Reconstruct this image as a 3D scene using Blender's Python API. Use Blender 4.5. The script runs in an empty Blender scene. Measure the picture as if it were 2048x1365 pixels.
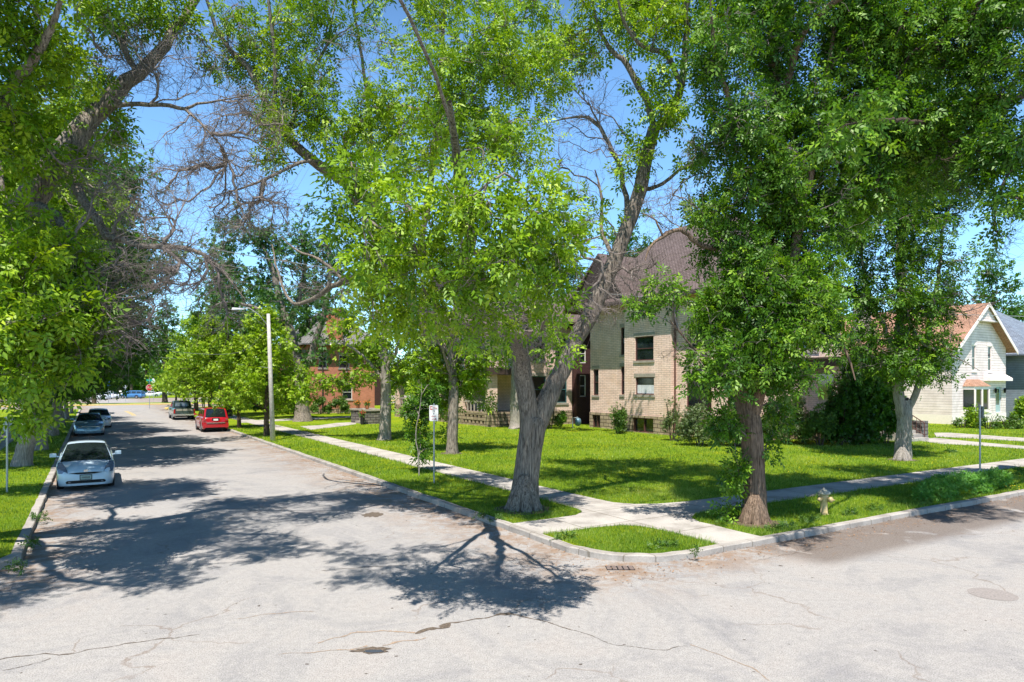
import bpy, math, random
import numpy as np
from mathutils import Vector, Matrix

random.seed(11)
rng = np.random.default_rng(11)
SC = bpy.context.scene
COL = SC.collection

# ------------------------------------------------------------------ camera
F = 1365.0        # focal length in pixels of a 2048 wide frame
HY = 765.0        # row of the horizon
H = 3.6           # eye height
cam_d = bpy.data.cameras.new('camera')
cam_d.sensor_width = 36.0
cam_d.lens = 36.0 * F / 2048.0
cam_d.shift_y = (HY - 682.5) / 2048.0
cam_d.clip_start = 0.1
cam_d.clip_end = 3000.0
cam = bpy.data.objects.new('camera', cam_d)
cam.location = (0, 0, H)
cam.rotation_euler = (math.radians(90), 0, 0)
COL.objects.link(cam)
SC.camera = cam

# ------------------------------------------------------------------ sky and sun
SUN_EL = math.radians(64)
SUN_AZ = math.atan2(-0.16, -0.987)       # clockwise from +Y
world = bpy.data.worlds.new("World")
SC.world = world
world.use_nodes = True
wn = world.node_tree.nodes
wl = world.node_tree.links
wn.clear()
wo = wn.new('ShaderNodeOutputWorld')
wb = wn.new('ShaderNodeBackground')
sky = wn.new('ShaderNodeTexSky')
sky.sky_type = 'NISHITA'
sky.sun_disc = False
sky.sun_elevation = SUN_EL
sky.sun_rotation = SUN_AZ
sky.altitude = 1000
sky.air_density = 1.0
sky.dust_density = 0.2
sky.ozone_density = 1.6
wb.inputs['Strength'].default_value = 0.115
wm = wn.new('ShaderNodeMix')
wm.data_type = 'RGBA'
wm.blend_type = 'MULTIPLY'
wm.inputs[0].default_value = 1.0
# paler towards the horizon; unseen sky overhead dimmed to deepen the shadows
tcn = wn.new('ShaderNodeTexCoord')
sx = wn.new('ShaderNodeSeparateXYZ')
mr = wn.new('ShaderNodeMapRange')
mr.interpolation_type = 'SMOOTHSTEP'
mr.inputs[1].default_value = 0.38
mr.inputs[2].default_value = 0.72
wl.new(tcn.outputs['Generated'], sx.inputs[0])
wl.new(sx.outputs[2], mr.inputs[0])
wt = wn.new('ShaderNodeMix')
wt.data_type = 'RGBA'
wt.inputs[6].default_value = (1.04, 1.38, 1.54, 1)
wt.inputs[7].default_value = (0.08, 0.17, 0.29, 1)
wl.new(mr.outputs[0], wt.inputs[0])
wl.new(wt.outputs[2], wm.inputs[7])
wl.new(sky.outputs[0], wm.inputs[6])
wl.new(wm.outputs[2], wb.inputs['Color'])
wl.new(wb.outputs[0], wo.inputs['Surface'])

TO_SUN = Vector((math.sin(SUN_AZ) * math.cos(SUN_EL), math.cos(SUN_AZ) * math.cos(SUN_EL), math.sin(SUN_EL)))
sd = bpy.data.lights.new('sun', 'SUN')
sd.energy = 5.0
sd.angle = math.radians(0.53)
sd.color = (1.0, 0.95, 0.87)
so = bpy.data.objects.new('sun', sd)
so.rotation_euler = TO_SUN.to_track_quat('Z', 'Y').to_euler()
so.location = (0, -20, 60)
COL.objects.link(so)

SC.view_settings.view_transform = 'Standard'
SC.view_settings.look = 'None'
SC.view_settings.exposure = 0.70
SC.view_settings.gamma = 1.0
SC.render.engine = 'CYCLES'
SC.cycles.max_bounces = 6
SC.cycles.diffuse_bounces = 2
SC.cycles.glossy_bounces = 3
SC.cycles.transmission_bounces = 4
SC.cycles.transparent_max_bounces = 4
SC.cycles.caustics_reflective = False
SC.cycles.caustics_refractive = False
SC.cycles.use_denoising = True

# ------------------------------------------------------------------ coordinates
D1 = np.array([-0.5241, 0.8516])   # along the street that runs away (u)
D2 = np.array([0.8516, 0.5241])    # along the crossing street (v)


def W(u, v, z=0.0):
    return (D1[0] * u + D2[0] * v, D1[1] * u + D2[1] * v, z)


def P(px, py, Y):
    return ((px - 1024) / F * Y, Y, H - (py - HY) / F * Y)


def G(px, py, z=0.12):
    Y = (H - z) * F / (py - HY)
    return ((px - 1024) / F * Y, Y, z)


def toUV(x, y):
    return (D1[0] * x + D1[1] * y, D2[0] * x + D2[1] * y)


# ------------------------------------------------------------------ materials
def newmat(name):
    m = bpy.data.materials.new(name)
    m.use_nodes = True
    nt = m.node_tree
    b = nt.nodes['Principled BSDF']
    return m, nt, b


def N(nt, t, **kw):
    n = nt.nodes.new(t)
    for k, v in kw.items():
        setattr(n, k, v)
    return n


def ramp(nt, stops, fac=None):
    r = nt.nodes.new('ShaderNodeValToRGB')
    e = r.color_ramp.elements
    while len(e) > 1:
        e.remove(e[-1])
    e[0].position = stops[0][0]
    e[0].color = (*stops[0][1], 1)
    for p, c in stops[1:]:
        q = e.new(p)
        q.color = (*c, 1)
    if fac is not None:
        nt.links.new(fac, r.inputs[0])
    return r


def mixc(nt, fac, a, b, mode='MIX'):
    m = nt.nodes.new('ShaderNodeMix')
    m.data_type = 'RGBA'
    m.blend_type = mode
    for s, i in ((fac, 0), (a, 6), (b, 7)):
        if hasattr(s, 'links'):
            nt.links.new(s, m.inputs[i])
        elif i == 0:
            m.inputs[0].default_value = s
        else:
            m.inputs[i].default_value = (*s, 1)
    return m.outputs[2]


def mth(nt, op, a, b=None, clamp=False):
    m = nt.nodes.new('ShaderNodeMath')
    m.operation = op
    m.use_clamp = clamp
    for i, s in enumerate((a, b)):
        if s is None:
            continue
        if hasattr(s, 'links'):
            nt.links.new(s, m.inputs[i])
        else:
            m.inputs[i].default_value = s
    return m.outputs[0]


def sstep(nt, val, lo, hi, a=0.0, b=1.0):
    m = nt.nodes.new('ShaderNodeMapRange')
    m.interpolation_type = 'SMOOTHSTEP'
    nt.links.new(val, m.inputs[0])
    m.inputs[1].default_value = lo
    m.inputs[2].default_value = hi
    m.inputs[3].default_value = a
    m.inputs[4].default_value = b
    return m.outputs[0]


def noise(nt, scale, detail=4, rough=0.55, vec=None, dist=0.0):
    n = nt.nodes.new('ShaderNodeTexNoise')
    n.inputs['Scale'].default_value = scale
    n.inputs['Detail'].default_value = detail
    n.inputs['Roughness'].default_value = rough
    n.inputs['Distortion'].default_value = dist
    if vec is not None:
        nt.links.new(vec, n.inputs['Vector'])
    return n.outputs[0]


def bump(nt, b, hgt, strength=0.4, dist=0.02):
    n = nt.nodes.new('ShaderNodeBump')
    n.inputs['Strength'].default_value = strength
    n.inputs['Distance'].default_value = dist
    nt.links.new(hgt, n.inputs['Height'])
    nt.links.new(n.outputs[0], b.inputs['Normal'])


def objvec(nt):
    g = nt.nodes.new('ShaderNodeNewGeometry')
    return g.outputs['Position']


def simple(name, col, rough=0.6, metal=0.0, var=0.12, scale=6.0, bmp=0.0, coat=0.0, spec=0.5):
    m, nt, b = newmat(name)
    v = objvec(nt)
    n = noise(nt, scale, 5, 0.6, v)
    lo = tuple(c * (1 - var) for c in col)
    hi = tuple(min(1, c * (1 + var)) for c in col)
    r = ramp(nt, [(0.3, lo), (0.7, hi)], n)
    nt.links.new(r.outputs[0], b.inputs['Base Color'])
    b.inputs['Roughness'].default_value = rough
    b.inputs['Metallic'].default_value = metal
    b.inputs['Coat Weight'].default_value = coat
    b.inputs['Coat Roughness'].default_value = 0.05
    b.inputs['Specular IOR Level'].default_value = spec
    if bmp > 0:
        bump(nt, b, n, bmp)
    return m


M = {}
M['white'] = simple('white_paint', (0.78, 0.77, 0.73), 0.5)
M['black'] = simple('black_rubber', (0.02, 0.02, 0.022), 0.7)
M['dark'] = simple('dark_void', (0.012, 0.012, 0.012), 0.9)
M['chrome'] = simple('chrome', (0.7, 0.7, 0.7), 0.2, 1.0)
M['rim'] = simple('rim_alloy', (0.55, 0.56, 0.58), 0.3, 0.8)
M['galv'] = simple('galvanised_steel', (0.42, 0.44, 0.46), 0.45, 0.6)
M['rust'] = simple('rusty_brown_paint', (0.10, 0.04, 0.03), 0.7)
M['brownpaint'] = simple('maroon_paint', (0.09, 0.035, 0.03), 0.6)
M['darkwood'] = simple('dark_brown_wood', (0.055, 0.035, 0.03), 0.7)
M['stonetrim'] = simple('stone_trim', (0.34, 0.30, 0.25), 0.85, var=0.2, scale=4, bmp=0.3)
M['glass'] = simple('window_glass', (0.012, 0.018, 0.02), 0.06, 0, 0.5, 1.5, spec=0.9)
M['carglass'] = simple('car_glass', (0.012, 0.018, 0.02), 0.04, 0, 0.3, 2, spec=0.8)
M['lampglass'] = simple('lamp_lens', (0.16, 0.19, 0.22), 0.12, 0.3, 0.35, 14, coat=1.0)
M['redlens'] = simple('red_lens', (0.45, 0.012, 0.012), 0.15, 0, 0.25, 9, coat=1.0)
M['amber'] = simple('amber_lens', (0.6, 0.18, 0.02), 0.2, 0, 0.1)
M['terracotta'] = simple('terracotta', (0.45, 0.17, 0.08), 0.85)
M['tarp'] = simple('pale_plastic', (0.6, 0.62, 0.65), 0.4, 0, 0.15, 4, 0.5)
M['bluepail'] = simple('blue_grey_metal', (0.12, 0.22, 0.28), 0.4, 0.2)


def paint(name, col, rough=0.28, metal=0.0):
    m, nt, b = newmat(name)
    n = noise(nt, 1.3, 3, 0.5, objvec(nt))
    r = ramp(nt, [(0.3, tuple(c * 0.93 for c in col)), (0.7, col)], n)
    nt.links.new(r.outputs[0], b.inputs['Base Color'])
    b.inputs['Roughness'].default_value = rough
    b.inputs['Metallic'].default_value = metal
    b.inputs['Coat Weight'].default_value = 0.8
    b.inputs['Coat Roughness'].default_value = 0.04
    return m


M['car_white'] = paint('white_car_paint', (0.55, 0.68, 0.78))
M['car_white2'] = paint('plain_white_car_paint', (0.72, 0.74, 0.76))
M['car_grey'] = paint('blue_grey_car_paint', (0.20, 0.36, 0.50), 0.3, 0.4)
M['car_red'] = paint('red_car_paint', (0.42, 0.006, 0.014))
M['car_blue'] = paint('blue_car_paint', (0.07, 0.22, 0.46), 0.3, 0.2)
M['car_green'] = paint('dark_green_truck_paint', (0.045, 0.075, 0.07))
M['car_tan'] = paint('tan_grey_truck_paint', (0.35, 0.34, 0.28))
M['car_silver'] = paint('silver_car_paint', (0.45, 0.47, 0.5), 0.3, 0.5)


def uvout(nt):
    return nt.nodes.new('ShaderNodeUVMap').outputs[0]


def sepuv(nt, vec):
    s = nt.nodes.new('ShaderNodeSeparateXYZ')
    nt.links.new(vec, s.inputs[0])
    return s.outputs[0], s.outputs[1]


def brickmat(name, c1, c2, mortar, bw=0.3, bh=0.075, ms=0.009, rough=0.85, stain=None, bstr=0.5, offset=0.5):
    m, nt, b = newmat(name)
    uv = uvout(nt)
    t = N(nt, 'ShaderNodeTexBrick')
    t.offset = offset
    nt.links.new(uv, t.inputs['Vector'])
    t.inputs['Color1'].default_value = (*c1, 1)
    t.inputs['Color2'].default_value = (*c2, 1)
    t.inputs['Mortar'].default_value = (*mortar, 1)
    t.inputs['Scale'].default_value = 1.0
    t.inputs['Brick Width'].default_value = bw
    t.inputs['Row Height'].default_value = bh
    t.inputs['Mortar Size'].default_value = ms
    t.inputs['Bias'].default_value = -0.1
    n = noise(nt, 1.6, 6, 0.65, objvec(nt))
    col = mixc(nt, 1.0, t.outputs[0], ramp(nt, [(0.3, (0.74, 0.72, 0.70)), (0.7, (1.0, 1.0, 1.0))], n).outputs[0], 'MULTIPLY')
    if stain is not None:
        n2 = noise(nt, 0.7, 5, 0.7, objvec(nt))
        col = mixc(nt, sstep(nt, n2, 0.5, 0.72, 0, 0.45), col, stain)
    nt.links.new(col, b.inputs['Base Color'])
    b.inputs['Roughness'].default_value = rough
    inv = mth(nt, 'SUBTRACT', 1.0, t.outputs[1])
    bump(nt, b, inv, bstr, 0.012)
    return m


M['beigebrick'] = brickmat('beige_brick', (0.95, 0.71, 0.61), (0.90, 0.64, 0.53), (0.56, 0.41, 0.33), 0.50, 0.125, 0.018, stain=(0.74, 0.48, 0.31))
M['redbrick'] = brickmat('red_brick', (0.72, 0.22, 0.12), (0.60, 0.17, 0.09), (0.45, 0.28, 0.2), 0.24, 0.08, 0.012)
M['orangebrick'] = brickmat('orange_brick', (0.80, 0.24, 0.10), (0.68, 0.19, 0.08), (0.35, 0.2, 0.15), 0.24, 0.08, 0.012)
M['darkredbrick'] = brickmat('dark_red_shingle', (0.085, 0.03, 0.028), (0.06, 0.022, 0.022), (0.02, 0.01, 0.01), 0.3, 0.11, 0.014)
M['stone'] = brickmat('rough_sandstone', (0.48, 0.37, 0.26), (0.34, 0.26, 0.18), (0.12, 0.09, 0.06), 0.62, 0.27, 0.03, bstr=1.0)
M['greystone'] = brickmat('grey_stone', (0.22, 0.20, 0.18), (0.15, 0.14, 0.13), (0.06, 0.05, 0.05), 0.5, 0.22, 0.03, bstr=1.0)
M['roofbrown'] = brickmat('brown_shingle_roof', (0.20, 0.15, 0.145), (0.145, 0.105, 0.10), (0.05, 0.035, 0.03), 0.26, 0.16, 0.022, 0.9)
M['roofgrey'] = brickmat('grey_shingle_roof', (0.30, 0.29, 0.28), (0.22, 0.215, 0.21), (0.05, 0.05, 0.05), 0.26, 0.16, 0.02, 0.9)
M['rooforange'] = brickmat('orange_shingle_roof', (0.50, 0.29, 0.20), (0.38, 0.21, 0.14), (0.20, 0.10, 0.06), 0.35, 0.16, 0.018, 0.9)
M['roofblue'] = brickmat('blue_grey_shingle_roof', (0.25, 0.30, 0.38), (0.18, 0.22, 0.29), (0.09, 0.11, 0.14), 0.35, 0.16, 0.018, 0.9)
M['siding'] = brickmat('cream_lap_siding', (0.95, 0.82, 0.82), (0.93, 0.80, 0.80), (0.34, 0.29, 0.25), 40.0, 0.22, 0.012, 0.6, bstr=0.8)
M['sidingblue'] = brickmat('blue_lap_siding', (0.26, 0.31, 0.37), (0.24, 0.29, 0.35), (0.07, 0.1, 0.14), 40.0, 0.16, 0.012, 0.6, bstr=0.8)
M['creamtrim'] = simple('cream_trim', (0.90, 0.80, 0.76), 0.55, var=0.05)


def bark(name, c_lo, c_hi, scale=1.0):
    m, nt, b = newmat(name)
    v = objvec(nt)
    mp = N(nt, 'ShaderNodeMapping')
    mp.inputs['Scale'].default_value = (30 * scale, 30 * scale, 2.6 * scale)
    nt.links.new(v, mp.inputs[0])
    n1 = noise(nt, 1.0, 5, 0.62, mp.outputs[0], 0.6)
    n2 = noise(nt, 2.2, 4, 0.6, v)
    c = ramp(nt, [(0.36, c_lo), (0.5, tuple((a + b2) / 2 for a, b2 in zip(c_lo, c_hi))), (0.68, c_hi)], n1).outputs[0]
    c = mixc(nt, 1.0, c, ramp(nt, [(0.3, (0.75, 0.74, 0.74)), (0.7, (1.1, 1.05, 1.0))], n2).outputs[0], 'MULTIPLY')
    nt.links.new(c, b.inputs['Base Color'])
    b.inputs['Roughness'].default_value = 0.95
    b.inputs['Specular IOR Level'].default_value = 0.15
    bump(nt, b, n1, 1.0, 0.05)
    return m


M['bark'] = bark('ash_bark', (0.085, 0.072, 0.062), (0.42, 0.37, 0.32))
M['barkpale'] = bark('pale_bark', (0.19, 0.17, 0.155), (0.50, 0.46, 0.42), 1.3)
M['barkdark'] = bark('dark_bark', (0.045, 0.036, 0.03), (0.17, 0.13, 0.10), 1.2)
M['twig'] = simple('dead_twig', (0.20, 0.165, 0.15), 0.9, var=0.35, scale=9)


def leafmat(name, dark, mid, light, trans=0.25, gloss=0.5):
    m, nt, b = newmat(name)
    a = N(nt, 'ShaderNodeAttribute')
    a.attribute_name = 'tint'
    r = ramp(nt, [(0.0, dark), (0.5, mid), (1.0, light)], a.outputs['Fac'])
    nt.links.new(r.outputs[0], b.inputs['Base Color'])
    b.inputs['Roughness'].default_value = gloss
    b.inputs['Specular IOR Level'].default_value = 0.45
    tr = N(nt, 'ShaderNodeBsdfTranslucent')
    tc = mixc(nt, 1.0, r.outputs[0], (1.4, 1.5, 0.4), 'MULTIPLY')
    nt.links.new(tc, tr.inputs[0])
    mx = N(nt, 'ShaderNodeMixShader')
    mx.inputs[0].default_value = trans
    nt.links.new(b.outputs[0], mx.inputs[1])
    nt.links.new(tr.outputs[0], mx.inputs[2])
    out = [n for n in nt.nodes if n.type == 'OUTPUT_MATERIAL'][0]
    nt.links.new(mx.outputs[0], out.inputs[0])
    return m


M['leaf_lime'] = leafmat('bright_ash_leaf', (0.055, 0.14, 0.004), (0.20, 0.34, 0.006), (0.46, 0.58, 0.03))
M['leaf_mid'] = leafmat('ash_leaf', (0.02, 0.075, 0.006), (0.09, 0.21, 0.008), (0.30, 0.46, 0.03))
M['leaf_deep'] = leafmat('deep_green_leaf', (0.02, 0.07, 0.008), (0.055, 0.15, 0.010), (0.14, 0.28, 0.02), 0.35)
M['leaf_elm'] = leafmat('elm_leaf', (0.03, 0.09, 0.025), (0.065, 0.165, 0.035), (0.14, 0.27, 0.06), 0.35)
M['leaf_maple'] = leafmat('young_maple_leaf', (0.08, 0.19, 0.006), (0.25, 0.40, 0.010), (0.50, 0.62, 0.05))
M['leaf_shrub'] = leafmat('shrub_leaf', (0.03, 0.08, 0.012), (0.08, 0.17, 0.02), (0.20, 0.30, 0.06))
M['leaf_grey'] = leafmat('grey_green_leaf', (0.07, 0.11, 0.04), (0.14, 0.20, 0.07), (0.26, 0.32, 0.15))
M['weed'] = leafmat('verge_weed', (0.07, 0.20, 0.03), (0.15, 0.36, 0.05), (0.28, 0.50, 0.10))
M['blade'] = leafmat('grass_blade', (0.065, 0.14, 0.010), (0.20, 0.33, 0.022), (0.46, 0.50, 0.13), 0.35, 0.5)
M['flower_red'] = simple('red_flower', (0.6, 0.03, 0.05), 0.7)
M['flower_orange'] = simple('orange_flower', (0.7, 0.2, 0.02), 0.7)
M['flower_yellow'] = simple('yellow_flower', (0.8, 0.6, 0.02), 0.7)
M['yellowkerb'] = simple('yellow_kerb_paint', (0.62, 0.43, 0.10), 0.7, var=0.15)
# ------------------------------------------------------------------ mesh helpers
def tag(o, label=None, cat=None, group=None, kind=None):
    if label:
        o['label'] = label
    if cat:
        o['category'] = cat
    if group:
        o['group'] = group
    if kind:
        o['kind'] = kind
    return o


def thing(name, loc, label, cat, group=None, rz=0.0):
    o = bpy.data.objects.new(name, None)
    o.location = loc
    o.rotation_euler = (0, 0, rz)
    o.empty_display_size = 0.3
    COL.objects.link(o)
    tag(o, label, cat, group)
    return o


class MB:
    """collects faces, links them as one mesh object"""
    def __init__(s):
        s.v = []
        s.f = []

    def add(s, verts, faces):
        k = len(s.v)
        s.v += [tuple(p) for p in verts]
        s.f += [tuple(i + k for i in f) for f in faces]

    def poly(s, pts):
        s.add(pts, [tuple(range(len(pts)))])

    def hexa(s, b, t):
        """bottom quad (ccw from above) and top quad"""
        s.add(list(b) + list(t), [(3, 2, 1, 0), (4, 5, 6, 7), (0, 1, 5, 4), (1, 2, 6, 5), (2, 3, 7, 6), (3, 0, 4, 7)])

    def box(s, x0, x1, y0, y1, z0, z1, T=None):
        b = [(x0, y0, z0), (x1, y0, z0), (x1, y1, z0), (x0, y1, z0)]
        t = [(x0, y0, z1), (x1, y0, z1), (x1, y1, z1), (x0, y1, z1)]
        if T:
            b = [T(*p) for p in b]
            t = [T(*p) for p in t]
        s.hexa(b, t)

    def ubox(s, u0, u1, v0, v1, z0, z1):
        # street aligned box; W flips handedness, order chosen so normals face out
        b = [W(u0, v0, z0), W(u0, v1, z0), W(u1, v1, z0), W(u1, v0, z0)]
        t = [W(u0, v0, z1), W(u0, v1, z1), W(u1, v1, z1), W(u1, v0, z1)]
        s.hexa(b, t)

    def prism(s, pts, z0, z1):
        """pts ccw in xy"""
        a = sum(pts[i][0] * pts[(i + 1) % len(pts)][1] - pts[(i + 1) % len(pts)][0] * pts[i][1] for i in range(len(pts)))
        if a < 0:
            pts = pts[::-1]
        n = len(pts)
        s.add([(p[0], p[1], z0) for p in pts] + [(p[0], p[1], z1) for p in pts],
              [tuple(range(n, 2 * n)), tuple(range(n - 1, -1, -1))] + [(i, (i + 1) % n, n + (i + 1) % n, n + i) for i in range(n)])

    def tube(s, pts, rad, sides=8, cap=True):
        pts = [Vector(p) for p in pts]
        if not hasattr(rad, '__len__'):
            rad = [rad] * len(pts)
        k = len(s.v)
        ref = None
        for i, p in enumerate(pts):
            t = (pts[min(i + 1, len(pts) - 1)] - pts[max(i - 1, 0)]).normalized()
            if ref is None:
                ref = Vector((1, 0, 0)) if abs(t.x) < 0.8 else Vector((0, 1, 0))
            a = (ref - t * ref.dot(t)).normalized()
            ref = a
            b = t.cross(a)
            for j in range(sides):
                an = 2 * math.pi * j / sides
                s.v.append(tuple(p + (a * math.cos(an) + b * math.sin(an)) * rad[i]))
        for i in range(len(pts) - 1):
            for j in range(sides):
                j2 = (j + 1) % sides
                s.f.append((k + i * sides + j, k + i * sides + j2, k + (i + 1) * sides + j2, k + (i + 1) * sides + j))
        if cap:
            s.f.append(tuple(k + j for j in range(sides - 1, -1, -1)))
            s.f.append(tuple(k + (len(pts) - 1) * sides + j for j in range(sides)))

    def lathe(s, c, prof, sides=20, axis=None):
        """prof: (r, h) pairs around axis through c"""
        ax = Vector(axis or (0, 0, 1)).normalized()
        ref = Vector((1, 0, 0)) if abs(ax.x) < 0.8 else Vector((0, 1, 0))
        a = (ref - ax * ref.dot(ax)).normalized()
        b = ax.cross(a)
        c = Vector(c)
        k = len(s.v)
        for r, h in prof:
            for j in range(sides):
                an = 2 * math.pi * j / sides
                s.v.append(tuple(c + ax * h + (a * math.cos(an) + b * math.sin(an)) * r))
        for i in range(len(prof) - 1):
            for j in range(sides):
                j2 = (j + 1) % sides
                s.f.append((k + i * sides + j, k + i * sides + j2, k + (i + 1) * sides + j2, k + (i + 1) * sides + j))
        s.f.append(tuple(k + j for j in range(sides - 1, -1, -1)))
        s.f.append(tuple(k + (len(prof) - 1) * sides + j for j in range(sides)))

    def blob(s, c, r, n=2, jit=0.15, flat=1.0):
        c = Vector(c)
        k = len(s.v)
        nu, nv = 8 + 2 * n, 5 + n
        for i in range(nv + 1):
            th = math.pi * i / nv
            for j in range(nu):
                ph = 2 * math.pi * j / nu
                q = 1 + random.uniform(-jit, jit)
                s.v.append((c.x + r[0] * q * math.sin(th) * math.cos(ph), c.y + r[1] * q * math.sin(th) * math.sin(ph), c.z + r[2] * q * math.cos(th)))
        for i in range(nv):
            for j in range(nu):
                j2 = (j + 1) % nu
                s.f.append((k + i * nu + j, k + (i + 1) * nu + j, k + (i + 1) * nu + j2, k + i * nu + j2))

    def build(s, name, mat, parent=None, smooth=False, origin=None, uvmode='wall', bevel=0.0):
        me = bpy.data.meshes.new(name)
        if parent is not None:
            o0 = parent
            org = Vector((0, 0, 0))
            chain = []
            while o0 is not None:
                chain.append(o0)
                o0 = o0.parent
            mw = Matrix.Identity(4)
            for c in reversed(chain):
                mw = mw @ Matrix.LocRotScale(c.location, c.rotation_euler, c.scale)
            inv = mw.inverted()
            vs = [tuple(inv @ Vector(p)) for p in s.v] if not getattr(s, 'local', False) else s.v
        elif origin is not None:
            vs = [(p[0] - origin[0], p[1] - origin[1], p[2] - origin[2]) for p in s.v]
        else:
            vs = s.v
        me.from_pydata(vs, [], s.f)
        uvl = me.uv_layers.new(name='UVMap')
        V = s.v
        data = np.zeros((len(me.loops), 2), dtype=np.float32)
        for p in me.polygons:
            if uvmode == 'ground':
                for li in p.loop_indices:
                    q = V[me.loops[li].vertex_index]
                    data[li] = toUV(q[0], q[1])
            else:
                idx = [me.loops[li].vertex_index for li in p.loop_indices]
                a, b_, c = Vector(V[idx[0]]), Vector(V[idx[1]]), Vector(V[idx[-1]])
                n = (b_ - a).cross(c - a)
                if n.length < 1e-9:
                    continue
                n.normalize()
                if abs(n.z) > 0.995:
                    t = Vector((1, 0, 0))
                else:
                    t = Vector((-n.y, n.x, 0)).normalized()
                bb = n.cross(t)
                for li, vi in zip(p.loop_indices, idx):
                    q = Vector(V[vi])
                    data[li] = (q.dot(t), q.dot(bb))
        uvl.data.foreach_set('uv', data.ravel())
        if smooth:
            for p in me.polygons:
                p.use_smooth = True
        me.materials.append(mat)
        o = bpy.data.objects.new(name, me)
        if origin is not None and parent is None:
            o.location = origin
        o.parent = parent
        COL.objects.link(o)
        if bevel > 0:
            bv = o.modifiers.new('bevel', 'BEVEL')
            bv.width = bevel
            bv.segments = 2
            bv.limit_method = 'ANGLE'
        return o


def fastmesh(name, verts, nper, mat, parent=None, tint=None, origin=(0, 0, 0), smooth=False):
    """verts: (K, nper, 3) array of polygons with nper corners"""
    K = verts.shape[0]
    me = bpy.data.meshes.new(name)
    V = (verts.reshape(-1, 3) - np.array(origin)).astype(np.float32)
    me.vertices.add(K * nper)
    me.vertices.foreach_set('co', V.ravel())
    me.loops.add(K * nper)
    me.loops.foreach_set('vertex_index', np.arange(K * nper, dtype=np.int32))
    me.polygons.add(K)
    me.polygons.foreach_set('loop_start', np.arange(0, K * nper, nper, dtype=np.int32))
    me.polygons.foreach_set('loop_total', np.full(K, nper, dtype=np.int32))
    if tint is not None:
        a = me.attributes.new('tint', 'FLOAT', 'FACE')
        a.data.foreach_set('value', tint.astype(np.float32))
    me.update(calc_edges=True)
    me.materials.append(mat)
    o = bpy.data.objects.new(name, me)
    o.parent = parent
    COL.objects.link(o)
    return o


def tubemesh(name, paths, mat, parent, origin):
    """paths: list of (points Nx3, radii N, sides)"""
    Vs, Fs, k = [], [], 0
    for pts, rad, sides in paths:
        n = len(pts)
        t = np.empty_like(pts)
        t[1:-1] = pts[2:] - pts[:-2]
        t[0] = pts[1] - pts[0]
        t[-1] = pts[-1] - pts[-2]
        t /= np.linalg.norm(t, axis=1)[:, None] + 1e-9
        m = t.mean(0)
        ref = np.array([1.0, 0, 0]) if abs(m[0]) < 0.6 else (np.array([0, 1.0, 0]) if abs(m[1]) < 0.7 else np.array([0, 0, 1.0]))
        a = np.cross(t, ref)
        a /= np.linalg.norm(a, axis=1)[:, None] + 1e-9
        b = np.cross(t, a)
        an = np.arange(sides) * 2 * math.pi / sides
        if sides >= 12:
            ridge = 1 + 0.05 * np.sin(an * 5 + 0.7)[None] + 0.035 * np.sin(an * 9 + pts[:, 2:3] * 1.3) + 0.03 * np.sin(an * 3 + pts[:, 2:3] * 2.1)
        else:
            ridge = np.ones((1, sides))
        rr = rad[:, None] * ridge
        V = pts[:, None] + (a[:, None] * np.cos(an)[None, :, None] + b[:, None] * np.sin(an)[None, :, None]) * rr[..., None]
        Vs.append(V.reshape(-1, 3))
        i = np.arange(n - 1)[:, None]
        j = np.arange(sides)[None]
        j2 = (j + 1) % sides
        Fs.append(np.stack([k + i * sides + j, k + (i + 1) * sides + j, k + (i + 1) * sides + j2, k + i * sides + j2], -1).reshape(-1, 4))
        k += n * sides
    V = (np.concatenate(Vs) - np.array(origin)).astype(np.float32)
    Fq = np.concatenate(Fs).astype(np.int32)
    me = bpy.data.meshes.new(name)
    me.vertices.add(len(V))
    me.vertices.foreach_set('co', V.ravel())
    me.loops.add(len(Fq) * 4)
    me.loops.foreach_set('vertex_index', Fq.ravel())
    me.polygons.add(len(Fq))
    me.polygons.foreach_set('loop_start', np.arange(0, len(Fq) * 4, 4, dtype=np.int32))
    me.polygons.foreach_set('loop_total', np.full(len(Fq), 4, dtype=np.int32))
    me.polygons.foreach_set('use_smooth', np.ones(len(Fq), dtype=bool))
    me.update(calc_edges=True)
    me.materials.append(mat)
    o = bpy.data.objects.new(name, me)
    o.parent = parent
    COL.objects.link(o)
    return o


def textmesh(name, s, size, mat, parent, loc, rot, extr=0.002, shear=0.0, squash=1.0):
    c = bpy.data.curves.new(name, 'FONT')
    c.body = s
    c.size = size
    c.align_x = 'CENTER'
    c.align_y = 'CENTER'
    c.extrude = extr
    c.shear = shear
    o = bpy.data.objects.new(name, c)
    COL.objects.link(o)
    bpy.context.view_layer.update()
    me = bpy.data.meshes.new_from_object(o)
    bpy.data.objects.remove(o)
    me.materials.clear()
    me.materials.append(mat)
    o = bpy.data.objects.new(name, me)
    o.location = loc
    o.rotation_euler = rot
    o.scale = (squash, 1, 1)
    o.parent = parent
    COL.objects.link(o)
    return o


# ------------------------------------------------------------------ tree builder
def unit(a):
    return a / (np.linalg.norm(a, axis=-1, keepdims=True) + 1e-9)


def wobble(p, s, k=1.0):
    """cheap smooth 3d noise in -1..1"""
    x, y, z = p[..., 0] * k, p[..., 1] * k, p[..., 2] * k
    return (np.sin(x * 1.7 + s) * np.cos(y * 1.3 - 2 * s) + np.sin(y * 2.3 + z * 1.1 + s * 3) * np.cos(z * 1.9 - x * .7 + s) + np.sin(x * 3.1 - z * 2.7 + s * 5) * 0.5) / 2.2


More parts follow.
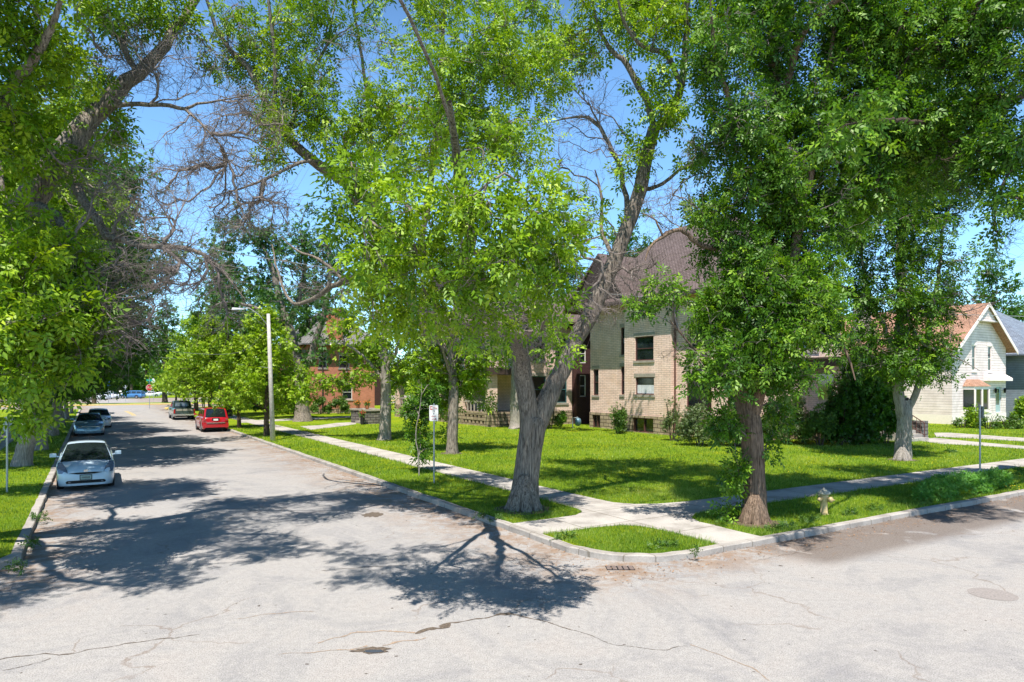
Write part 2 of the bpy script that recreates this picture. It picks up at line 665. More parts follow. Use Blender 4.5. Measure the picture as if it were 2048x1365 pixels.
class Skel:
    def __init__(s, cap=60000):
        s.pos = np.zeros((cap, 3))
        s.dir = np.zeros((cap, 3))
        s.par = np.full(cap, -1)
        s.rad = np.zeros(cap)
        s.n = 0
        s.paths = []

    def node(s, p, par, r=0.0):
        i = s.n
        s.pos[i] = p
        s.par[i] = par
        s.rad[i] = r
        if par >= 0:
            d = p - s.pos[par]
            s.dir[i] = d / (np.linalg.norm(d) + 1e-9)
        else:
            s.dir[i] = (0, 0, 1)
        s.n += 1
        return i

    def limb(s, pts, rad, attach=False, sides=None, jit=0.03):
        pts = np.array(pts, float)
        rad = np.array(rad, float)
        if len(rad) == 2 and len(pts) > 2:
            rad = np.linspace(rad[0], rad[1], len(pts))
        par = -1
        if attach and s.n:
            par = int(np.argmin(np.linalg.norm(s.pos[:s.n] - pts[0], axis=1)))
            pts[0] = s.pos[par]
        out, rr = [], []
        Q = np.vstack([pts[0] * 2 - pts[1], pts, pts[-1] * 2 - pts[-2]])
        for i in range(len(pts) - 1):
            p0, p1, p2, p3 = Q[i], Q[i + 1], Q[i + 2], Q[i + 3]
            n = max(2, int(np.linalg.norm(p2 - p1) / 0.3))
            for k in range(n):
                t = k / n
                out.append(0.5 * (2 * p1 + (p2 - p0) * t + (2 * p0 - 5 * p1 + 4 * p2 - p3) * t * t + (3 * p1 - p0 - 3 * p2 + p3) * t ** 3))
                rr.append(rad[i] * (1 - t) + rad[i + 1] * t)
        out.append(pts[-1])
        rr.append(rad[-1])
        out = np.array(out)
        rr = np.array(rr)
        out[1:] += rng.normal(0, 1, (len(out) - 1, 3)) * np.minimum(jit, np.where(rr[1:, None] > .14, .012, rr[1:, None] * 0.35))
        idx = []
        prev = par
        for i, (p, r) in enumerate(zip(out, rr)):
            if i == 0 and par >= 0:
                idx.append(par)
                continue
            prev = s.node(p, prev, r)
            idx.append(prev)
        mx = rad.max()
        sd = sides or (20 if mx > .2 else (10 if mx > 0.07 else 6))
        s.paths.append((idx, rr, sd))
        return idx

    def grow(s, tips, r0=0.006, jit=0.04, droop=0.0, back=0.4, hand_free=True):
        """connect every tip to the skeleton; returns end directions"""
        tips = np.array(tips)
        if len(tips) == 0:
            return np.zeros((0, 3)), 0
        hand_n = s.n
        step = max(1, s.n // 400)
        sub = s.pos[:s.n:step]
        d0 = np.array([np.min(np.linalg.norm(sub - t, axis=1)) for t in tips])
        order = np.argsort(d0 + rng.normal(0, 0.3, len(tips)))
        ends = np.zeros((len(tips), 3))
        newp = []
        for o in order:
            t = tips[o]
            D = np.linalg.norm(s.pos[:s.n] - t, axis=1)
            # prefer nodes that are below / inward rather than past the tip
            i = int(np.argmin(D + 0.25 * np.maximum(0, s.pos[:s.n, 2] - t[2] - 0.2)))
            d = D[i]
            acc = 0
            while s.par[i] >= 0 and acc < back * d and s.par[i] >= 1:
                acc += np.linalg.norm(s.pos[i] - s.pos[s.par[i]])
                i = s.par[i]
            a = s.pos[i].copy()
            L = np.linalg.norm(t - a) + 1e-6
            c = a + (s.dir[i] * 0.35 + np.array([0, 0, 0.18])) * L + (t - a) * 0.25
            n = int(min(14, max(3, L / 0.28)))
            tt = np.linspace(0, 1, n + 1)[1:, None]
            pts = (1 - tt) ** 2 * a + 2 * (1 - tt) * tt * c + tt ** 2 * t
            pts[:, 2] -= droop * L * (tt[:, 0] ** 2 - tt[:, 0]) * -1.0
            pts[:-1] += rng.normal(0, jit, (n - 1, 3)) * min(1.0, L)
            idx = [i]
            prev = i
            for p in pts:
                if s.n >= len(s.pos) - 1:
                    break
                prev = s.node(p, prev, 0.0)
                idx.append(prev)
            ends[o] = s.dir[prev]
            newp.append(idx)
        # pipe model radii
        cnt = np.zeros(s.n)
        for idx in newp:
            cnt[idx[-1]] += 1
        for i in range(s.n - 1, 0, -1):
            if s.par[i] >= 0:
                cnt[s.par[i]] += cnt[i]
        new = s.rad[:s.n] == 0
        s.rad[:s.n][new] = r0 * np.maximum(cnt[new], 1) ** 0.45
        for idx in newp:
            r = s.rad[idx].copy()
            r[0] = min(s.rad[idx[0]], r[1] * 1.15)
            sd = 8 if r.max() > 0.05 else (5 if r.max() > .022 else 3)
            s.paths.append((idx, r, sd))
        return ends, hand_n


def leaf_template(kind):
    """returns (L,4,3) leaflets of one leaf, rachis along +x, normal +z"""
    out = []

    def lf(base, ang, ln, wd, dz):
        c, s_ = math.cos(ang), math.sin(ang)
        def q(x, y, z):
            return (base[0] + c * x - s_ * y, base[1] + s_ * x + c * y, base[2] + z)
        out.append([q(0, 0, 0), q(ln * .45, -wd / 2, 0.012), q(ln, 0, dz), q(ln * .45, wd / 2, 0.012)])
    if kind == 'ash7':
        for x, k in ((.05, .8), (.11, 1.0), (.17, 1.0)):
            lf((x, .005, 0), 0.95, .10 * k, .042 * k, -.022)
            lf((x, -.005, 0), -0.95, .10 * k, .042 * k, -.022)
        lf((.21, 0, 0), 0, .12, .046, -.03)
    elif kind == 'ash5':
        for x, k in ((.07, 1.0), (.15, 1.1)):
            lf((x, .005, 0), 0.95, .115 * k, .052 * k, -.025)
            lf((x, -.005, 0), -0.95, .115 * k, .052 * k, -.025)
        lf((.20, 0, 0), 0, .14, .058, -.03)
    elif kind == 'three':
        lf((.02, 0, 0), 0.9, .17, .095, -.03)
        lf((.02, 0, 0), -0.9, .17, .095, -.03)
        lf((.06, 0, 0), 0, .20, .10, -.04)
    elif kind == 'small':
        for x in (.0, .06):
            lf((x, 0, 0), 0.8, .075, .045, -.01)
            lf((x, 0, 0), -0.8, .075, .045, -.01)
        lf((.12, 0, 0), 0, .07, .045, -.01)
    return np.array(out)


def spray(tips, dirs, per, kind, spread, scale=1.0, up=0.7, droop=0.35, seed=0.0):
    """place `per` leaves round each tip; returns leaflets (K,4,3) and tint"""
    T = leaf_template(kind)
    n = len(tips)
    if n == 0:
        return np.zeros((0, 4, 3)), np.zeros(0)
    c = np.repeat(tips, per, 0)
    dd = np.repeat(dirs, per, 0)
    off = rng.normal(0, 1, c.shape)
    off = unit(off) * (rng.random((len(c), 1)) ** 0.5) * spread
    off -= dd * np.abs(rng.normal(0, 0.5, (len(c), 1))) * spread
    pos = c + off
    ax = unit(off * 0.9 / spread + dd * 0.5 + rng.normal(0, 0.45, c.shape) + np.array([0, 0, 0.0]))
    ax[:, 2] -= droop * rng.random(len(ax))
    ax = unit(ax)
    nz = unit(rng.normal(0, 0.55, c.shape) + np.array([0, 0, up]))
    ay = unit(np.cross(nz, ax))
    nz = np.cross(ax, ay)
    sc = scale * rng.uniform(0.75, 1.25, (len(c), 1, 1, 1))
    Rm = np.stack([ax, ay, nz], 1)               # rows
    V = np.einsum('lkc,ncd->nlkd', T, Rm) * sc + pos[:, None, None, :]
    V += rng.normal(0, 0.006 * scale, V.shape)
    tint = np.clip(0.45 + 0.25 * wobble(pos, seed, 0.9) + rng.normal(0, 0.16, len(c)), 0, 1)
    tint = np.repeat(tint, T.shape[0]) + rng.normal(0, 0.07, len(c) * T.shape[0])
    return V.reshape(-1, 4, 3), np.clip(tint, 0, 1)


def clump_tips(cl, per, leafarea, lai, seed):
    """cl: (px,py,Y,rx,ry,rz[,density]) ellipsoids given by the direction they are seen in and distance"""
    tips = []
    for c in cl:
        px, py, Y, rx, ry, rz = c[:6]
        dn = c[6] if len(c) > 6 else 1.0
        a, b = rx / F * Y, ry / F * Y
        n = int(dn * lai * math.pi * a * b / leafarea / per) + 1
        q = unit(rng.normal(0, 1, (n * 3, 3))) * (rng.random((n * 3, 1)) ** 0.42)
        cen = np.array(P(px, py, Y))
        pts = cen + q * np.array([a, rz, b])
        rr = np.linalg.norm(q, axis=1)
        w = wobble(pts, seed, 1.6 / max(0.8, Y / 18))
        ok = (rr < 0.86 + 0.3 * w) & (wobble(pts, seed + 9, 3.0 / max(0.8, Y / 18)) > -0.26)
        pts = pts[ok][:n]
        tips.append(pts)
    return np.concatenate(tips)


def twiglets(tips, dirs, k, ln, r=0.004, curl=0.25):
    """short side twigs as 3 sided tapered tubes"""
    paths = []
    for t, d in zip(tips, dirs):
        for _ in range(k):
            e = unit(rng.normal(0, 1, 3) * 0.8 + d * 0.7)
            L = ln * rng.uniform(0.4, 1.3)
            s0 = t - d * rng.uniform(0, 0.5) * L
            s1 = s0 + e * L * 0.5
            cv = rng.normal(0, curl, 3) * L
            s2 = s0 + e * L + cv + np.array([0, 0, rng.uniform(-.1, .25) * L])
            paths.append((np.array([s0, s1, s2]), np.array([r, r * 0.75, r * 0.35]), 3))
    return paths


class Tree:
    def __init__(s, name, base, label, cat='tree', group=None, barkm='bark', leaf='leaf_mid', seed=1.0):
        s.sk = Skel()
        s.root = thing(name, base, label, cat, group)
        s.base = np.array(base, float)
        s.bark = M[barkm]
        s.leaf = M[leaf]
        s.seed = seed
        s.extra = []
        s.leaves = []
        s.tints = []

    def limb(s, pts, rad, attach=True, **k):
        return s.sk.limb(pts, rad, attach and s.sk.n > 0, **k)

    def flare(s, r, height=0.9):
        # buttress roots at the foot
        b = s.base
        for k in range(7):
            a = k * 2 * math.pi / 7 + s.seed
            p = np.array([[b[0] + math.cos(a) * r * 1.16, b[1] + math.sin(a) * r * 1.16, b[2] - 0.10],
                          [b[0] + math.cos(a) * r * 0.84, b[1] + math.sin(a) * r * 0.84, b[2] + height * 0.10],
                          [b[0] + math.cos(a) * r * 0.55, b[1] + math.sin(a) * r * 0.55, b[2] + height * 0.5],
                          [b[0] + math.cos(a) * r * 0.2, b[1] + math.sin(a) * r * 0.2, b[2] + height * 1.15]])
            s.extra.append((p, np.array([r * .34, r * .42, r * .42, r * .12]), 10))

    def foliage(s, clumps, per=9, kind='ash5', lai=3.0, spread=0.34, scale=1.0, r0=0.006, droop=0.0, tw=1, up=0.7, ldroop=0.35, back=0.4):
        area = {'ash7': 0.0145, 'ash5': 0.0150, 'three': 0.027, 'small': 0.0085}[kind] * scale * scale
        tips = clump_tips(clumps, per, area, lai, s.seed)
        ends, _ = s.sk.grow(tips, r0, droop=droop, back=back)
        v, t = spray(tips, ends, per, kind, spread, scale, up, ldroop, s.seed)
        s.leaves.append(v)
        s.tints.append(t)
        if tw:
            s.extra += twiglets(tips, ends, tw, spread * 1.1, r0 * 0.6)

    def dead(s, clumps, n, ln=0.45, k=5, r0=0.006, droop=0.15):
        tips = []
        for c in clumps:
            px, py, Y, rx, ry, rz = c[:6]
            m = int(n * (c[6] if len(c) > 6 else 1))
            q = unit(rng.normal(0, 1, (m, 3))) * (rng.random((m, 1)) ** 0.45)
            tips.append(np.array(P(px, py, Y)) + q * np.array([rx / F * Y, rz, ry / F * Y]))
        tips = np.concatenate(tips)
        ends, _ = s.sk.grow(tips, r0, jit=0.07, droop=droop)
        s.extra += twiglets(tips, ends, k, ln, r0 * 0.75, 0.35)

    def done(s, crown=True):
        big, small = [], []
        for idx, r, sd in s.sk.paths:
            (big if sd > 5 else small).append((s.sk.pos[idx], np.asarray(r, float), sd))
        for e in s.extra:
            (big if e[2] > 5 else small).append(e)
        tubemesh('trunk', big, s.bark, s.root, s.base)
        if small:
            tubemesh('branches', small, M['twig'] if s.bark != M['barkdark'] else M['barkdark'], s.root, s.base)
        if s.leaves:
            v = np.concatenate(s.leaves)
            t = np.concatenate(s.tints)
            fastmesh('crown', v, 4, s.leaf, s.root, t, s.base)
            print('TREE', s.root['label'][:40], 'leaflets', len(v), 'nodes', s.sk.n)
        return s.root


def copy_tree(root, loc, rz, sc, label, group=None):
    r = root.copy()
    r.location = loc
    r.rotation_euler = (0, 0, rz)
    r.scale = (sc, sc, sc)
    r['label'] = label
    if group:
        r['group'] = group
    COL.objects.link(r)
    for ch in root.children:
        c = ch.copy()
        c.parent = r
        COL.objects.link(c)
    return r
# ------------------------------------------------------------------ ground, street, lawns
VC, VL, UC = 8.65, -1.25, 10.0      # kerb lines


def struct(o):
    o['kind'] = 'structure'
    return o


def asphalt():
    m, nt, b = newmat('asphalt')
    v = objvec(nt)
    uv = uvout(nt)
    u, w = sepuv(nt, uv)
    fine = noise(nt, 55, 3, 0.7, v)
    mid = noise(nt, 9, 5, 0.7, v)
    big = noise(nt, 0.45, 6, 0.7, v, 1.2)
    c = ramp(nt, [(0.30, (0.17, 0.16, 0.15)), (0.46, (0.345, 0.33, 0.318)), (0.7, (0.50, 0.48, 0.462))], fine).outputs[0]
    c = mixc(nt, 1.0, c, ramp(nt, [(0.3, (0.80, 0.80, 0.81)), (0.65, (1.0, 1.0, 1.0))], mid).outputs[0], 'MULTIPLY')
    c = mixc(nt, 1.0, c, ramp(nt, [(0.28, (0.70, 0.71, 0.75)), (0.5, (1.0, 0.99, 0.98)), (0.7, (1.04, 1.0, 0.97))], big).outputs[0], 'MULTIPLY')
    # tan dirt and leaf litter washed along the kerbs
    n1 = noise(nt, 1.1, 6, 0.7, v, 0.8)
    n1b = noise(nt, 5, 5, 0.7, v, 0.5)
    def band(val, lo, hi):
        return sstep(nt, val, lo, hi)
    k1 = mth(nt, 'MULTIPLY', band(w, 6.3, 8.7), sstep(nt, w, 8.9, 9.0, 1, 0))
    k1 = mth(nt, 'MULTIPLY', k1, band(u, 7.5, 11.5))
    k2 = mth(nt, 'MULTIPLY', band(u, 8.2, 10.0), band(w, 5.5, 9.0))
    k3 = mth(nt, 'MULTIPLY', sstep(nt, w, -1.3, 0.8, 1, 0), band(u, 12, 16))
    kk = mth(nt, 'MAXIMUM', mth(nt, 'MAXIMUM', k1, k2), k3)
    dirt = mth(nt, 'MULTIPLY', kk, sstep(nt, mth(nt, 'ADD', mth(nt, 'MULTIPLY', n1, 0.6), mth(nt, 'MULTIPLY', n1b, 0.4)), 0.42, 0.58), True)
    c = mixc(nt, mth(nt, 'MULTIPLY', dirt, 0.85), c, (0.25, 0.16, 0.10))
    # darker gravelly patch on the right side street and by the big tree
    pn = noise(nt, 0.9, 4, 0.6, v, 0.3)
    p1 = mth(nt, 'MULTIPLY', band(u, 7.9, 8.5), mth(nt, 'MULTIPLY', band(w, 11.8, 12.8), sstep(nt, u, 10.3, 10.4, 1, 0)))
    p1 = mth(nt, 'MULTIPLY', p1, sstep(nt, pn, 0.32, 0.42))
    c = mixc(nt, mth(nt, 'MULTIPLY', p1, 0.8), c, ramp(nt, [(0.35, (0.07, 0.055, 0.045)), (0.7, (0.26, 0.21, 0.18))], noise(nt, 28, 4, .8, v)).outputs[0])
    # crazed hairline cracks
    vo = N(nt, 'ShaderNodeTexVoronoi')
    vo.feature = 'DISTANCE_TO_EDGE'
    vo.inputs['Scale'].default_value = 0.36
    mx = N(nt, 'ShaderNodeVectorMath')
    mx.operation = 'ADD'
    nv = N(nt, 'ShaderNodeTexNoise')
    nv.inputs['Scale'].default_value = 0.9
    nv.inputs['Detail'].default_value = 6
    nt.links.new(v, nv.inputs['Vector'])
    sc = N(nt, 'ShaderNodeVectorMath')
    sc.operation = 'SCALE'
    sc.inputs['Scale'].default_value = 1.5
    nt.links.new(nv.outputs[1], sc.inputs[0])
    nt.links.new(v, mx.inputs[0])
    nt.links.new(sc.outputs[0], mx.inputs[1])
    nt.links.new(mx.outputs[0], vo.inputs['Vector'])
    cr = sstep(nt, vo.outputs['Distance'], 0.0, 0.011, 1, 0)
    cr = mth(nt, 'MULTIPLY', cr, sstep(nt, noise(nt, 0.35, 3, 0.5, v), 0.5, 0.58))
    c = mixc(nt, mth(nt, 'MULTIPLY', cr, 0.6), c, (0.19, 0.14, 0.11))
    # small dark specks
    sp = noise(nt, 7.5, 1, 0.4, v)
    c = mixc(nt, sstep(nt, sp, 0.77, 0.79), c, (0.10, 0.08, 0.07))
    nt.links.new(c, b.inputs['Base Color'])
    b.inputs['Roughness'].default_value = 0.93
    b.inputs['Specular IOR Level'].default_value = 0.2
    bump(nt, b, mth(nt, 'ADD', fine, mth(nt, 'MULTIPLY', mid, 0.6)), 0.55, 0.012)
    return m


M['asphalt'] = asphalt()


def concrete(name, base=(0.46, 0.43, 0.395), joint=1.5, width=None):
    m, nt, b = newmat(name)
    v = objvec(nt)
    uv = uvout(nt)
    u, w = sepuv(nt, uv)
    n1 = noise(nt, 30, 4, 0.65, v)
    n2 = noise(nt, 1.2, 5, 0.6, v)
    c = ramp(nt, [(0.3, tuple(x * 0.82 for x in base)), (0.65, tuple(min(1, x * 1.08) for x in base))], n1).outputs[0]
    c = mixc(nt, 1.0, c, ramp(nt, [(0.3, (0.62, 0.60, 0.58)), (0.5, (0.92, 0.91, 0.90)), (0.66, (1.05, 1.04, 1.02))], n2).outputs[0], 'MULTIPLY')
    if joint:
        for ax in (u, w):
            f = mth(nt, 'FRACT', mth(nt, 'ADD', mth(nt, 'DIVIDE', ax, joint), 100.35))
            j = mth(nt, 'LESS_THAN', f, 0.028)
            c = mixc(nt, mth(nt, 'MULTIPLY', j, 0.7), c, (0.14, 0.12, 0.09))
    nt.links.new(c, b.inputs['Base Color'])
    b.inputs['Roughness'].default_value = 0.9
    b.inputs['Specular IOR Level'].default_value = 0.2
    bump(nt, b, n1, 0.25, 0.01)
    return m


M['walk'] = concrete('sidewalk_concrete')
M['kerbc'] = concrete('kerb_concrete', (0.41, 0.38, 0.35), 0.9)


def lawnmat():
    m, nt, b = newmat('lawn_turf')
    v = objvec(nt)
    n1 = noise(nt, 38, 4, 0.7, v)
    n2 = noise(nt, 0.55, 5, 0.6, v, 0.5)
    n3 = noise(nt, 5.5, 4, 0.7, v)
    c = ramp(nt, [(0.3, (0.06, 0.11, 0.006)), (0.5, (0.20, 0.30, 0.008)), (0.72, (0.36, 0.42, 0.03))], n1).outputs[0]
    c = mixc(nt, 1.0, c, ramp(nt, [(0.32, (0.72, 0.85, 0.7)), (0.5, (1, 1, 1)), (0.68, (1.35, 1.1, 0.9))], n2).outputs[0], 'MULTIPLY')
    c = mixc(nt, sstep(nt, n3, 0.60, 0.76, 0, 0.5), c, (0.20, 0.17, 0.07))
    nt.links.new(c, b.inputs['Base Color'])
    b.inputs['Roughness'].default_value = 0.95
    b.inputs['Specular IOR Level'].default_value = 0.1
    bump(nt, b, n1, 1.0, 0.06)
    return m


M['lawn'] = lawnmat()
M['soil'] = simple('leaf_litter_soil', (0.12, 0.085, 0.055), 0.95, var=0.5, scale=14, bmp=0.8)

mb = MB()
mb.poly([(-1400, -700, -0.35), (1400, -700, -0.35), (1400, 2400, -0.35), (-1400, 2400, -0.35)])
struct(mb.build('ground', M['lawn'], uvmode='ground'))
mb = MB()
mb.poly([W(-40, -90), W(-40, 130), W(205, 130), W(205, -90)])
struct(mb.build('street', M['asphalt'], uvmode='ground'))


def arc(cu, cv, r, a0, a1, n=8):
    return [(cu + r * math.cos(math.radians(a0 + (a1 - a0) * i / n)), cv + r * math.sin(math.radians(a0 + (a1 - a0) * i / n))) for i in range(n + 1)]


def slab(name, uvp, z0, z1, mat, holes=None):
    mb_ = MB()
    mb_.prism([W(u, v)[:2] for u, v in uvp], z0, z1)
    return struct(mb_.build(name, mat, uvmode='ground'))


RC = 1.7
lawnA = arc(UC + RC, VC + RC, RC, 180, 270) + [(50, VC), (103, VC - 0.2)] + arc(103, VC + 3.5, 3.7, -90, 0, 5) + [(106.7, 120), (UC, 120)]
slab('lawn', lawnA, -0.3, 0.118, M['lawn'])
lawnB = [(17, VL)] + [(104, VL)] + [(108, -4)] + [(108, -85), (14.5, -85)] + [(14.5, -3.6)] + [(15.2, -2.0)]
slab('lawn', lawnB, -0.3, 0.118, M['lawn'])
# far side of the cross street: yellow kerb, grass strip, car park behind
slab('lawn', [(123.5, -85), (123.5, 120), (133, 120), (133, -85)], -0.3, 0.10, M['lawn'])
slab('lawn', [(176, -90), (176, 130), (300, 130), (300, -90)], -0.3, 0.14, M['lawn'])


def kerbstrip(name, pts, mat, w0=0.15, z1=0.135, side=1, rough=0.02):
    """pts in (u,v); strip lies to the `side` of the line"""
    fine = []
    for (a, b_) in zip(pts[:-1], pts[1:]):
        L = math.hypot(b_[0] - a[0], b_[1] - a[1])
        n = max(1, int(L / 0.5))
        for i in range(n):
            fine.append((a[0] + (b_[0] - a[0]) * i / n, a[1] + (b_[1] - a[1]) * i / n))
    fine.append(pts[-1])
    mb_ = MB()
    rings = []
    for i, p in enumerate(fine):
        q0, q1 = fine[max(0, i - 1)], fine[min(len(fine) - 1, i + 1)]
        t = (q1[0] - q0[0], q1[1] - q0[1])
        l = math.hypot(*t) or 1
        nrm = (-t[1] / l * side, t[0] / l * side)
        j = random.uniform(-rough, rough)
        o_ = p[0] + nrm[0] * (j - 0.055), p[1] + nrm[1] * (j - 0.055)
        i_ = p[0] + nrm[0] * (w0 + j), p[1] + nrm[1] * (w0 + j)
        z = z1 + random.uniform(-.005, .008)
        rings.append([W(*o_, -0.05), W(o_[0] + nrm[0] * .01, o_[1] + nrm[1] * .01, z - 0.02), W(o_[0] + nrm[0] * .035, o_[1] + nrm[1] * .035, z), W(*i_, z), W(*i_, 0.05)])
    for r0_, r1_ in zip(rings[:-1], rings[1:]):
        for k in range(4):
            q = [r0_[k], r0_[k + 1], r1_[k + 1], r1_[k]]
            mb_.poly(q if side < 0 else q[::-1])
    return struct(mb_.build(name, mat, uvmode='ground'))


kerbstrip('kerb', [(100, VC - 0.2), (50, VC), (30, VC), (14.0, VC), (UC + RC, VC - 0.05)] + arc(UC + RC, VC + RC, RC, 270, 180, 10)[1:] + [(UC, 12), (UC, 30), (UC, 60), (UC, 115)], M['kerbc'], side=-1, z1=0.132)
kerbstrip('kerb', [(108, VL), (60, VL), (17, VL), (15.2, -2.0), (14.5, -3.6), (14.5, -20), (14.5, -80)], M['kerbc'], side=1, z1=0.132)
kerbstrip('kerb', [(88, VC - 0.24), (103, VC - 0.24)] + arc(103, VC + 3.5, 3.74, -90, 0, 5) + [(106.75, 60)], M['yellowkerb'], side=1, z1=0.15, w0=0.3)
kerbstrip('kerb', [(123.5, -80), (123.5, 60)], M['yellowkerb'], side=-1, z1=0.15, w0=0.3)

# sidewalks
def sheet(name, uvp, z, mat, th=0.05, kind=True):
    mb_ = MB()
    mb_.prism([W(u, v)[:2] for u, v in uvp], z - th, z)
    o = mb_.build(name, mat, uvmode='ground')
    if kind:
        struct(o)
    return o


def wig(a, b_, n, amp=0.03):
    return [(a[0] + (b_[0] - a[0]) * i / n + random.uniform(-amp, amp), a[1] + (b_[1] - a[1]) * i / n + random.uniform(-amp, amp)) for i in range(n + 1)]


# one outline: arm to kerb 1, arm to kerb 2, arm along street 1, arm along street 2 with rounded inner corners
out = ([(12.95, VC + 0.14)] + wig((12.95, 9.2), (12.9, 10.3), 3) + arc(12.1, 10.6, 0.8, 60, 20, 3)[:0] + [(12.75, 11.0), (12.45, 11.3), (11.9, 11.42)]
       + wig((11.5, 11.45), (UC + 0.5, 11.45), 3) + [(UC + 0.14, 11.45), (UC + 0.14, 12.85)] + wig((10.7, 12.85), (12.0, 12.9), 3) + [(12.5, 13.1), (12.85, 13.6)]
       + wig((12.9, 14.2), (12.9, 80), 60) + wig((14.3, 80), (14.3, 14.6), 60) + [(14.45, 13.8), (14.75, 13.2), (15.3, 12.85)]
       + wig((16, 12.8), (99, 12.8), 60) + wig((99, 11.4), (15.1, 11.4), 60) + [(14.6, 11.2), (14.35, 10.8)] + wig((14.3, 10.4), (14.3, 9.2), 2) + [(14.3, VC + 0.14)])
sheet('sidewalk', out, 0.127, M['walk'])
sheet('sidewalk', [(22, -5.4), (104, -5.4), (104, -4.0), (22, -4.0)], 0.127, M['walk'])
sheet('sidewalk', [(124.4, -80), (124.4, 80), (126.2, 80), (126.2, -80)], 0.127, M['walk'])


PATHS = []


def gsheet(name, pts, z, mat):
    PATHS.append([toUV(*G(px, py)[:2]) for px, py in pts])
    mb_ = MB()
    mb_.prism([G(px, py)[:2] for px, py in pts], z - 0.05, z)
    return struct(mb_.build(name, mat, uvmode='ground'))


gsheet('path', [(600, 853), (640, 851), (672, 846.5), (712, 844.5), (712, 848.5), (690, 852), (655, 856), (622, 860)], 0.123, M['walk'])
gsheet('path', [(480, 842), (610, 836.5), (700, 833), (700, 835), (612, 840), (482, 846)], 0.123, M['walk'])
gsheet('path', [(1868, 866), (1900, 866), (2100, 880), (2100, 886.5), (1960, 878), (1872, 874)], 0.124, M['walk'])
gsheet('path', [(1826, 880), (1870, 876), (1950, 884), (2100, 897), (2100, 903), (1980, 893), (1880, 888)], 0.121, M['walk'])
# apron flare at the far corner
sheet('sidewalk', [(101, 8.75), (108.0, 9.5), (106.4, 14), (104.5, 12.9), (99, 11.0)], 0.131, M['walk'])

# yellow centre lines near the far stop line, drain grate, cracks, puddle, manhole
def strip(pts, wds, z):
    mb_ = MB()
    L, R = [], []
    pts = [Vector(p) for p in pts]
    for i, p in enumerate(pts):
        t = pts[min(i + 1, len(pts) - 1)] - pts[max(0, i - 1)]
        n = Vector((-t.y, t.x, 0)).normalized()
        L.append(tuple(p + n * wds[i] + Vector((0, 0, z))))
        R.append(tuple(p - n * wds[i] + Vector((0, 0, z))))
    for i in range(len(pts) - 1):
        mb_.poly([R[i], R[i + 1], L[i + 1], L[i]])
    return mb_


for dv in (-0.12, 0.12):
    struct(strip([Vector(W(u, 3.9 + dv - (u - 84) ** 2 * 0.0016)) for u in range(84, 99, 2)], [0.06] * 8, 0.004).build('road_marking', M['yellowkerb'], uvmode='ground'))

M['crack'] = simple('crack_grit', (0.12, 0.09, 0.065), 0.95, var=0.6, scale=30, bmp=0.8)
M['grit'] = simple('tan_grit', (0.33, 0.24, 0.17), 0.95, var=0.4, scale=40, bmp=0.6)


def crack(px, wid, mat, z=0.004, seed=0):
    pts, wds = [], []
    for i in range(len(px) - 1):
        a, b_ = Vector(G(*px[i], 0)), Vector(G(*px[i + 1], 0))
        n = max(3, int((b_ - a).length / 0.05))
        for k in range(n):
            t = k / n
            p = a.lerp(b_, t)
            q = np.array(p) * 6
            p += Vector((math.sin(q[0] * 2.1 + seed) * .02 + random.uniform(-.006, .006), math.sin(q[0] * 1.3 + q[1] * 3 + seed) * .025 + random.uniform(-.008, .008), 0))
            pts.append(p)
            wds.append((wid[i] * (1 - t) + wid[i + 1] * t) * random.uniform(0.25, 1.5))
    return struct(strip(pts, wds, z).build('road_crack', mat, uvmode='ground'))


crack([(-20, 1326), (40, 1312), (90, 1309), (115, 1312), (200, 1297), (280, 1284), (340, 1277), (405, 1270)], [.014, .014, .01, .018, .01, .01, .008, .004], M['crack'])
crack([(0, 1341), (60, 1332), (110, 1315)], [.006, .006, .005], M['crack'])
crack([(560, 1310), (650, 1303), (700, 1300), (742, 1292)], [.005, .008, .012, .02], M['grit'])
crack([(765, 1291), (800, 1285), (860, 1275)], [.02, .03, .01], M['grit'])
crack([(640, 1286), (700, 1268), (760, 1262), (835, 1268)], [.008, .02, .015, .02], M['grit'])
crack([(832, 1268), (850, 1262), (880, 1256), (897, 1248), (940, 1241), (985, 1234), (1015, 1227), (1040, 1231), (1070, 1240), (1110, 1250), (1150, 1262)], [.015, .06, .075, .03, .02, .018, .05, .02, .012, .01, .005], M['crack'], seed=2)
crack([(1380, 1290), (1440, 1310), (1500, 1335), (1540, 1365)], [.006, .008, .008, .006], M['grit'], seed=1)
crack([(1500, 1125), (1560, 1112), (1640, 1098), (1700, 1090)], [.005, .006, .006, .004], M['crack'], seed=3)
crack([(640, 1142), (720, 1136), (820, 1130)], [.006, .008, .006], M['crack'], seed=4)
crack([(470, 1240), (540, 1228), (640, 1222)], [.004, .01, .006], M['grit'], seed=5)
crack([(1150, 1262), (1230, 1290), (1330, 1300), (1380, 1290)], [.004, .005, .005, .004], M['crack'], seed=6)


def patch(name, cpx, rx, ry, mat, z, jit=0.25, n=28, zz=0.0):
    c = Vector(G(*cpx, 0))
    mb_ = MB()
    pts = []
    for i in range(n):
        a = 2 * math.pi * i / n
        q = 1 + random.uniform(-jit, jit)
        pts.append((c.x + math.cos(a) * rx * q, c.y + math.sin(a) * ry * q, z))
    mb_.poly(pts)
    return struct(mb_.build(name, mat, uvmode='ground'))


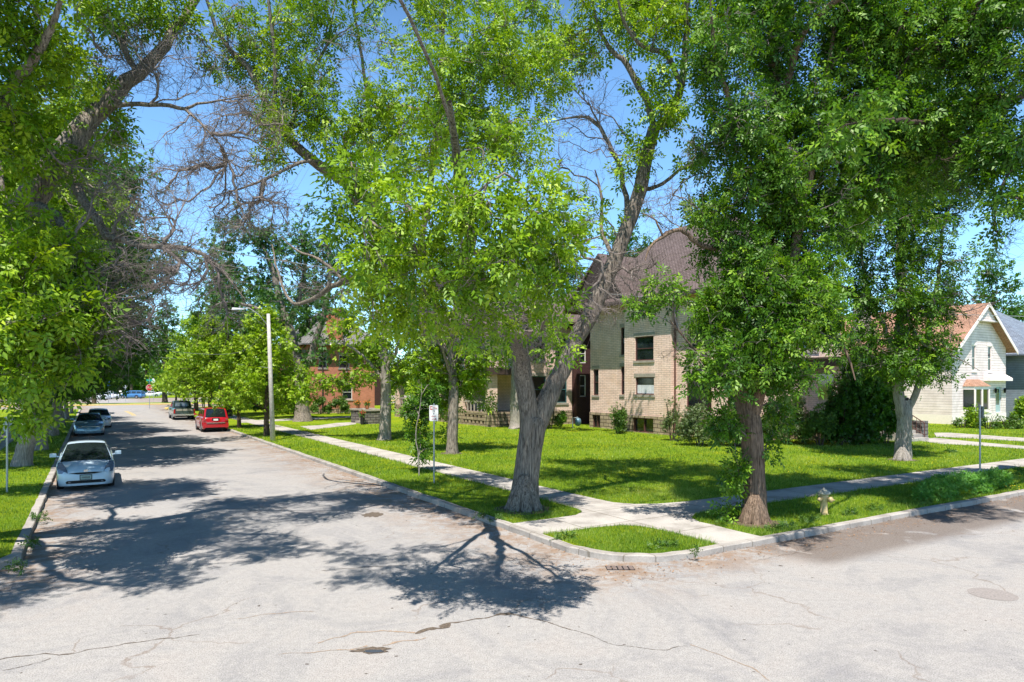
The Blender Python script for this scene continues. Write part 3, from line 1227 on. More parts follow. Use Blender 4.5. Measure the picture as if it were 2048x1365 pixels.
pm, nt, b = newmat('puddle_water')
b.inputs['Base Color'].default_value = (0.05, 0.042, 0.02, 1)
b.inputs['Roughness'].default_value = 0.03
M['puddle'] = pm
patch('road_crack', (742, 1302), .23, .10, M['crack'], 0.006, 0.4)
patch('puddle', (747, 1304), .14, .05, M['puddle'], 0.010, 0.15)
M['patch'] = simple('old_patch_asphalt', (0.27, 0.24, 0.225), 0.95, var=0.3, scale=30, bmp=0.5)
patch('road_patch', (1985, 1189), .36, .36, M['patch'], 0.004, 0.03)
patch('road_patch', (745, 1030), .28, .32, M['crack'], 0.004, 0.25)

# storm drain grate at the corner
g = G(1240, 1137, 0)
dr = thing('storm_drain', g, 'small rusty iron storm drain grate set in the road at the rounded kerb corner', 'drain', rz=0.05)
mb = MB()
mb.box(g[0] - .27, g[0] + .27, g[1] - .14, g[1] + .14, 0.003, 0.008)
mb.build('frame', M['dark'], dr)
mb = MB()
for k in range(5):
    mb.box(g[0] - .26 + k * .108, g[0] - .18 + k * .108, g[1] - .13, g[1] + .13, 0.009, 0.018)
M['grate'] = simple('iron_grate', (0.20, 0.15, 0.13), 0.8, 0.2, 0.3, 20)
mb.build('bars', M['grate'], dr)

# -------- grass blades
def inpoly(x, y, poly):
    ins = np.zeros(len(x), bool)
    n = len(poly)
    for i in range(n):
        x0, y0 = poly[i]
        x1, y1 = poly[(i + 1) % n]
        c = ((y0 > y) != (y1 > y)) & (x < (x1 - x0) * (y - y0) / (y1 - y0 + 1e-12) + x0)
        ins ^= c
    return ins


WALK_UV = out


def blades(n, px0, px1, py0, py1, hmin, hmax, keep, wscale=1.0):
    """n blades over the lawn area seen between these bearings / distances"""
    # uniform in inverse distance gives an even density in the picture
    inv = rng.uniform(1 / ((H - .12) * F / (py0 - HY)), 1 / ((H - .12) * F / (py1 - HY)), n)
    Y = 1 / inv
    X = (rng.uniform(px0, px1, n) - 1024) / F * Y
    u = D1[0] * X + D1[1] * Y
    v = D2[0] * X + D2[1] * Y
    k = keep(u, v)
    X, Y, u, v = X[k], Y[k], u[k], v[k]
    m = len(X)
    sc = np.clip(Y / 17.0, 0.75, 2.6)
    clumpn = wobble(np.stack([X, Y, X * 0], 1), 3.3, 1.4)
    h = rng.uniform(hmin, hmax, m) * (1 + 0.35 * clumpn) * (0.7 + 0.3 * sc)
    w = rng.uniform(0.0035, 0.008, m) * sc * wscale
    a = rng.uniform(0, 2 * math.pi, m)
    lean = rng.normal(0, 0.35, (m, 2)) * h[:, None]
    b0 = np.stack([X - np.cos(a) * w, Y - np.sin(a) * w, np.full(m, .11)], 1)
    b1 = np.stack([X + np.cos(a) * w, Y + np.sin(a) * w, np.full(m, .11)], 1)
    tp = np.stack([X + lean[:, 0], Y + lean[:, 1], .118 + h], 1)
    t = np.clip(0.38 + 0.30 * wobble(np.stack([X, Y, X * 0], 1), 7.7, 0.45) + 0.16 * wobble(np.stack([X, Y, X * 0], 1), 2.7, 2.1) + rng.normal(0, 0.22, m), 0, 1)
    return np.stack([b0, b1, tp], 1), t


BARE = []
for (bx, by, br) in ((1048, 1018, 1.0), (1510, 1045, .85), (1805, 920, .8), (768, 880, .7), (903, 907, .7)):
    gx = G(bx, by)
    BARE.append((*toUV(gx[0], gx[1]), br))
    mb_s = MB()
    mb_s.poly([(gx[0] + math.cos(2 * math.pi * k / 26) * br * .85 * random.uniform(.75, 1.1), gx[1] + math.sin(2 * math.pi * k / 26) * br * .85 * random.uniform(.75, 1.1), .122) for k in range(26)])
    struct(mb_s.build('bare_soil', M['soil'], uvmode='ground'))


def keepA(u, v):
    k = (u > UC + .16) & (v > VC + .16) & (u < 100)
    k &= ~((u < UC + RC) & (v < VC + RC) & (((u - UC - RC) ** 2 + (v - VC - RC) ** 2) > (RC - .17) ** 2))
    k &= ~inpoly(u, v, WALK_UV)
    for q in PATHS:
        k &= ~inpoly(u, v, q)
    for bu, bv_, br in BARE:
        dd = np.hypot(u - bu, v - bv_) / br
        k &= (dd > 0.45 + 0.6 * rng.random(len(u)))
    return k


def keepB(u, v):
    return (v < VL - .16) & (u > 17) & (u < 104) & ~((v > -5.4) & (v < -4.0) & (u > 22))


def keepEdge(u, v):
    """ragged grass at the kerbs and walk edges"""
    k = keepA(u, v)
    d = np.minimum(np.abs(v - VC - .18), np.abs(u - UC - .18))
    d = np.minimum(d, np.where(u > 14.5, np.minimum(np.abs(v - 11.35), np.abs(v - 12.85)), 9))
    d = np.minimum(d, np.where(v > 13.0, np.minimum(np.abs(u - 12.85), np.abs(u - 14.35)), 9))
    d = np.minimum(d, np.where((u < 13) & (v < 11.5), np.minimum(np.abs(u - 12.9), np.abs(v - 11.4)), 9))
    d = np.minimum(d, np.where((u < 14.6) & (v < 11.5) & (u > 14.2), np.abs(u - 14.35), 9))
    return k & (d < 0.09 + 0.05 * np.sin(u * 5) * np.sin(v * 4))


parts = [blades(520000, -30, 2080, 850, 1130, .045, .085, keepA),
         blades(90000, -30, 2080, 870, 1130, .09, .17, keepEdge, 1.2),
         blades(60000, -40, 260, 850, 1200, .04, .08, keepB)]
bv = np.concatenate([p[0] for p in parts])
bt = np.concatenate([p[1] for p in parts])
go = fastmesh('grass', bv, 3, M['blade'], None, bt)
tag(go, 'green lawn grass blades covering the yards and verges', 'grass', kind='stuff')
print('BLADES', len(bv))
# ------------------------------------------------------------------ buildings
def facade(mb_, p0, p1, z0, z1, openings, depth=0.16):
    """vertical wall from p0 to p1 (xy), outside is to the right of p0->p1; openings (s0,s1,za,zb)"""
    a, b_ = Vector((p0[0], p0[1])), Vector((p1[0], p1[1]))
    L = (b_ - a).length
    d = (b_ - a) / L
    n = Vector((d.y, -d.x))

    def Q(s, z, k=0.0):
        return (a.x + d.x * s - n.x * k, a.y + d.y * s - n.y * k, z)
    xs = sorted(set([0, L] + [o[0] for o in openings] + [o[1] for o in openings]))
    zs = sorted(set([z0, z1] + [o[2] for o in openings] + [o[3] for o in openings]))
    for i in range(len(xs) - 1):
        for j in range(len(zs) - 1):
            cx, cz = (xs[i] + xs[i + 1]) / 2, (zs[j] + zs[j + 1]) / 2
            if any(o[0] < cx < o[1] and o[2] < cz < o[3] for o in openings):
                continue
            mb_.poly([Q(xs[i], zs[j]), Q(xs[i + 1], zs[j]), Q(xs[i + 1], zs[j + 1]), Q(xs[i], zs[j + 1])])
    for s0, s1, za, zb in openings:
        mb_.poly([Q(s0, za), Q(s0, za, depth), Q(s0, zb, depth), Q(s0, zb)][::-1])
        mb_.poly([Q(s1, za), Q(s1, za, depth), Q(s1, zb, depth), Q(s1, zb)])
        mb_.poly([Q(s0, za), Q(s1, za), Q(s1, za, depth), Q(s0, za, depth)][::-1])
        mb_.poly([Q(s0, zb), Q(s1, zb), Q(s1, zb, depth), Q(s0, zb, depth)])
    return Q


def window(root, Q, s0, s1, za, zb, frame='brownpaint', sill='stonetrim', lintel=True, rows=2, cols=1, depth=0.16, fw=0.07, curtain=False, name='window'):
    mb_ = MB()

    def bar(a0, a1, c0, c1, k0, k1):
        mb_.hexa([Q(a0, c0, k1), Q(a0, c0, k0), Q(a1, c0, k0), Q(a1, c0, k1)][::-1], [Q(a0, c1, k1), Q(a0, c1, k0), Q(a1, c1, k0), Q(a1, c1, k1)][::-1])
    k0, k1 = depth * 0.45, depth * 0.98
    bar(s0 + .002, s0 + fw, za + .002, zb - .002, k0, k1)
    bar(s1 - fw, s1 - .002, za + .002, zb - .002, k0, k1)
    bar(s0 + fw, s1 - fw, za + .002, za + fw, k0, k1)
    bar(s0 + fw, s1 - fw, zb - fw, zb - .002, k0, k1)
    for r in range(1, rows):
        z = za + (zb - za) * r / rows
        bar(s0 + fw, s1 - fw, z - .025, z + .025, k0 + .01, k1)
    for c in range(1, cols):
        s = s0 + (s1 - s0) * c / cols
        bar(s - .03, s + .03, za + fw, zb - fw, k0 + .005, k1)
    w = mb_.build(name, M[frame], root)
    g_ = MB()
    g_.poly([Q(s0 + .02, za + .02, depth * .8), Q(s1 - .02, za + .02, depth * .8), Q(s1 - .02, zb - .02, depth * .8), Q(s0 + .02, zb - .02, depth * .8)])
    g_.build('pane', M['glass'], w)
    if curtain:
        c_ = MB()
        n = 14
        for i in range(n):
            sa, sb = s0 + .08 + (s1 - s0 - .16) * i / n, s0 + .08 + (s1 - s0 - .16) * (i + 1) / n
            kk = depth * .79 + (0.0 if i % 2 else -.012)
            c_.poly([Q(sa, za + .08, kk), Q(sb, za + .08, depth * .79 + (0.0 if (i + 1) % 2 else -.012)), Q(sb, za + (zb - za) * .55, depth * .79), Q(sa, za + (zb - za) * .55, kk)])
        c_.build('curtain', M['tarp'], w)
    if sill:
        s_ = MB()
        mb_ = s_
        bar(s0 - .12, s1 + .12, za - .16, za - .003, -.07, depth * .4)
        s_.build('sill', M[sill], w)
        s_ = MB()
        mb_ = s_
        if lintel:
            bar(s0 - .12, s1 + .12, zb + .003, zb + .26, -.025, depth * .2)
        if s_.v:
            s_.build('lintel', M[sill], w)
    return w


def roof_slab(mb_, pts, th=0.18):
    """pts: planar roof polygon (ccw from above); thickened downward"""
    n = len(pts)
    top = [Vector(p) for p in pts]
    bot = [p - Vector((0, 0, th)) for p in top]
    mb_.add([tuple(p) for p in top] + [tuple(p) for p in bot], [tuple(range(n)), tuple(range(2 * n - 1, n - 1, -1))] + [(i, n + i, n + (i + 1) % n, (i + 1) % n) for i in range(n)])


def ccw(pts):
    a = sum(pts[i][0] * pts[(i + 1) % len(pts)][1] - pts[(i + 1) % len(pts)][0] * pts[i][1] for i in range(len(pts)))
    return pts if a > 0 else pts[::-1]


# ============ corner house, beige brick with steep brown hip roof
U0, U1, V0, V1 = 26.5, 42.0, 32.3, 41.3
house = thing('brick_house', W(U0, V0, 0.1), 'beige brick corner house with steep brown shingle hip roof behind the forked tree', 'house')
EZ = 9.3
mb = MB()
# long side wall facing the first street: parameter s runs from far end (u=U1) to near end (u=U0)
pA, pB = W(U1, V0 + .7), W(37.2, V0 + .7)
sideWins = []
Lside = U1 - 37.2
opA = [(0.35, 1.0, 2.6, 4.6), (3.6, 4.35, 2.7, 4.75), (3.6, 4.35, 5.6, 7.6)]
QA = facade(mb, pA, pB, 1.3, EZ, opA)
# bay
pC, pD = W(37.2, V0), W(32.6, V0)
opC = [(1.15, 3.0, 2.75, 3.95), (1.1, 2.95, 5.1, 6.75), (1.15, 3.0, 8.15, 9.05)]
QC = facade(mb, pC, pD, 1.3, EZ, opC)
facade(mb, W(37.2, V0 + .7), W(37.2, V0), 1.3, EZ, [])
facade(mb, W(32.6, V0), W(32.6, V0 + .35), 1.3, EZ, [])
pE, pF = W(32.6, V0 + .35), W(U0, V0 + .35)
opE = [(1.0, 3.1, 1.75, 4.35), (1.2, 2.6, 5.6, 7.4), (4.3, 5.5, 1.9, 4.2), (4.3, 5.5, 5.6, 7.4)]
QE = facade(mb, pE, pF, 1.3, EZ, opE)
pG, pH = W(U0, V0 + .35), W(U0, V1)
opG = [(1.0, 2.4, 5.6, 7.4), (4.6, 6.2, 5.6, 7.4), (6.3, 8.3, 1.5, 4.2)]
QG = facade(mb, pG, pH, 1.3, EZ, opG)
facade(mb, W(U0, V1), W(U1, V1), 0.1, EZ, [])
facade(mb, W(U1, V1), W(U1, V0 + .7), 0.1, EZ, [])
mb.build('wall', M['beigebrick'], house)
for Q_, ops in ((QA, opA), (QC, opC), (QE, opE), (QG, opG)):
    for i, o_ in enumerate(ops):
        big_ = (o_[1] - o_[0]) > 1.9
        window(house, Q_, *o_, frame='brownpaint', rows=1 if big_ or (o_[3] - o_[2]) < 1.4 else 2, cols=2 if (o_[3] - o_[2]) < 1.0 else 1, curtain=(Q_ is QC and i == 0))
# rough stone base course with basement openings
mb = MB()
Qs1 = facade(mb, W(U1, V0 + .62), W(37.2, V0 + .62), 0.0, 1.3, [(.3, 1.3, .1, 1.1)], .3)
Qs2 = facade(mb, W(37.28, V0 - .08), W(32.52, V0 - .08), 0.0, 1.3, [(1.0, 3.1, .15, 1.15)], .3)
facade(mb, W(37.28, V0 + .62), W(37.28, V0 - .08), 0.0, 1.3, [])
facade(mb, W(32.52, V0 - .08), W(32.52, V0 + .27), 0.0, 1.3, [])
Qs3 = facade(mb, W(32.52, V0 + .27), W(U0 - .08, V0 + .27), 0.0, 1.3, [(3.6, 4.8, .2, .9)], .3)
facade(mb, W(U0 - .08, V0 + .27), W(U0 - .08, V1), 0.0, 1.3, [])
for (a, b_, c, d) in ((U1, 37.2, V0 + .62, V0 + .72), (37.28, 32.52, V0 - .08, V0 + .02), (32.52, U0 - .08, V0 + .27, V0 + .37)):
    mb.poly([W(a, c, 1.3), W(b_, c, 1.3), W(b_, d, 1.3), W(a, d, 1.3)])
mb.build('foundation', M['stone'], house)
for Q_, o_ in ((Qs1, (.3, 1.3, .1, 1.1)), (Qs2, (1.0, 3.1, .15, 1.15)), (Qs3, (3.6, 4.8, .2, .9))):
    window(house, Q_, *o_, frame='rust', sill=None, rows=1, cols=2, depth=.3, name='basement_window')
# downspout
mb = MB()
mb.tube([W(32.45, V0 + .2, EZ), W(32.45, V0 + .2, .4), W(32.45, V0 - .05, .15)], .055, 8)
mb.build('downspout', M['rust'], house)
# hip roof with wide eaves and a flare
ov = 0.95
RZ = 15.0
e0, e1, w0, w1 = U0 - ov, U1 + ov, V0 - ov + .2, V1 + ov
cu0, cu1, cv = (U0 + 4.6), (U1 - 4.6), (V0 + V1) / 2
mb = MB()
def hip(mb_, e0, e1, w0, w1, z0, r0, r1, cv, zr, th=.16):
    c = [W(e0, w0, z0), W(e0, w1, z0), W(e1, w1, z0), W(e1, w0, z0)]
    ra, rb = W(r0, cv, zr), W(r1, cv, zr)
    for f in ([c[0], c[1], ra], [c[1], c[2], rb, ra], [c[2], c[3], rb], [c[3], c[0], ra, rb]):
        roof_slab(mb_, ccw(f), th)
# flared lower skirt
k = 0.16
s0_, s1_, q0, q1 = e0 + 1.3, e1 - 1.3, w0 + 1.3, w1 - 1.3
zc = EZ + .85
cO = [W(e0, w0, EZ + .05), W(e0, w1, EZ + .05), W(e1, w1, EZ + .05), W(e1, w0, EZ + .05)]
cI = [W(s0_, q0, zc), W(s0_, q1, zc), W(s1_, q1, zc), W(s1_, q0, zc)]
for i in range(4):
    j = (i + 1) % 4
    roof_slab(mb, ccw([cO[i], cO[j], cI[j], cI[i]]), .14)
hip(mb, s0_, s1_, q0, q1, zc, cu0 - .3, cu1 + .3, cv, RZ)
# cross gable toward first street, far end
gu0, gu1, gv = 36.6, 43.2, V0 - .75
gz = 13.2
gm = (gu0 + gu1) / 2
roof_slab(mb, ccw([W(gu0 - .5, gv, EZ - .1), W(gm, gv + .5, gz), W(gm, cv, gz), W(gu0 - .5, cv, EZ - .1)]), .2)
roof_slab(mb, ccw([W(gu1 + .5, gv, EZ - .1), W(gm, gv + .5, gz), W(gm, cv, gz), W(gu1 + .5, cv, EZ - .1)]), .2)
rf = mb.build('roof', M['roofbrown'], house)
mb = MB()
mb.poly([W(gu1, gv + .45, EZ - .1), W(gu0, gv + .45, EZ - .1), W(gm, gv + .45, gz - .25)])
mb.build('gable', M['darkwood'], rf)
mb = MB()
for (a, b_, c, d) in ((e0, e1, w0, w0 + .12), (e0, e1, w1 - .12, w1)):
    mb.ubox(a, b_, c, d, EZ - .22, EZ - .10)
mb.ubox(e0, e0 + .12, w0 + .12, w1 - .12, EZ - .22, EZ - .10)
mb.build('eaves_trim', M['darkwood'], rf)
mb = MB()
mb.ubox(39.5, 40.5, V1 - 2.2, V1 - 1.2, EZ + .5, RZ + .3)
mb.build('chimney', M['beigebrick'], rf)
# front porch on the second street
pr = MB()
pr.ubox(U0 - 3.0, U0 - .01, V1 - 4.6, V1 + .6, 4.55, 4.95)
pr.ubox(U0 - 3.15, U0 - .01, V1 - 4.75, V1 + .75, 4.955, 5.08)
pr.build('porch_roof', M['darkwood'], house)
pr = MB()
pr.ubox(U0 - 2.9, U0 - .1, V1 - 4.5, V1 + .5, 0.1, 1.25)
pr.build('porch_floor', M['stone'], house)
for vv in (V1 - 4.3, V1 - 1.9, V1 + .1):
    pr = MB()
    pr.ubox(U0 - 2.8, U0 - 2.3, vv, vv + .5, 1.255, 4.3)
    pr.ubox(U0 - 2.9, U0 - 2.2, vv - .1, vv + .6, 4.305, 4.545)
    pr.build('porch_pillar', M['beigebrick'], house)

# ============ second house on the first street: beige brick with stone porch
hB = thing('brick_house', W(46, 29, 0.1), 'beige brick house with rough stone porch and piers, behind the lawn trees', 'house')
b0u, b1u, b0v, b1v = 46.0, 66.0, 29.5, 34.2
mb = MB()
op1 = [(1.2, 2.4, 5.3, 7.3), (4.4, 5.8, 5.3, 7.3), (8.2, 9.6, 5.3, 7.3), (11.0, 12.2, 5.3, 7.3), (1.0, 2.4, 2.0, 4.0), (5.0, 6.2, 1.2, 3.9), (9.0, 10.6, 2.0, 4.0)]
Q1 = facade(mb, W(b1u, b0v), W(b0u, b0v), 1.2, 8.6, op1)
op2 = [(.7, 2.1, 1.9, 4.1), (3.0, 4.2, 1.9, 4.1), (.8, 2.0, 5.3, 7.3), (3.0, 4.2, 5.3, 7.3)]
Q2 = facade(mb, W(b0u, b0v), W(b0u, b1v), 1.2, 8.6, op2)
facade(mb, W(b0u, b1v), W(b1u, b1v), 0, 8.6, [])
facade(mb, W(b1u, b1v), W(b1u, b0v), 0, 8.6, [])
mb.build('wall', M['beigebrick'], hB)
mb = MB()
facade(mb, W(b1u, b0v - .06), W(b0u - .06, b0v - .06), 0, 1.25, [])
op3 = [(.5, 2.4, .1, .95)]
Q3 = facade(mb, W(b0u - .06, b0v - .06), W(b0u - .06, b1v), 0, 1.25, op3, .3)
mb.build('foundation', M['stone'], hB)
window(hB, Q3, *op3[0], frame='rust', sill=None, rows=1, cols=1, depth=.3, name='basement_window')
M['greenpaint'] = simple('teal_paint', (0.05, 0.14, 0.14), 0.5)
for Q_, ops in ((Q1, op1), (Q2, op2)):
    for o_ in ops:
        window(hB, Q_, *o_, frame='greenpaint' if Q_ is Q2 else 'brownpaint')
mb = MB()
hip(mb, b0u - .8, b1u + .8, b0v - .8, b1v + .8, 8.6, b0u + 3.2, b1u - 3.2, (b0v + b1v) / 2, 11.2)
mb.build('roof', M['roofbrown'], hB)
# porch: stone honeycomb wall, brick piers, wooden beam and flat roof with rail
pu0, pu1, pv0 = 46.0, 65.5, 26.3
mb = MB()
rowsz = [(0.1, .32), (.55, .77), (1.0, 1.25)]
for z0_, z1_ in rowsz:
    mb.ubox(pu0, pu1, pv0, pv0 + .35, z0_, z1_)
n = 30
for r in range(2):
    for i in range(n):
        uu = pu0 + (pu1 - pu0) * (i + (.5 if r else 0)) / n
        mb.ubox(uu, min(uu + .33, pu1), pv0 + .02, pv0 + .33, rowsz[r][1] + .001, rowsz[r + 1][0] - .001)
mb.ubox(pu0, pu0 + .35, pv0 + .36, b0v - .1, .1, 1.25)
mb.build('porch_wall', M['stone'], hB)
mb = MB()
mb.ubox(pu0, pu1, pv0 + .36, b0v - .07, .9, 1.1)
mb.build('porch_floor', M['stonetrim'], hB)
for uu in (46.0, 50.5, 55.0, 59.5, 64.7):
    mb = MB()
    mb.ubox(uu - .03, uu + .75, pv0 - .06, pv0 + .7, 0.1, 1.35)
    mb.build('pier_base', M['stone'], hB)
    mb = MB()
    mb.ubox(uu, uu + .7, pv0 - .03, pv0 + .67, 1.353, 4.2)
    mb.build('porch_pillar', M['beigebrick'], hB)
mb = MB()
mb.ubox(pu0 + .1, pu1 - .1, pv0 + .12, pv0 + .22, 1.95, 2.1)
for i in range(64):
    uu = pu0 + .5 + (pu1 - pu0 - 1) * i / 64
    if (i % 2) == 0:
        mb.ubox(uu, uu + .1, pv0 + .13, pv0 + .21, 1.26, 1.945)
mb.build('railing', M['stonetrim'], hB)
mb = MB()
mb.ubox(pu0 - .4, pu1 + .4, pv0 - .4, b0v - .02, 4.2, 4.75)
mb.build('porch_roof', M['darkwood'], hB)
mb = MB()
mb.ubox(pu0 - .1, pu1 + .1, pv0 - .1, pv0, 5.5, 5.6)
for i in range(46):
    uu = pu0 + (pu1 - pu0) * i / 45
    mb.ubox(uu, uu + .05, pv0 - .08, pv0 - .03, 4.753, 5.497)
mb.build('balcony_rail', M['greenpaint'], hB)

# dark shingled wing between the two beige houses
hC = thing('shingled_house', W(46, 34.5, 0.1), 'narrow dark red shingled wing squeezed between the two beige brick houses', 'house')
mb = MB()
opw = [(.35, 1.0, 2.4, 4.2), (.35, 1.0, 5.2, 6.8), (3.0, 3.8, 2.4, 4.2)]
Qw = facade(mb, W(45.5, 34.3), W(45.5, 41), 0.1, 8.2, opw)
facade(mb, W(58, 34.3), W(45.5, 34.3), 0.1, 8.2, [])
facade(mb, W(58, 41), W(58, 34.3), 0.1, 8.2, [])
facade(mb, W(45.5, 41), W(58, 41), 0.1, 8.2, [])
mb.build('wall', M['darkredbrick'], hC)
for o_ in opw:
    window(hC, Qw, *o_, frame='white', sill=None)
mb = MB()
hip(mb, 44.9, 58.6, 33.7, 41.6, 8.2, 48.5, 55, 37.6, 11.8)
mb.build('roof', M['roofbrown'], hC)

# ============ red brick house further along the first street
hR = thing('brick_house', W(76, 21, 0.1), 'red brick house with orange chimney and grey roof beyond the thick elm trunk', 'house')
r0u, r1u, r0v, r1v = 76.0, 90.0, 20.5, 28.0
mb = MB()
opr = [(2.0, 3.2, 1.8, 4.0), (6.5, 7.7, 1.8, 4.0), (11, 12.2, 1.8, 4.0), (2.0, 3.2, 5.2, 7.0), (6.5, 7.7, 5.2, 7.0), (11, 12.2, 5.2, 7.0)]
Qr = facade(mb, W(r1u, r0v), W(r0u, r0v), .6, 7.9, opr)
opr2 = [(3.7, 4.85, 1.65, 3.3), (3.3, 4.5, 5.2, 6.7), (1.0, 1.9, 5.2, 6.7)]
Qr2 = facade(mb, W(r0u, r0v), W(r0u, r1v), .6, 7.9, opr2)
facade(mb, W(r0u, r1v), W(r1u, r1v), 0, 7.9, [])
facade(mb, W(r1u, r1v), W(r1u, r0v), 0, 7.9, [])
mb.build('wall', M['redbrick'], hR)
for Q_, ops in ((Qr, opr), (Qr2, opr2)):
    for o_ in ops:
        window(hR, Q_, *o_, frame='white')
mb = MB()
facade(mb, W(r1u, r0v - .06), W(r0u - .06, r0v - .06), 0, .62, [])
facade(mb, W(r0u - .06, r0v - .06), W(r0u - .06, r1v), 0, .62, [])
mb.build('foundation', M['stone'], hR)
mb = MB()
hip(mb, r0u - .9, r1u + .9, r0v - .9, r1v + .9, 7.9, r0u + 4, r1u - 4, 24.2, 12.4)
rr = mb.build('roof', M['roofgrey'], hR)
mb = MB()
mb.ubox(75.6, 76.8, 22.6, 24.1, 7.9, 11.6)
mb.ubox(75.45, 76.95, 22.45, 24.25, 11.603, 11.9)
mb.build('chimney', M['orangebrick'], rr)
mb = MB()
mb.tube([W(r0u - .12, 21.9, 7.8), W(r0u - .12, 21.9, .3)], .07, 6)
mb.build('downspout', M['darkwood'], hR)

# more houses far up the street, behind the trees
hD = thing('brick_house', W(98, 24, 0.1), 'dim dark brick house far up the street behind the maples', 'house')
mb = MB()
Qd = facade(mb, W(109, 27), W(98, 27), 0.1, 7.5, [(2, 3.2, 1.8, 3.8), (7, 8.2, 1.8, 3.8)])
Qd2 = facade(mb, W(98, 27), W(98, 38), 0.1, 7.5, [(2, 3.2, 1.8, 3.8), (7, 8.2, 1.8, 3.8)])
mb.build('wall', M['darkredbrick'], hD)
for Q_ in (Qd, Qd2):
    window(hD, Q_, 2, 3.2, 1.8, 3.8, frame='white')
    window(hD, Q_, 7, 8.2, 1.8, 3.8, frame='white')
mb = MB()
hip(mb, 97.2, 109.8, 26.2, 38.8, 7.5, 102, 105, 32.5, 11.5)
mb.build('roof', M['roofgrey'], hD)

# ============ white house with clipped gable
hW = thing('white_house', W(29, 61, 0.1), 'cream lap sided house with clipped gable, bay window and orange shingle roof at right', 'house')
wu0, wu1, wv0, wv1 = 29.0, 44.0, 60.6, 70.0
vm = (wv0 + wv1) / 2
mb = MB()
ow1 = [(5.25 - 1.95, 5.25 - 1.2, 4.7, 7.2), (5.25 + 1.55, 5.25 + 2.3, 4.7, 7.2), (1.8, 4.9, 1.25, 3.1), (5.75, 6.5, 1.05, 3.2)]
facade_z = 6.8
Qg = facade(mb, W(wu0, wv0), W(wu0, wv1), 0.9, facade_z, [(3.3, 3.95, 4.6, 6.75), (6.1, 6.75, 4.6, 6.75), (1.9, 4.9, 1.3, 3.05), (5.75, 6.5, 1.05, 3.1), (7.5, 8.6, .95, 3.2)])
Qsd = facade(mb, W(wu1, wv0), W(wu0, wv0), 0.9, 6.8, [(3, 4, 4.2, 5.8), (9.4, 10.2, 1.4, 3)])
facade(mb, W(wu1, wv1), W(wu1, wv0), 0.9, 6.8, [])
facade(mb, W(wu0, wv1), W(wu1, wv1), 0.9, 6.8, [])
# gable wall upper part
gzp = 10.4
kz = 8.9
f_ = (kz - 6.8) / (gzp - 6.8)
h_ = (wv1 - wv0) / 2
mb.poly([W(wu0, wv0, 6.8), W(wu0, wv1, 6.8), W(wu0, wv1 - h_ * f_, kz), W(wu0, wv0 + h_ * f_, kz)])
mb.build('wall', M['siding'], hW)
mb = MB()
facade(mb, W(wu1, wv0 - .03), W(wu0 - .03, wv0 - .03), 0, 0.9, [])
facade(mb, W(wu0 - .03, wv0 - .03), W(wu0 - .03, wv1), 0, 0.9, [])
mb.build('foundation', M['creamtrim'], hW)
for s0_, s1_, a_, b_ in ((3.3, 3.95, 4.6, 6.75), (6.1, 6.75, 4.6, 6.75), (5.75, 6.5, 1.05, 3.1)):
    window(hW, Qg, s0_, s1_, a_, b_, frame='creamtrim', sill='creamtrim', rows=2, cols=1, depth=.1)
window(hW, Qsd, 3, 4, 4.2, 5.8, frame='creamtrim', sill='creamtrim', depth=.1)
window(hW, Qsd, 9.4, 10.2, 1.4, 3, frame='creamtrim', sill='creamtrim', depth=.1)
# door
mb = MB()
mb.poly([Qg(7.5, .95, .1), Qg(8.6, .95, .1), Qg(8.6, 3.2, .1), Qg(7.5, 3.2, .1)])
M['paleblue'] = simple('pale_teal_door', (0.35, 0.48, 0.50), 0.4)
dd = mb.build('door', M['paleblue'], hW)
mb = MB()
for k in range(3):
    mb.poly([Qg(7.7 + k * .25, 1.6, .095), Qg(7.88 + k * .25, 1.6, .095), Qg(7.88 + k * .25, 3.0, .095), Qg(7.7 + k * .25, 3.0, .095)])
mb.build('pane', M['glass'], dd)
# bay window box with small shingle roof and wedge underneath
bay = MB()
def bq(s, z, k):
    return Qg(s, z, -k)
sl, sr = 1.8, 5.0
for (a, b_) in (((sl, 0), (sl + .3, .75)), ((sl + .3, .75), (sr - .3, .75)), ((sr - .3, .75), (sr, 0))):
    for zz0, zz1 in ((1.05, 1.3), (3.0, 3.25)):
        bay.poly([bq(a[0], zz0, a[1]), bq(b_[0], zz0, b_[1]), bq(b_[0], zz1, b_[1]), bq(a[0], zz1, a[1])])
for s in (sl + .3, (sl + sr) / 2 - .1, sr - .5):
    bay.hexa([bq(s, 1.3, .77), bq(s + .2, 1.3, .77), bq(s + .2, 1.3, .6), bq(s, 1.3, .6)], [bq(s, 3.0, .77), bq(s + .2, 3.0, .77), bq(s + .2, 3.0, .6), bq(s, 3.0, .6)])
# tapered support
bt_ = [bq(sl, 1.049, 0), bq(sl + .3, 1.049, .75), bq(sr - .3, 1.049, .75), bq(sr, 1.049, 0)]
tip_ = bq((sl + sr) / 2, 0.35, 0.02)
for i in range(3):
    bay.poly([bt_[i + 1], bt_[i], tip_])
bw = bay.build('bay_window', M['creamtrim'], hW)
bay = MB()
bay.poly([bq(sl + .3, 1.3, .7), bq(sr - .3, 1.3, .7), bq(sr - .3, 3.0, .7), bq(sl + .3, 3.0, .7)])
bay.poly([bq(sl, 1.3, 0), bq(sl + .3, 1.3, .7), bq(sl + .3, 3.0, .7), bq(sl, 3.0, 0)])
bay.poly([bq(sr - .3, 1.3, .7), bq(sr, 1.3, 0), bq(sr, 3.0, 0), bq(sr - .3, 3.0, .7)])
bay.build('pane', M['glass'], bw)
bay = MB()
a0, a1, a2, a3 = bq(sl - .1, 3.26, 0), bq(sl + .25, 3.26, .85), bq(sr - .25, 3.26, .85), bq(sr + .1, 3.26, 0)
t0, t1 = bq(sl + .5, 3.85, .02), bq(sr - .5, 3.85, .02)
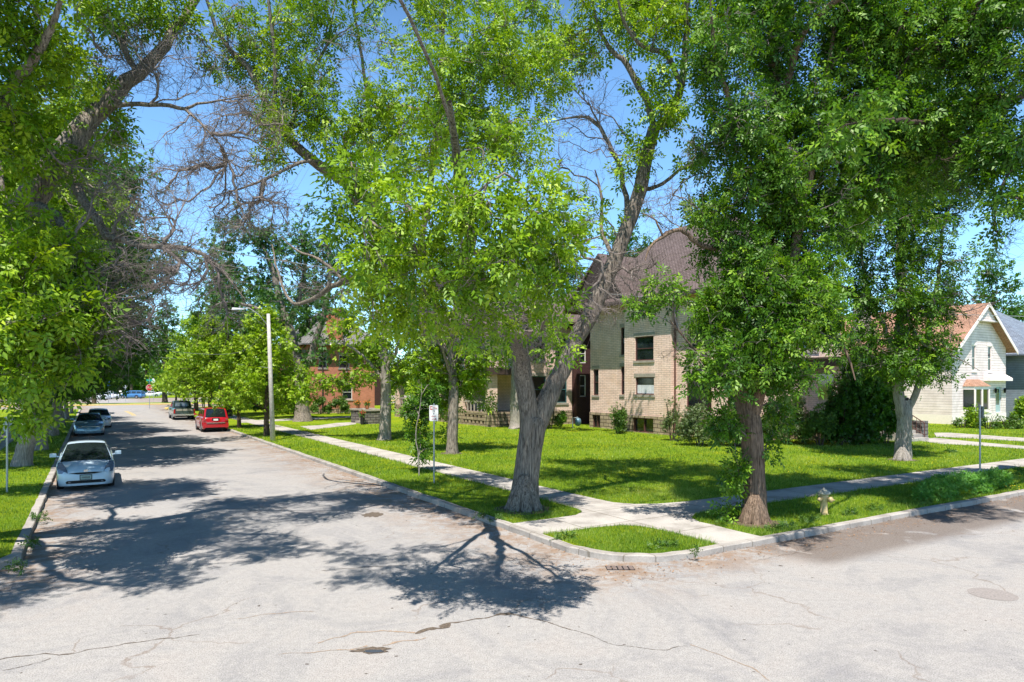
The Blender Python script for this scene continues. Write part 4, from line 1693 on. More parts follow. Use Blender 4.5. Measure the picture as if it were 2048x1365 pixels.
bay.poly([a0, a1, t0]); bay.poly([a1, a2, t1, t0]); bay.poly([a2, a3, t1])
bay.build('bay_roof', M['rooforange'], bw)
# projecting upper floor above the entry
up = MB()
up.hexa([Qg(5.3, 3.72, -.55), Qg(9.4, 3.72, -.55), Qg(9.4, 3.72, -.002), Qg(5.3, 3.72, -.002)], [Qg(5.3, 3.95, -.55), Qg(9.4, 3.95, -.55), Qg(9.4, 4.3, -.002), Qg(5.3, 4.3, -.002)])
up.build('entry_hood', M['creamtrim'], hW)
# roof
mb = MB()
ov = .55
zov = 6.8 - (gzp - 6.8) / h_ * ov
for sg, va in ((1, wv0 - ov), (-1, wv1 + ov)):
    roof_slab(mb, ccw([W(wu0 - .7, va, zov), W(wu0 - .7, vm, gzp), W(wu1 + .5, vm, gzp), W(wu1 + .5, va, zov)]), .14)
roof = mb.build('roof', M['rooforange'], hW)
mb = MB()
kv0, kv1 = vm - (gzp - kz) / (gzp - 6.8) * h_, vm + (gzp - kz) / (gzp - 6.8) * h_
mb.hexa([W(wu0 - .62, kv0, kz - .1), W(wu0 - .62, kv1, kz - .1), W(wu0 - .1, kv1, kz - .1), W(wu0 - .1, kv0, kz - .1)],
        [W(wu0 - .62, kv0 + .02, kz + .02), W(wu0 - .62, kv1 - .02, kz + .02), W(wu0 - .1, kv1 - .02, kz + .02), W(wu0 - .1, kv0 + .02, kz + .02)])
mb.poly([W(wu0 - .55, kv0 + .05, kz + .02), W(wu0 - .55, kv1 - .05, kz + .02), W(wu0 - .55, vm, gzp - .15)][::1])
mb.build('gable_clip', M['siding'], roof)
mb = MB()
for sg, va, kv in ((1, wv0 - ov, kv0), (-1, wv1 + ov, kv1)):
    a, b_ = Vector(W(wu0 - .76, va, zov)), Vector(W(wu0 - .76, vm, gzp))
    mb.hexa([tuple(a + Vector((0, 0, -.3))), tuple(b_ + Vector((0, 0, -.3))), tuple(b_ + Vector(W(.05, 0, -.3))), tuple(a + Vector(W(.05, 0, -.3)))],
            [tuple(a + Vector((0, 0, .03))), tuple(b_ + Vector((0, 0, .03))), tuple(b_ + Vector(W(.05, 0, .03))), tuple(a + Vector(W(.05, 0, .03)))])
mb.build('barge_board', M['creamtrim'], roof)
mb = MB()
mb.ubox(37, 38.1, 61.4, 62.5, 6.6, 11.6)
mb.ubox(36.9, 38.2, 61.3, 62.6, 11.603, 11.8)
mb.build('chimney', M['stonetrim'], roof)
for s in (7.2, 8.9):
    lm = MB()
    c = Qg(s, 2.9, -.14)
    lm.lathe((c[0], c[1], 2.65), [(.03, 0), (.08, .04), (.1, .3), (.12, .32), (.02, .45)], 8)
    lm.build('wall_lantern', M['dark'], hW)
# side wing with paler roof between the corner house and the gable
mb = MB()
facade(mb, W(46, 52.5), W(36, 52.5), .1, 5.2, [(4, 5, 1.6, 3.4)])
facade(mb, W(36, 52.5), W(36, 60.5), .1, 5.2, [(2, 3, 1.6, 3.4), (5, 6, 1.6, 3.4)])
hP = thing('sided_house', W(36, 52, 0.1), 'low cream sided house with pale orange roof half hidden by the pale forked tree', 'house')
mb.build('wall', M['siding'], hP)
mb = MB()
mb.poly([W(36.09, 54.4, 1.6), W(36.09, 55.6, 1.6), W(36.09, 55.6, 3.4), W(36.09, 54.4, 3.4)])
mb.poly([W(36.09, 57.4, 1.6), W(36.09, 58.6, 1.6), W(36.09, 58.6, 3.4), W(36.09, 57.4, 3.4)])
mb.build('window', M['glass'], hP)
mb = MB()
hip(mb, 35.3, 46.7, 51.8, 60.4, 5.2, 39.5, 42.5, 56, 9.0)
mb.build('roof', M['rooforange'], hP)

# ============ blue house at the far right
hU = thing('blue_house', W(27, 73, 0.1), 'blue grey lap sided house with slate coloured roof at the right edge', 'house')
mb = MB()
Qu = facade(mb, W(28, 72.5), W(28, 84), .1, 6.2, [(1.5, 3, 1.2, 3.2), (6, 7.5, 1.2, 3.2)])
facade(mb, W(42, 72.5), W(28, 72.5), .1, 6.2, [])
facade(mb, W(28, 84), W(42, 84), .1, 6.2, [])
mb.build('wall', M['sidingblue'], hU)
window(hU, Qu, 1.5, 3, 1.2, 3.2, frame='white', sill='white', depth=.12)
window(hU, Qu, 6, 7.5, 1.2, 3.2, frame='white', sill='white', depth=.12)
mb = MB()
hip(mb, 27, 43, 71.5, 85, 6.2, 33, 37, 76.5, 11.0)
mb.build('roof', M['roofblue'], hU)
mb = MB()
mb.ubox(25.8, 27.97, 73, 83, 3.3, 3.55)
mb.build('porch_roof', M['roofblue'], hU)
for vv in (73.2, 77, 82.5):
    mb = MB()
    mb.ubox(25.9, 26.1, vv, vv + .2, .12, 3.295)
    mb.build('porch_post', M['white'], hU)

# ============ stone garden steps (left house) and front steps with rusty railing (right)
st = thing('stone_steps', G(725, 846), 'grey stone garden steps with two block piers beside the white barked tree', 'steps')
cx, cy, _ = G(716, 847)
su, sv = toUV(cx, cy)
mb = MB()
for i in range(4):
    mb.ubox(su - .7 + 0.0, su + .7, sv + i * .35, sv + 1.8, .1 + i * .2 + (.001 * i), .1 + (i + 1) * .2)
mb.build('tread', M['stonetrim'], st)
for uu in (su - 1.55, su + .75):
    mb = MB()
    mb.ubox(uu, uu + .8, sv - .1, sv + 1.8, .1, 1.2)
    pi_ = mb.build('pier', M['greystone'], st)
    mb = MB()
    mb.ubox(uu - .08, uu + .88, sv - .18, sv + 1.88, 1.203, 1.34)
    mb.build('cap', M['stonetrim'], pi_)
pots = [(su - 1.15, sv + .4, 1.34, 'orange'), (su + 1.15, sv + .4, 1.34, 'orange'), (su - 2.0, sv - .3, .12, 'red')]
lbs = ['terracotta pot of orange flowers on the nearer stone pier', 'terracotta pot of orange flowers on the farther stone pier', 'dark urn of red flowers on the grass beside the stone steps']
for (a, b_, z, c), lb in zip(pots, lbs):
    p = thing('flower_pot', W(a, b_, z), lb, 'flower pot', 'flower pots at the garden steps')
    mb = MB()
    hh = .35 if z > 1 else 0.8
    mb.lathe(W(a, b_, z), [(.11, 0), (.14, .05), (.19, hh), (.21, hh + .02), (.17, hh)], 12)
    mb.build('pot', M['terracotta'] if z > 1 else M['dark'], p)
    tp = np.array([W(a, b_, z + hh + .12)] * 26) + rng.normal(0, .1, (26, 3))
    v, t = spray(tp, unit(rng.normal(0, 1, (26, 3))), 4, 'small', .1, 1.0)
    fastmesh('foliage', v, 4, M['leaf_shrub'], p, t, W(a, b_, z))
    mb = MB()
    for k in range(26):
        q = W(a, b_, z + hh + .2)
        mb.blob((q[0] + random.gauss(0, .13), q[1] + random.gauss(0, .13), q[2] + random.gauss(0, .07)), (.045, .045, .035), 0)
    mb.build('blossom', M['flower_' + c], p)

sr_ = thing('front_steps', G(1838, 883), 'concrete front steps with rusty iron railings behind the pale forked tree', 'steps')
cx, cy, _ = G(1838, 883)
su, sv = toUV(cx, cy)
mb = MB()
for i in range(4):
    mb.ubox(su + i * .36, su + 3.2, sv - 1.1, sv + 1.1, .1 + i * .2 + .001, .1 + (i + 1) * .2)
mb.build('tread', M['walk'], sr_)
mb = MB()
mb.ubox(su + .4, su + 3.2, sv + 1.12, sv + 1.8, .1, 1.25)
mb.build('pier', M['greystone'], sr_)
for sd_ in (-1.0, 1.0):
    mb = MB()
    a = [W(su + .2, sv + sd_, 1.15), W(su + 1.5, sv + sd_, 1.95), W(su + 3.0, sv + sd_, 1.95)]
    mb.tube(a, .03, 6)
    mb.tube([(p[0], p[1], p[2] - .72) for p in a], .02, 6)
    for i in range(13):
        t = i / 12
        uu = su + .2 + 2.8 * t
        zt = 1.15 + .8 * min(1, (uu - su - .2) / 1.3)
        mb.tube([W(uu, sv + sd_, max(.2, zt - .95)), W(uu, sv + sd_, zt)], .014 if i % 6 else .028, 5)
    mb.build('railing', M['rust'], sr_)
# ------------------------------------------------------------------ vehicles
def interp(tab, x):
    if x <= tab[0][0]:
        return tab[0][1]
    for (a, fa), (b_, fb) in zip(tab[:-1], tab[1:]):
        if x <= b_:
            t = (x - a) / (b_ - a)
            t = t * t * (3 - 2 * t) * 0.35 + t * 0.65
            return fa + (fb - fa) * t
    return tab[-1][1]


def wheel(root, x, y, r, w, side, T, rimm='rim'):
    """tyre and rim; T maps local to world"""
    def ring(mb_, prof, n=22):
        k = len(mb_.v)
        for (rad, yy) in prof:
            for j in range(n):
                a = 2 * math.pi * j / n
                mb_.v.append(T(x + rad * math.cos(a), y + side * yy, r + rad * math.sin(a)))
        for i in range(len(prof) - 1):
            for j in range(n):
                j2 = (j + 1) % n
                mb_.f.append((k + i * n + j, k + i * n + j2, k + (i + 1) * n + j2, k + (i + 1) * n + j))
        mb_.f.append(tuple(k + (len(prof) - 1) * n + j for j in range(n)))
    m1 = MB()
    ring(m1, [(r * .6, -w), (r * .93, -w), (r, -w * .85), (r, -.02), (r * .95, 0), (r * .68, 0.005), (r * .62, -.02)])
    t_ = m1.build('wheel', M['black'], root, smooth=False)
    m2 = MB()
    ring(m2, [(r * .64, -.015), (r * .60, .002), (r * .52, -.012), (r * .2, .0), (r * .12, .012)])
    m2.build('rim', M[rimm], t_)
    m3 = MB()
    for k in range(6):
        a = 2 * math.pi * k / 6
        a1, a2 = a - .22, a + .22
        m3.poly([T(x + r * q * math.cos(b_), y + side * .006, r + r * q * math.sin(b_)) for q, b_ in ((.28, a1), (.5, a1), (.5, a2), (.28, a2))])
    m3.build('rim_gap', M['black'], t_)


def car(name, label, cat, u, v, face, spec, pm, group=None, rotz=None, detail=True):
    """face=+1 nose points away along the first street, -1 nose toward the camera side"""
    L, Wd = spec['L'], spec['W']
    if rotz is None:
        fx = D1 * face
    else:
        fx = np.array([math.cos(rotz), math.sin(rotz)])
    fy = np.array([-fx[1], fx[0]])
    c = W(u, v)
    root = thing(name, (c[0], c[1], 0.0), label, cat, group)

    def T(x, y, z):
        return (c[0] + fx[0] * x + fy[0] * y, c[1] + fx[1] * x + fy[1] * y, z)
    cl, wr = spec['clear'], spec['wr']
    xf, xr = spec['axles']
    deck = spec['deck']
    NS = 56
    xs = [-L / 2 + L * i / NS for i in range(NS + 1)]
    pf = spec.get('plan', [(-.5, .84), (-.47, .93), (-.40, .985), (0, 1.0), (.36, .985), (.44, .93), (.48, .84), (.5, .74)])
    body = MB()
    rings = []
    for x in xs:
        hw = Wd / 2 * interp(pf, x / L)
        zt = interp(deck, x)
        zb = cl + interp([(-.5, .10), (-.46, 0), (.44, 0), (.5, .02)], x / L)
        arch = 0
        for ax in (xf, xr):
            d = abs(x - ax)
            R = wr * 1.16
            if d < R:
                arch = max(arch, wr + math.sqrt(R * R - d * d))
        zs = max(zb, arch)
        zs = min(zs, zt - .12)
        pr = [(hw * .78, zb if arch < 0.01 else zs - .01), (hw * .955, zs), (hw, zs + (zt - zs) * .35), (hw * .995, zs + (zt - zs) * .62), (hw * .965, zs + (zt - zs) * .88), (hw * .90, zt), (hw * .5, zt + .025), (0, zt + .035)]
        ring = [T(x, y, z) for y, z in pr] + [T(x, -y, z) for y, z in pr[-2::-1]]
        rings.append(ring)
    n = len(rings[0])
    body.v = [p for r_ in rings for p in r_]
    for i in range(len(rings) - 1):
        for j in range(n - 1):
            body.f.append((i * n + j, i * n + j + 1, (i + 1) * n + j + 1, (i + 1) * n + j))
    body.f.append(tuple(range(n - 1, -1, -1)))
    body.f.append(tuple((len(rings) - 1) * n + j for j in range(n)))
    # greenhouse
    cabp = MB()
    glass = {'windshield': MB(), 'rear_window': MB(), 'side_window': MB()}
    ct = spec['cabin']
    x0, x1 = ct[0][0], ct[-1][0]
    NC = 44
    cr = []
    hb = Wd / 2 * .90
    ht = Wd / 2 * spec.get('top', .70)
    for i in range(NC + 1):
        x = x0 + (x1 - x0) * i / NC
        z = interp(ct, x)
        zt = interp(deck, x) - .01
        f = min(1, max(0, (z - zt) / (spec['H'] - zt)))
        hh = hb + (ht - hb) * f
        e = hb * 1.0
        pr = [(e, zt), (e + (hh - e) * .18, zt + (z - zt) * .15), (e + (hh - e) * .86, zt + (z - zt) * .84), (hh * .97, z - .012), (hh * .84, z + .008), (hh * .45, z + .03), (0, z + .038)]
        cr.append(([T(x, y, zz) for y, zz in pr] + [T(x, -y, zz) for y, zz in pr[-2::-1]], x, z, zt))
    n2 = len(cr[0][0])
    H_ = spec['H']
    for i in range(NC):
        (ra, xa, za, ta), (rb, xb, zb_, tb) = cr[i], cr[i + 1]
        xm, zm, tm = (xa + xb) / 2, (za + zb_) / 2, (ta + tb) / 2
        slope = (zb_ - za) / (xb - xa)
        for j in range(n2 - 1):
            q = [ra[j], ra[j + 1], rb[j + 1], rb[j]]
            jj = min(j, n2 - 2 - j)
            dst = cabp
            if jj == 1 and zm - tm > .24 and not any(abs(xm - p) < .05 for p in spec['pillars']):
                dst = glass['side_window']
            if jj >= 3 and slope < -.28 and zm < H_ - .03 and zm - tm > .03:
                dst = glass['windshield']
            if jj >= 4 and slope > .28 and zm < H_ - .06 and zm - tm > .05:
                dst = glass['rear_window']
            dst.poly(q)
    if spec.get('flatrear'):
        r_, xa, za, ta = cr[0]
        cabp.poly(r_[::-1])
    bo = body.build('body', M[pm], root, smooth=True)
    cabp.build('roof', M[pm], root, smooth=True)
    for k_, g_ in glass.items():
        if g_.v:
            g_.build(k_, M['carglass'], root, smooth=True)
    # underside
    un = MB()
    un.box(-L / 2 + .25, L / 2 - .25, -Wd / 2 * .74, Wd / 2 * .74, cl - .04, cl + .38, T)
    un.build('underbody', M['dark'], root)
    for ax in (xf, xr):
        for sd_ in (1, -1):
            wheel(root, ax, sd_ * Wd / 2 * .965, wr, .2, sd_, T, spec.get('rim', 'rim'))
    if not detail:
        return root, T
    # mirrors
    xm = spec['mirror']
    zm = interp(deck, xm) + .16
    for sd_ in (1, -1):
        mm = MB()
        mm.box(xm - .09, xm + .06, sd_ * (Wd / 2 + .10) - .095, sd_ * (Wd / 2 + .10) + .095, zm - .07, zm + .055, T)
        a = MB()
        mm.tube([T(xm + .02, sd_ * (Wd / 2 * .9), zm - .07), T(xm, sd_ * (Wd / 2 + .06), zm - .02)], .025, 6)
        mm.build('mirror', M[spec.get('mirmat', pm)], root, bevel=.03)
    return root, T


def panel(root, name, T, mat, pts, x, th=.012, parent=None, smooth=False):
    """polygon in the (y,z) plane at lengthwise position x (x may be per point), thickness th outward"""
    mb_ = MB()
    sgn = 1 if (x if not hasattr(x, '__len__') else x[0]) > 0 else -1
    xs_ = x if hasattr(x, '__len__') else [x] * len(pts)
    f = [T(xx + sgn * th, y, z) for xx, (y, z) in zip(xs_, pts)]
    b_ = [T(xx - sgn * .05, y, z) for xx, (y, z) in zip(xs_, pts)]
    k = len(pts)
    mb_.add(f + b_, [tuple(range(k)), tuple(range(2 * k - 1, k - 1, -1))] + [(i, k + i, k + (i + 1) % k, (i + 1) % k) for i in range(k)])
    return mb_.build(name, mat, parent or root, smooth=smooth)


def plate(root, T, x, z, mat='white', w=.155, frame=True, marks=True):
    if frame:
        panel(root, 'plate_frame', T, M['dark'], [(-w - .02, z - .085), (w + .02, z - .085), (w + .02, z + .085), (-w - .02, z + .085)], x, .012)
    p = panel(root, 'number_plate', T, M[mat], [(-w, z - .068), (w, z - .068), (w, z + .068), (-w, z + .068)], x, .018)
    if marks:
        sg = 1 if x > 0 else -1
        mb_ = MB()
        for i in range(7):
            y0 = -w * .75 + i * w * .22
            mb_.poly([T(x + sg * .0215, y0, z - .03), T(x + sg * .0215, y0 + w * .12, z - .03), T(x + sg * .0215, y0 + w * .12, z + .03), T(x + sg * .0215, y0, z + .03)])
        mb_.build('plate_marks', M['car_green'], p)
    return p


M['plateteal'] = simple('plate_pale_teal', (0.28, 0.40, 0.38), 0.4)

# white liftback nearest the camera, nose toward us
hatch = dict(L=4.45, W=1.73, H=1.46, clear=.17, wr=.31, axles=(1.32, -1.38), mirror=.80, top=.66,
             deck=[(-2.23, .84), (-2.0, 1.02), (-1.0, 1.02), (0, .97), (.7, .95), (1.05, .94), (1.5, .85), (1.85, .78), (2.1, .68), (2.225, .58)],
             cabin=[(-2.05, 1.03), (-1.75, 1.16), (-1.1, 1.37), (-.5, 1.45), (0.0, 1.46), (.25, 1.42), (.7, 1.20), (1.32, .92)],
             pillars=(-.95, -.15, .62), plan=[(-.5, .80), (-.46, .92), (-.38, .98), (0, 1.0), (.32, .985), (.42, .93), (.47, .83), (.5, .66)])
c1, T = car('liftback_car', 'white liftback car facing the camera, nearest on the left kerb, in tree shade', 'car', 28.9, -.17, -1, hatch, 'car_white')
for s in (1, -1):
    panel(c1, 'headlight', T, M['lampglass'], [(s * .50, .61), (s * .77, .59), (s * .82, .76), (s * .80, .93), (s * .68, .93), (s * .56, .76)][::s], [2.16, 2.02, 1.92, 1.74, 1.76, 1.97][::s], .045)
panel(c1, 'grille', T, M['dark'], [(-.48, .60), (-.25, .56), (.25, .56), (.48, .60), (.25, .62), (-.25, .62)], [2.205] * 6, .03)
panel(c1, 'badge', T, M['chrome'], [(.07 * math.cos(a), .665 + .045 * math.sin(a)) for a in np.linspace(0, 5.6, 10)], 2.17, .035)
panel(c1, 'lower_grille', T, M['dark'], [(-.54, .265), (.54, .265), (.57, .315), (.52, .36), (-.52, .36), (-.57, .315)], [2.2] * 6, .04)
for s in (1, -1):
    panel(c1, 'fog_lamp', T, M['lampglass'], [(s * (.46 + .035 * math.cos(a)), .312 + .03 * math.sin(a)) for a in np.linspace(0, 5.6, 9)], 2.205, .05)
    mb = MB()
    mb.tube([T(1.36, s * .42 - .15, .96), T(1.18, s * .42 + .18, 1.04)], .008, 4)
    mb.build('wiper', M['dark'], c1)
plate(c1, T, 2.232, .455, 'plateteal')
mb = MB()
mb.tube([T(-1.2, .1, 1.38), T(-1.45, .1, 1.62)], .008, 4)
mb.build('antenna', M['dark'], c1)

sedan = dict(L=4.65, W=1.80, H=1.45, clear=.17, wr=.32, axles=(1.40, -1.35), mirror=.72, top=.68,
             deck=[(-2.33, .78), (-2.2, 1.0), (-1.5, 1.02), (0, .97), (.8, .95), (1.2, .92), (1.8, .82), (2.15, .70), (2.325, .56)],
             cabin=[(-1.75, 1.0), (-1.3, 1.25), (-.8, 1.41), (-.3, 1.45), (.1, 1.44), (.35, 1.38), (1.15, .93)],
             pillars=(-1.0, -.2, .65))
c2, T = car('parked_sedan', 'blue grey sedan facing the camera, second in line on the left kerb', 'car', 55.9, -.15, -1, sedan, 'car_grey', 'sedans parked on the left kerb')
for s in (1, -1):
    panel(c2, 'headlight', T, M['lampglass'], [(s * .42, .66), (s * .74, .70), (s * .78, .80), (s * .60, .78), (s * .42, .71)][::s], [2.27, 2.16, 2.05, 2.15, 2.25][::s], .05)
panel(c2, 'grille', T, M['dark'], [(-.62, .36), (.62, .36), (.52, .56), (-.52, .56)], 2.26, .03)
panel(c2, 'grille_surround', T, M['chrome'], [(-.66, .575), (.66, .575), (.55, .64), (-.55, .64)], 2.25, .035)
sed2 = dict(sedan)
c3, T = car('parked_sedan', 'white sedan parked behind the blue grey one on the left kerb', 'car', 64.6, .45, -1, sed2, 'car_white2', 'sedans parked on the left kerb')
for s in (1, -1):
    panel(c3, 'headlight', T, M['lampglass'], [(s * .42, .66), (s * .74, .70), (s * .78, .80), (s * .60, .78), (s * .42, .71)][::s], [2.27, 2.16, 2.05, 2.15, 2.25][::s], .05)
panel(c3, 'grille', T, M['dark'], [(-.5, .40), (.5, .40), (.45, .56), (-.45, .56)], 2.26, .03)

suv = dict(L=4.44, W=1.81, H=1.72, clear=.24, wr=.35, axles=(1.35, -1.28), mirror=.85, top=.78,
           deck=[(-2.22, 1.02), (-2.1, 1.10), (0, 1.08), (.9, 1.06), (1.3, 1.04), (1.8, .98), (2.1, .85), (2.22, .62)],
           cabin=[(-2.19, 1.07), (-2.02, 1.62), (-1.8, 1.70), (-.6, 1.72), (.1, 1.71), (.4, 1.62), (1.15, 1.05)],
           pillars=(-1.2, -.3, .55), plan=[(-.5, .93), (-.47, .985), (-.4, 1.0), (.36, 1.0), (.45, .94), (.48, .86), (.5, .74)])
c4, T = car('parked_suv', 'bright red compact SUV parked at the right kerb, tail toward the camera', 'car', 55.3, 7.6, 1, suv, 'car_red')
panel(c4, 'rear_window', T, M['carglass'], [(-.66, 1.16), (.66, 1.16), (.60, 1.54), (-.60, 1.54)][::-1], [-2.165, -2.165, -2.05, -2.05][::-1], .02)
for s in (1, -1):
    panel(c4, 'taillight', T, M['redlens'], [(s * .62, .80), (s * .84, .80), (s * .85, 1.06), (s * .72, 1.06)][::-s], -2.215, .03)
    panel(c4, 'reversing_lamp', T, M['lampglass'], [(s * .66, .90), (s * .80, .90), (s * .80, .95), (s * .66, .95)][::-s], -2.225, .03)
panel(c4, 'bumper_strip', T, M['chrome'], [(-.62, .66), (.62, .66), (.62, .70), (-.62, .70)][::-1], -2.27, .03)
panel(c4, 'plate_recess', T, M['dark'], [(-.26, .86), (.26, .86), (.24, 1.02), (-.24, 1.02)][::-1], -2.22, .015)
plate(c4, T, -2.225, .90, 'white', frame=False, marks=False)
panel(c4, 'rear_bumper', T, M['car_red'], [(-.85, .36), (.85, .36), (.87, .62), (-.87, .62)][::-1], -2.2, .06)
for s in (1, -1):
    mb = MB()
    mb.tube([T(-1.75, s * .60, 1.765), T(.05, s * .60, 1.775)], .022, 6)
    mb.build('roof_rail', M['dark'], c4)
mb = MB()
mb.tube([T(-2.19, .05, 1.15), T(-2.15, -.3, 1.26)], .012, 5)
mb.build('wiper', M['dark'], c4)

# pickup: cab, open bed
truck = dict(L=5.4, W=1.92, H=1.78, clear=.32, wr=.37, axles=(1.75, -1.45), mirror=1.1, top=.80, mirmat='chrome',
             deck=[(-2.7, 1.12), (-.45, 1.12), (.0, 1.14), (1.2, 1.14), (1.6, 1.12), (2.5, 1.04), (2.66, .95), (2.7, .7)],
             cabin=[(-.62, 1.13), (-.50, 1.70), (-.35, 1.77), (.3, 1.78), (.7, 1.74), (1.35, 1.14)],
             pillars=(-.45, .85), plan=[(-.5, .97), (-.4, 1.0), (.4, 1.0), (.47, .96), (.5, .88)])
c5, T = car('pickup_truck', 'old dark green and tan pickup truck with chrome bumper, tail toward the camera', 'pickup truck', 74.4, 7.5, 1, truck, 'car_green')
panel(c5, 'tailgate', T, M['car_green'], [(-.78, .58), (.78, .58), (.78, 1.14), (-.78, 1.14)][::-1], -2.7, .02)
panel(c5, 'tailgate_trim', T, M['car_tan'], [(-.70, .88), (.70, .88), (.70, 1.06), (-.70, 1.06)][::-1], -2.72, .012)
panel(c5, 'rear_bumper', T, M['chrome'], [(-.92, .44), (.92, .44), (.92, .58), (-.92, .58)][::-1], -2.76, .05)
panel(c5, 'rear_window', T, M['lampglass'], [(-.62, 1.26), (.62, 1.26), (.58, 1.62), (-.58, 1.62)][::-1], [-.60, -.60, -.535, -.535][::-1], .02)
for s in (1, -1):
    panel(c5, 'taillight', T, M['redlens'], [(s * .80, .66), (s * .93, .66), (s * .93, 1.04), (s * .80, 1.04)][::-s], -2.7, .03)
    mb = MB()
    mb.box(-2.3, 2.2, s * .945 - .012, s * .945 + .012, .60, .80, T)
    mb.build('side_panel', M['car_tan'], c5)
plate(c5, T, -2.77, .50, 'white', frame=False, marks=False)
for dy in (-.4, .45):
    mb = MB()
    mb.blob(T(-.35, dy, 1.45), (.13, .13, .17), 1, 0.02)
    mb.build('headrest', M['dark'], c5, smooth=True)

# car park across the far street
van = dict(L=5.1, W=1.98, H=1.76, clear=.22, wr=.34, axles=(1.55, -1.45), mirror=1.2, top=.80,
           deck=[(-2.55, .95), (-2.4, 1.02), (0, 1.0), (1.2, .98), (1.7, .92), (2.3, .80), (2.55, .6)],
           cabin=[(-2.5, 1.0), (-2.3, 1.65), (-2.0, 1.74), (-.5, 1.76), (.4, 1.72), (.9, 1.5), (1.9, .92)],
           pillars=(-1.3, -.2, .75))
ang_v = math.atan2(D2[1], D2[0])
def parkcar(px, py, spec, pm, name, label, rz, cat='car'):
    g_ = G(px, py, 0)
    u_, v_ = toUV(g_[0], g_[1])
    return car(name, label, cat, u_, v_, 1, spec, pm, 'cars in the far car park', rotz=rz, detail=False)


# the heading for a car seen side-on with its nose to the left
c6, T = parkcar(264, 797.5, van, 'car_blue', 'minivan', 'blue minivan side-on with nose to the left, in the car park beyond the stop sign', math.pi + .02)
c7, T = parkcar(222, 798.5, suv, 'car_white2', 'parked_suv', 'white SUV at the left end of the visible car park', math.pi - .55)
for s in (1, -1):
    panel(c7, 'taillight', T, M['redlens'], [(s * .62, .80), (s * .84, .80), (s * .85, 1.06), (s * .72, 1.06)][::-s], -2.2, .02)
parkcar(240, 794, sedan, 'car_white2', 'parked_sedan', 'white car whose nose shows between the white SUV and the blue minivan', math.pi + .3)
parkcar(298, 795, sedan, 'car_white2', 'parked_sedan', 'white car just behind the stop sign', math.pi + .9)
parkcar(196, 800, sedan, 'car_white2', 'parked_sedan', 'white car leftmost in the car park, half hidden by leaves', math.pi - .1)
parkcar(152, 797, suv, 'car_red', 'parked_suv', 'red vehicle glimpsed through the leaves at far left of the car park', math.pi)
parkcar(327, 792, sedan, 'car_silver', 'parked_sedan', 'silver car in the far car park right of the stop sign', math.pi + .2)
parkcar(350, 792, suv, 'car_white2', 'parked_suv', 'pale SUV in the far car park above the pickup truck', math.pi - .2)
parkcar(384, 793, sedan, 'car_silver', 'parked_sedan', 'silver car in the far car park seen between the tree trunks above the pickup', .1)

# ------------------------------------------------------------------ street furniture
def concrete_pole():
    b_ = Vector(G(546, 882))
    top = Vector(P(536.5, 628, b_.y))
    root = thing('street_lamp', b_, 'tall grey pole street lamp with a curved arm, by the red SUV', 'street lamp')
    mb_ = MB()
    mb_.tube([b_ - Vector((0, 0, .2)), b_.lerp(top, .5), top], [.155, .125, .095], 14)
    m, nt, bs = newmat('weathered_pole')
    n_ = noise(nt, 7, 6, .75, objvec(nt))
    r = ramp(nt, [(.3, (.36, .34, .32)), (.7, (.62, .60, .57))], n_)
    nt.links.new(r.outputs[0], bs.inputs['Base Color'])
    bs.inputs['Roughness'].default_value = .9
    mb_.build('pole', m, root, smooth=True)
    mb_ = MB()
    s0 = top - Vector((0, 0, .75))
    hx = P(472, 620, b_.y - 0.6)
    e = Vector(hx)
    arm = [s0, s0 + (e - s0) * .3 + Vector((0, 0, .42)), s0 + (e - s0) * .6 + Vector((0, 0, .50)), e + (s0 - e) * .12 + Vector((0, 0, .10))]
    mb_.tube(arm, .03, 8)
    mb_.build('arm', M['galv'], root, smooth=True)
    mb_ = MB()
    d = (e - s0)
    d.z = 0
    d.normalize()
    c = e - d * .1
    side = Vector((-d.y, d.x, 0))
    def S(a, b2, z):
        return tuple(c + d * a + side * b2 + Vector((0, 0, z)))
    mb_.hexa([S(-.35, -.08, .0), S(.35, -.13, -.02), S(.35, .13, -.02), S(-.35, .08, .0)], [S(-.35, -.06, .10), S(.3, -.08, .12), S(.3, .08, .12), S(-.35, .06, .10)])
    mb_.lathe(S(-.1, 0, .11), [(.05, 0), (.05, .1), (.02, .12)], 8)
    hd = mb_.build('lamp_head', M['galv'], root)
    mb_ = MB()
    mb_.hexa([S(-.05, -.07, -.06), S(.28, -.07, -.06), S(.28, .07, -.06), S(-.05, .07, -.06)], [S(-.1, -.09, -.022), S(.32, -.1, -.022), S(.32, .1, -.022), S(-.1, .09, -.022)])
    mb_.build('lens', M['lampglass'], hd)


concrete_pole()


def signpost(base, label, height, r=.03, name='road_sign', cat='road sign'):
    root = thing(name, base, label, cat)
    mb_ = MB()
    mb_.tube([(base[0], base[1], base[2] - .1), (base[0], base[1], base[2] + height)], r, 8)
    mb_.build('post', M['galv'], root)
    return root


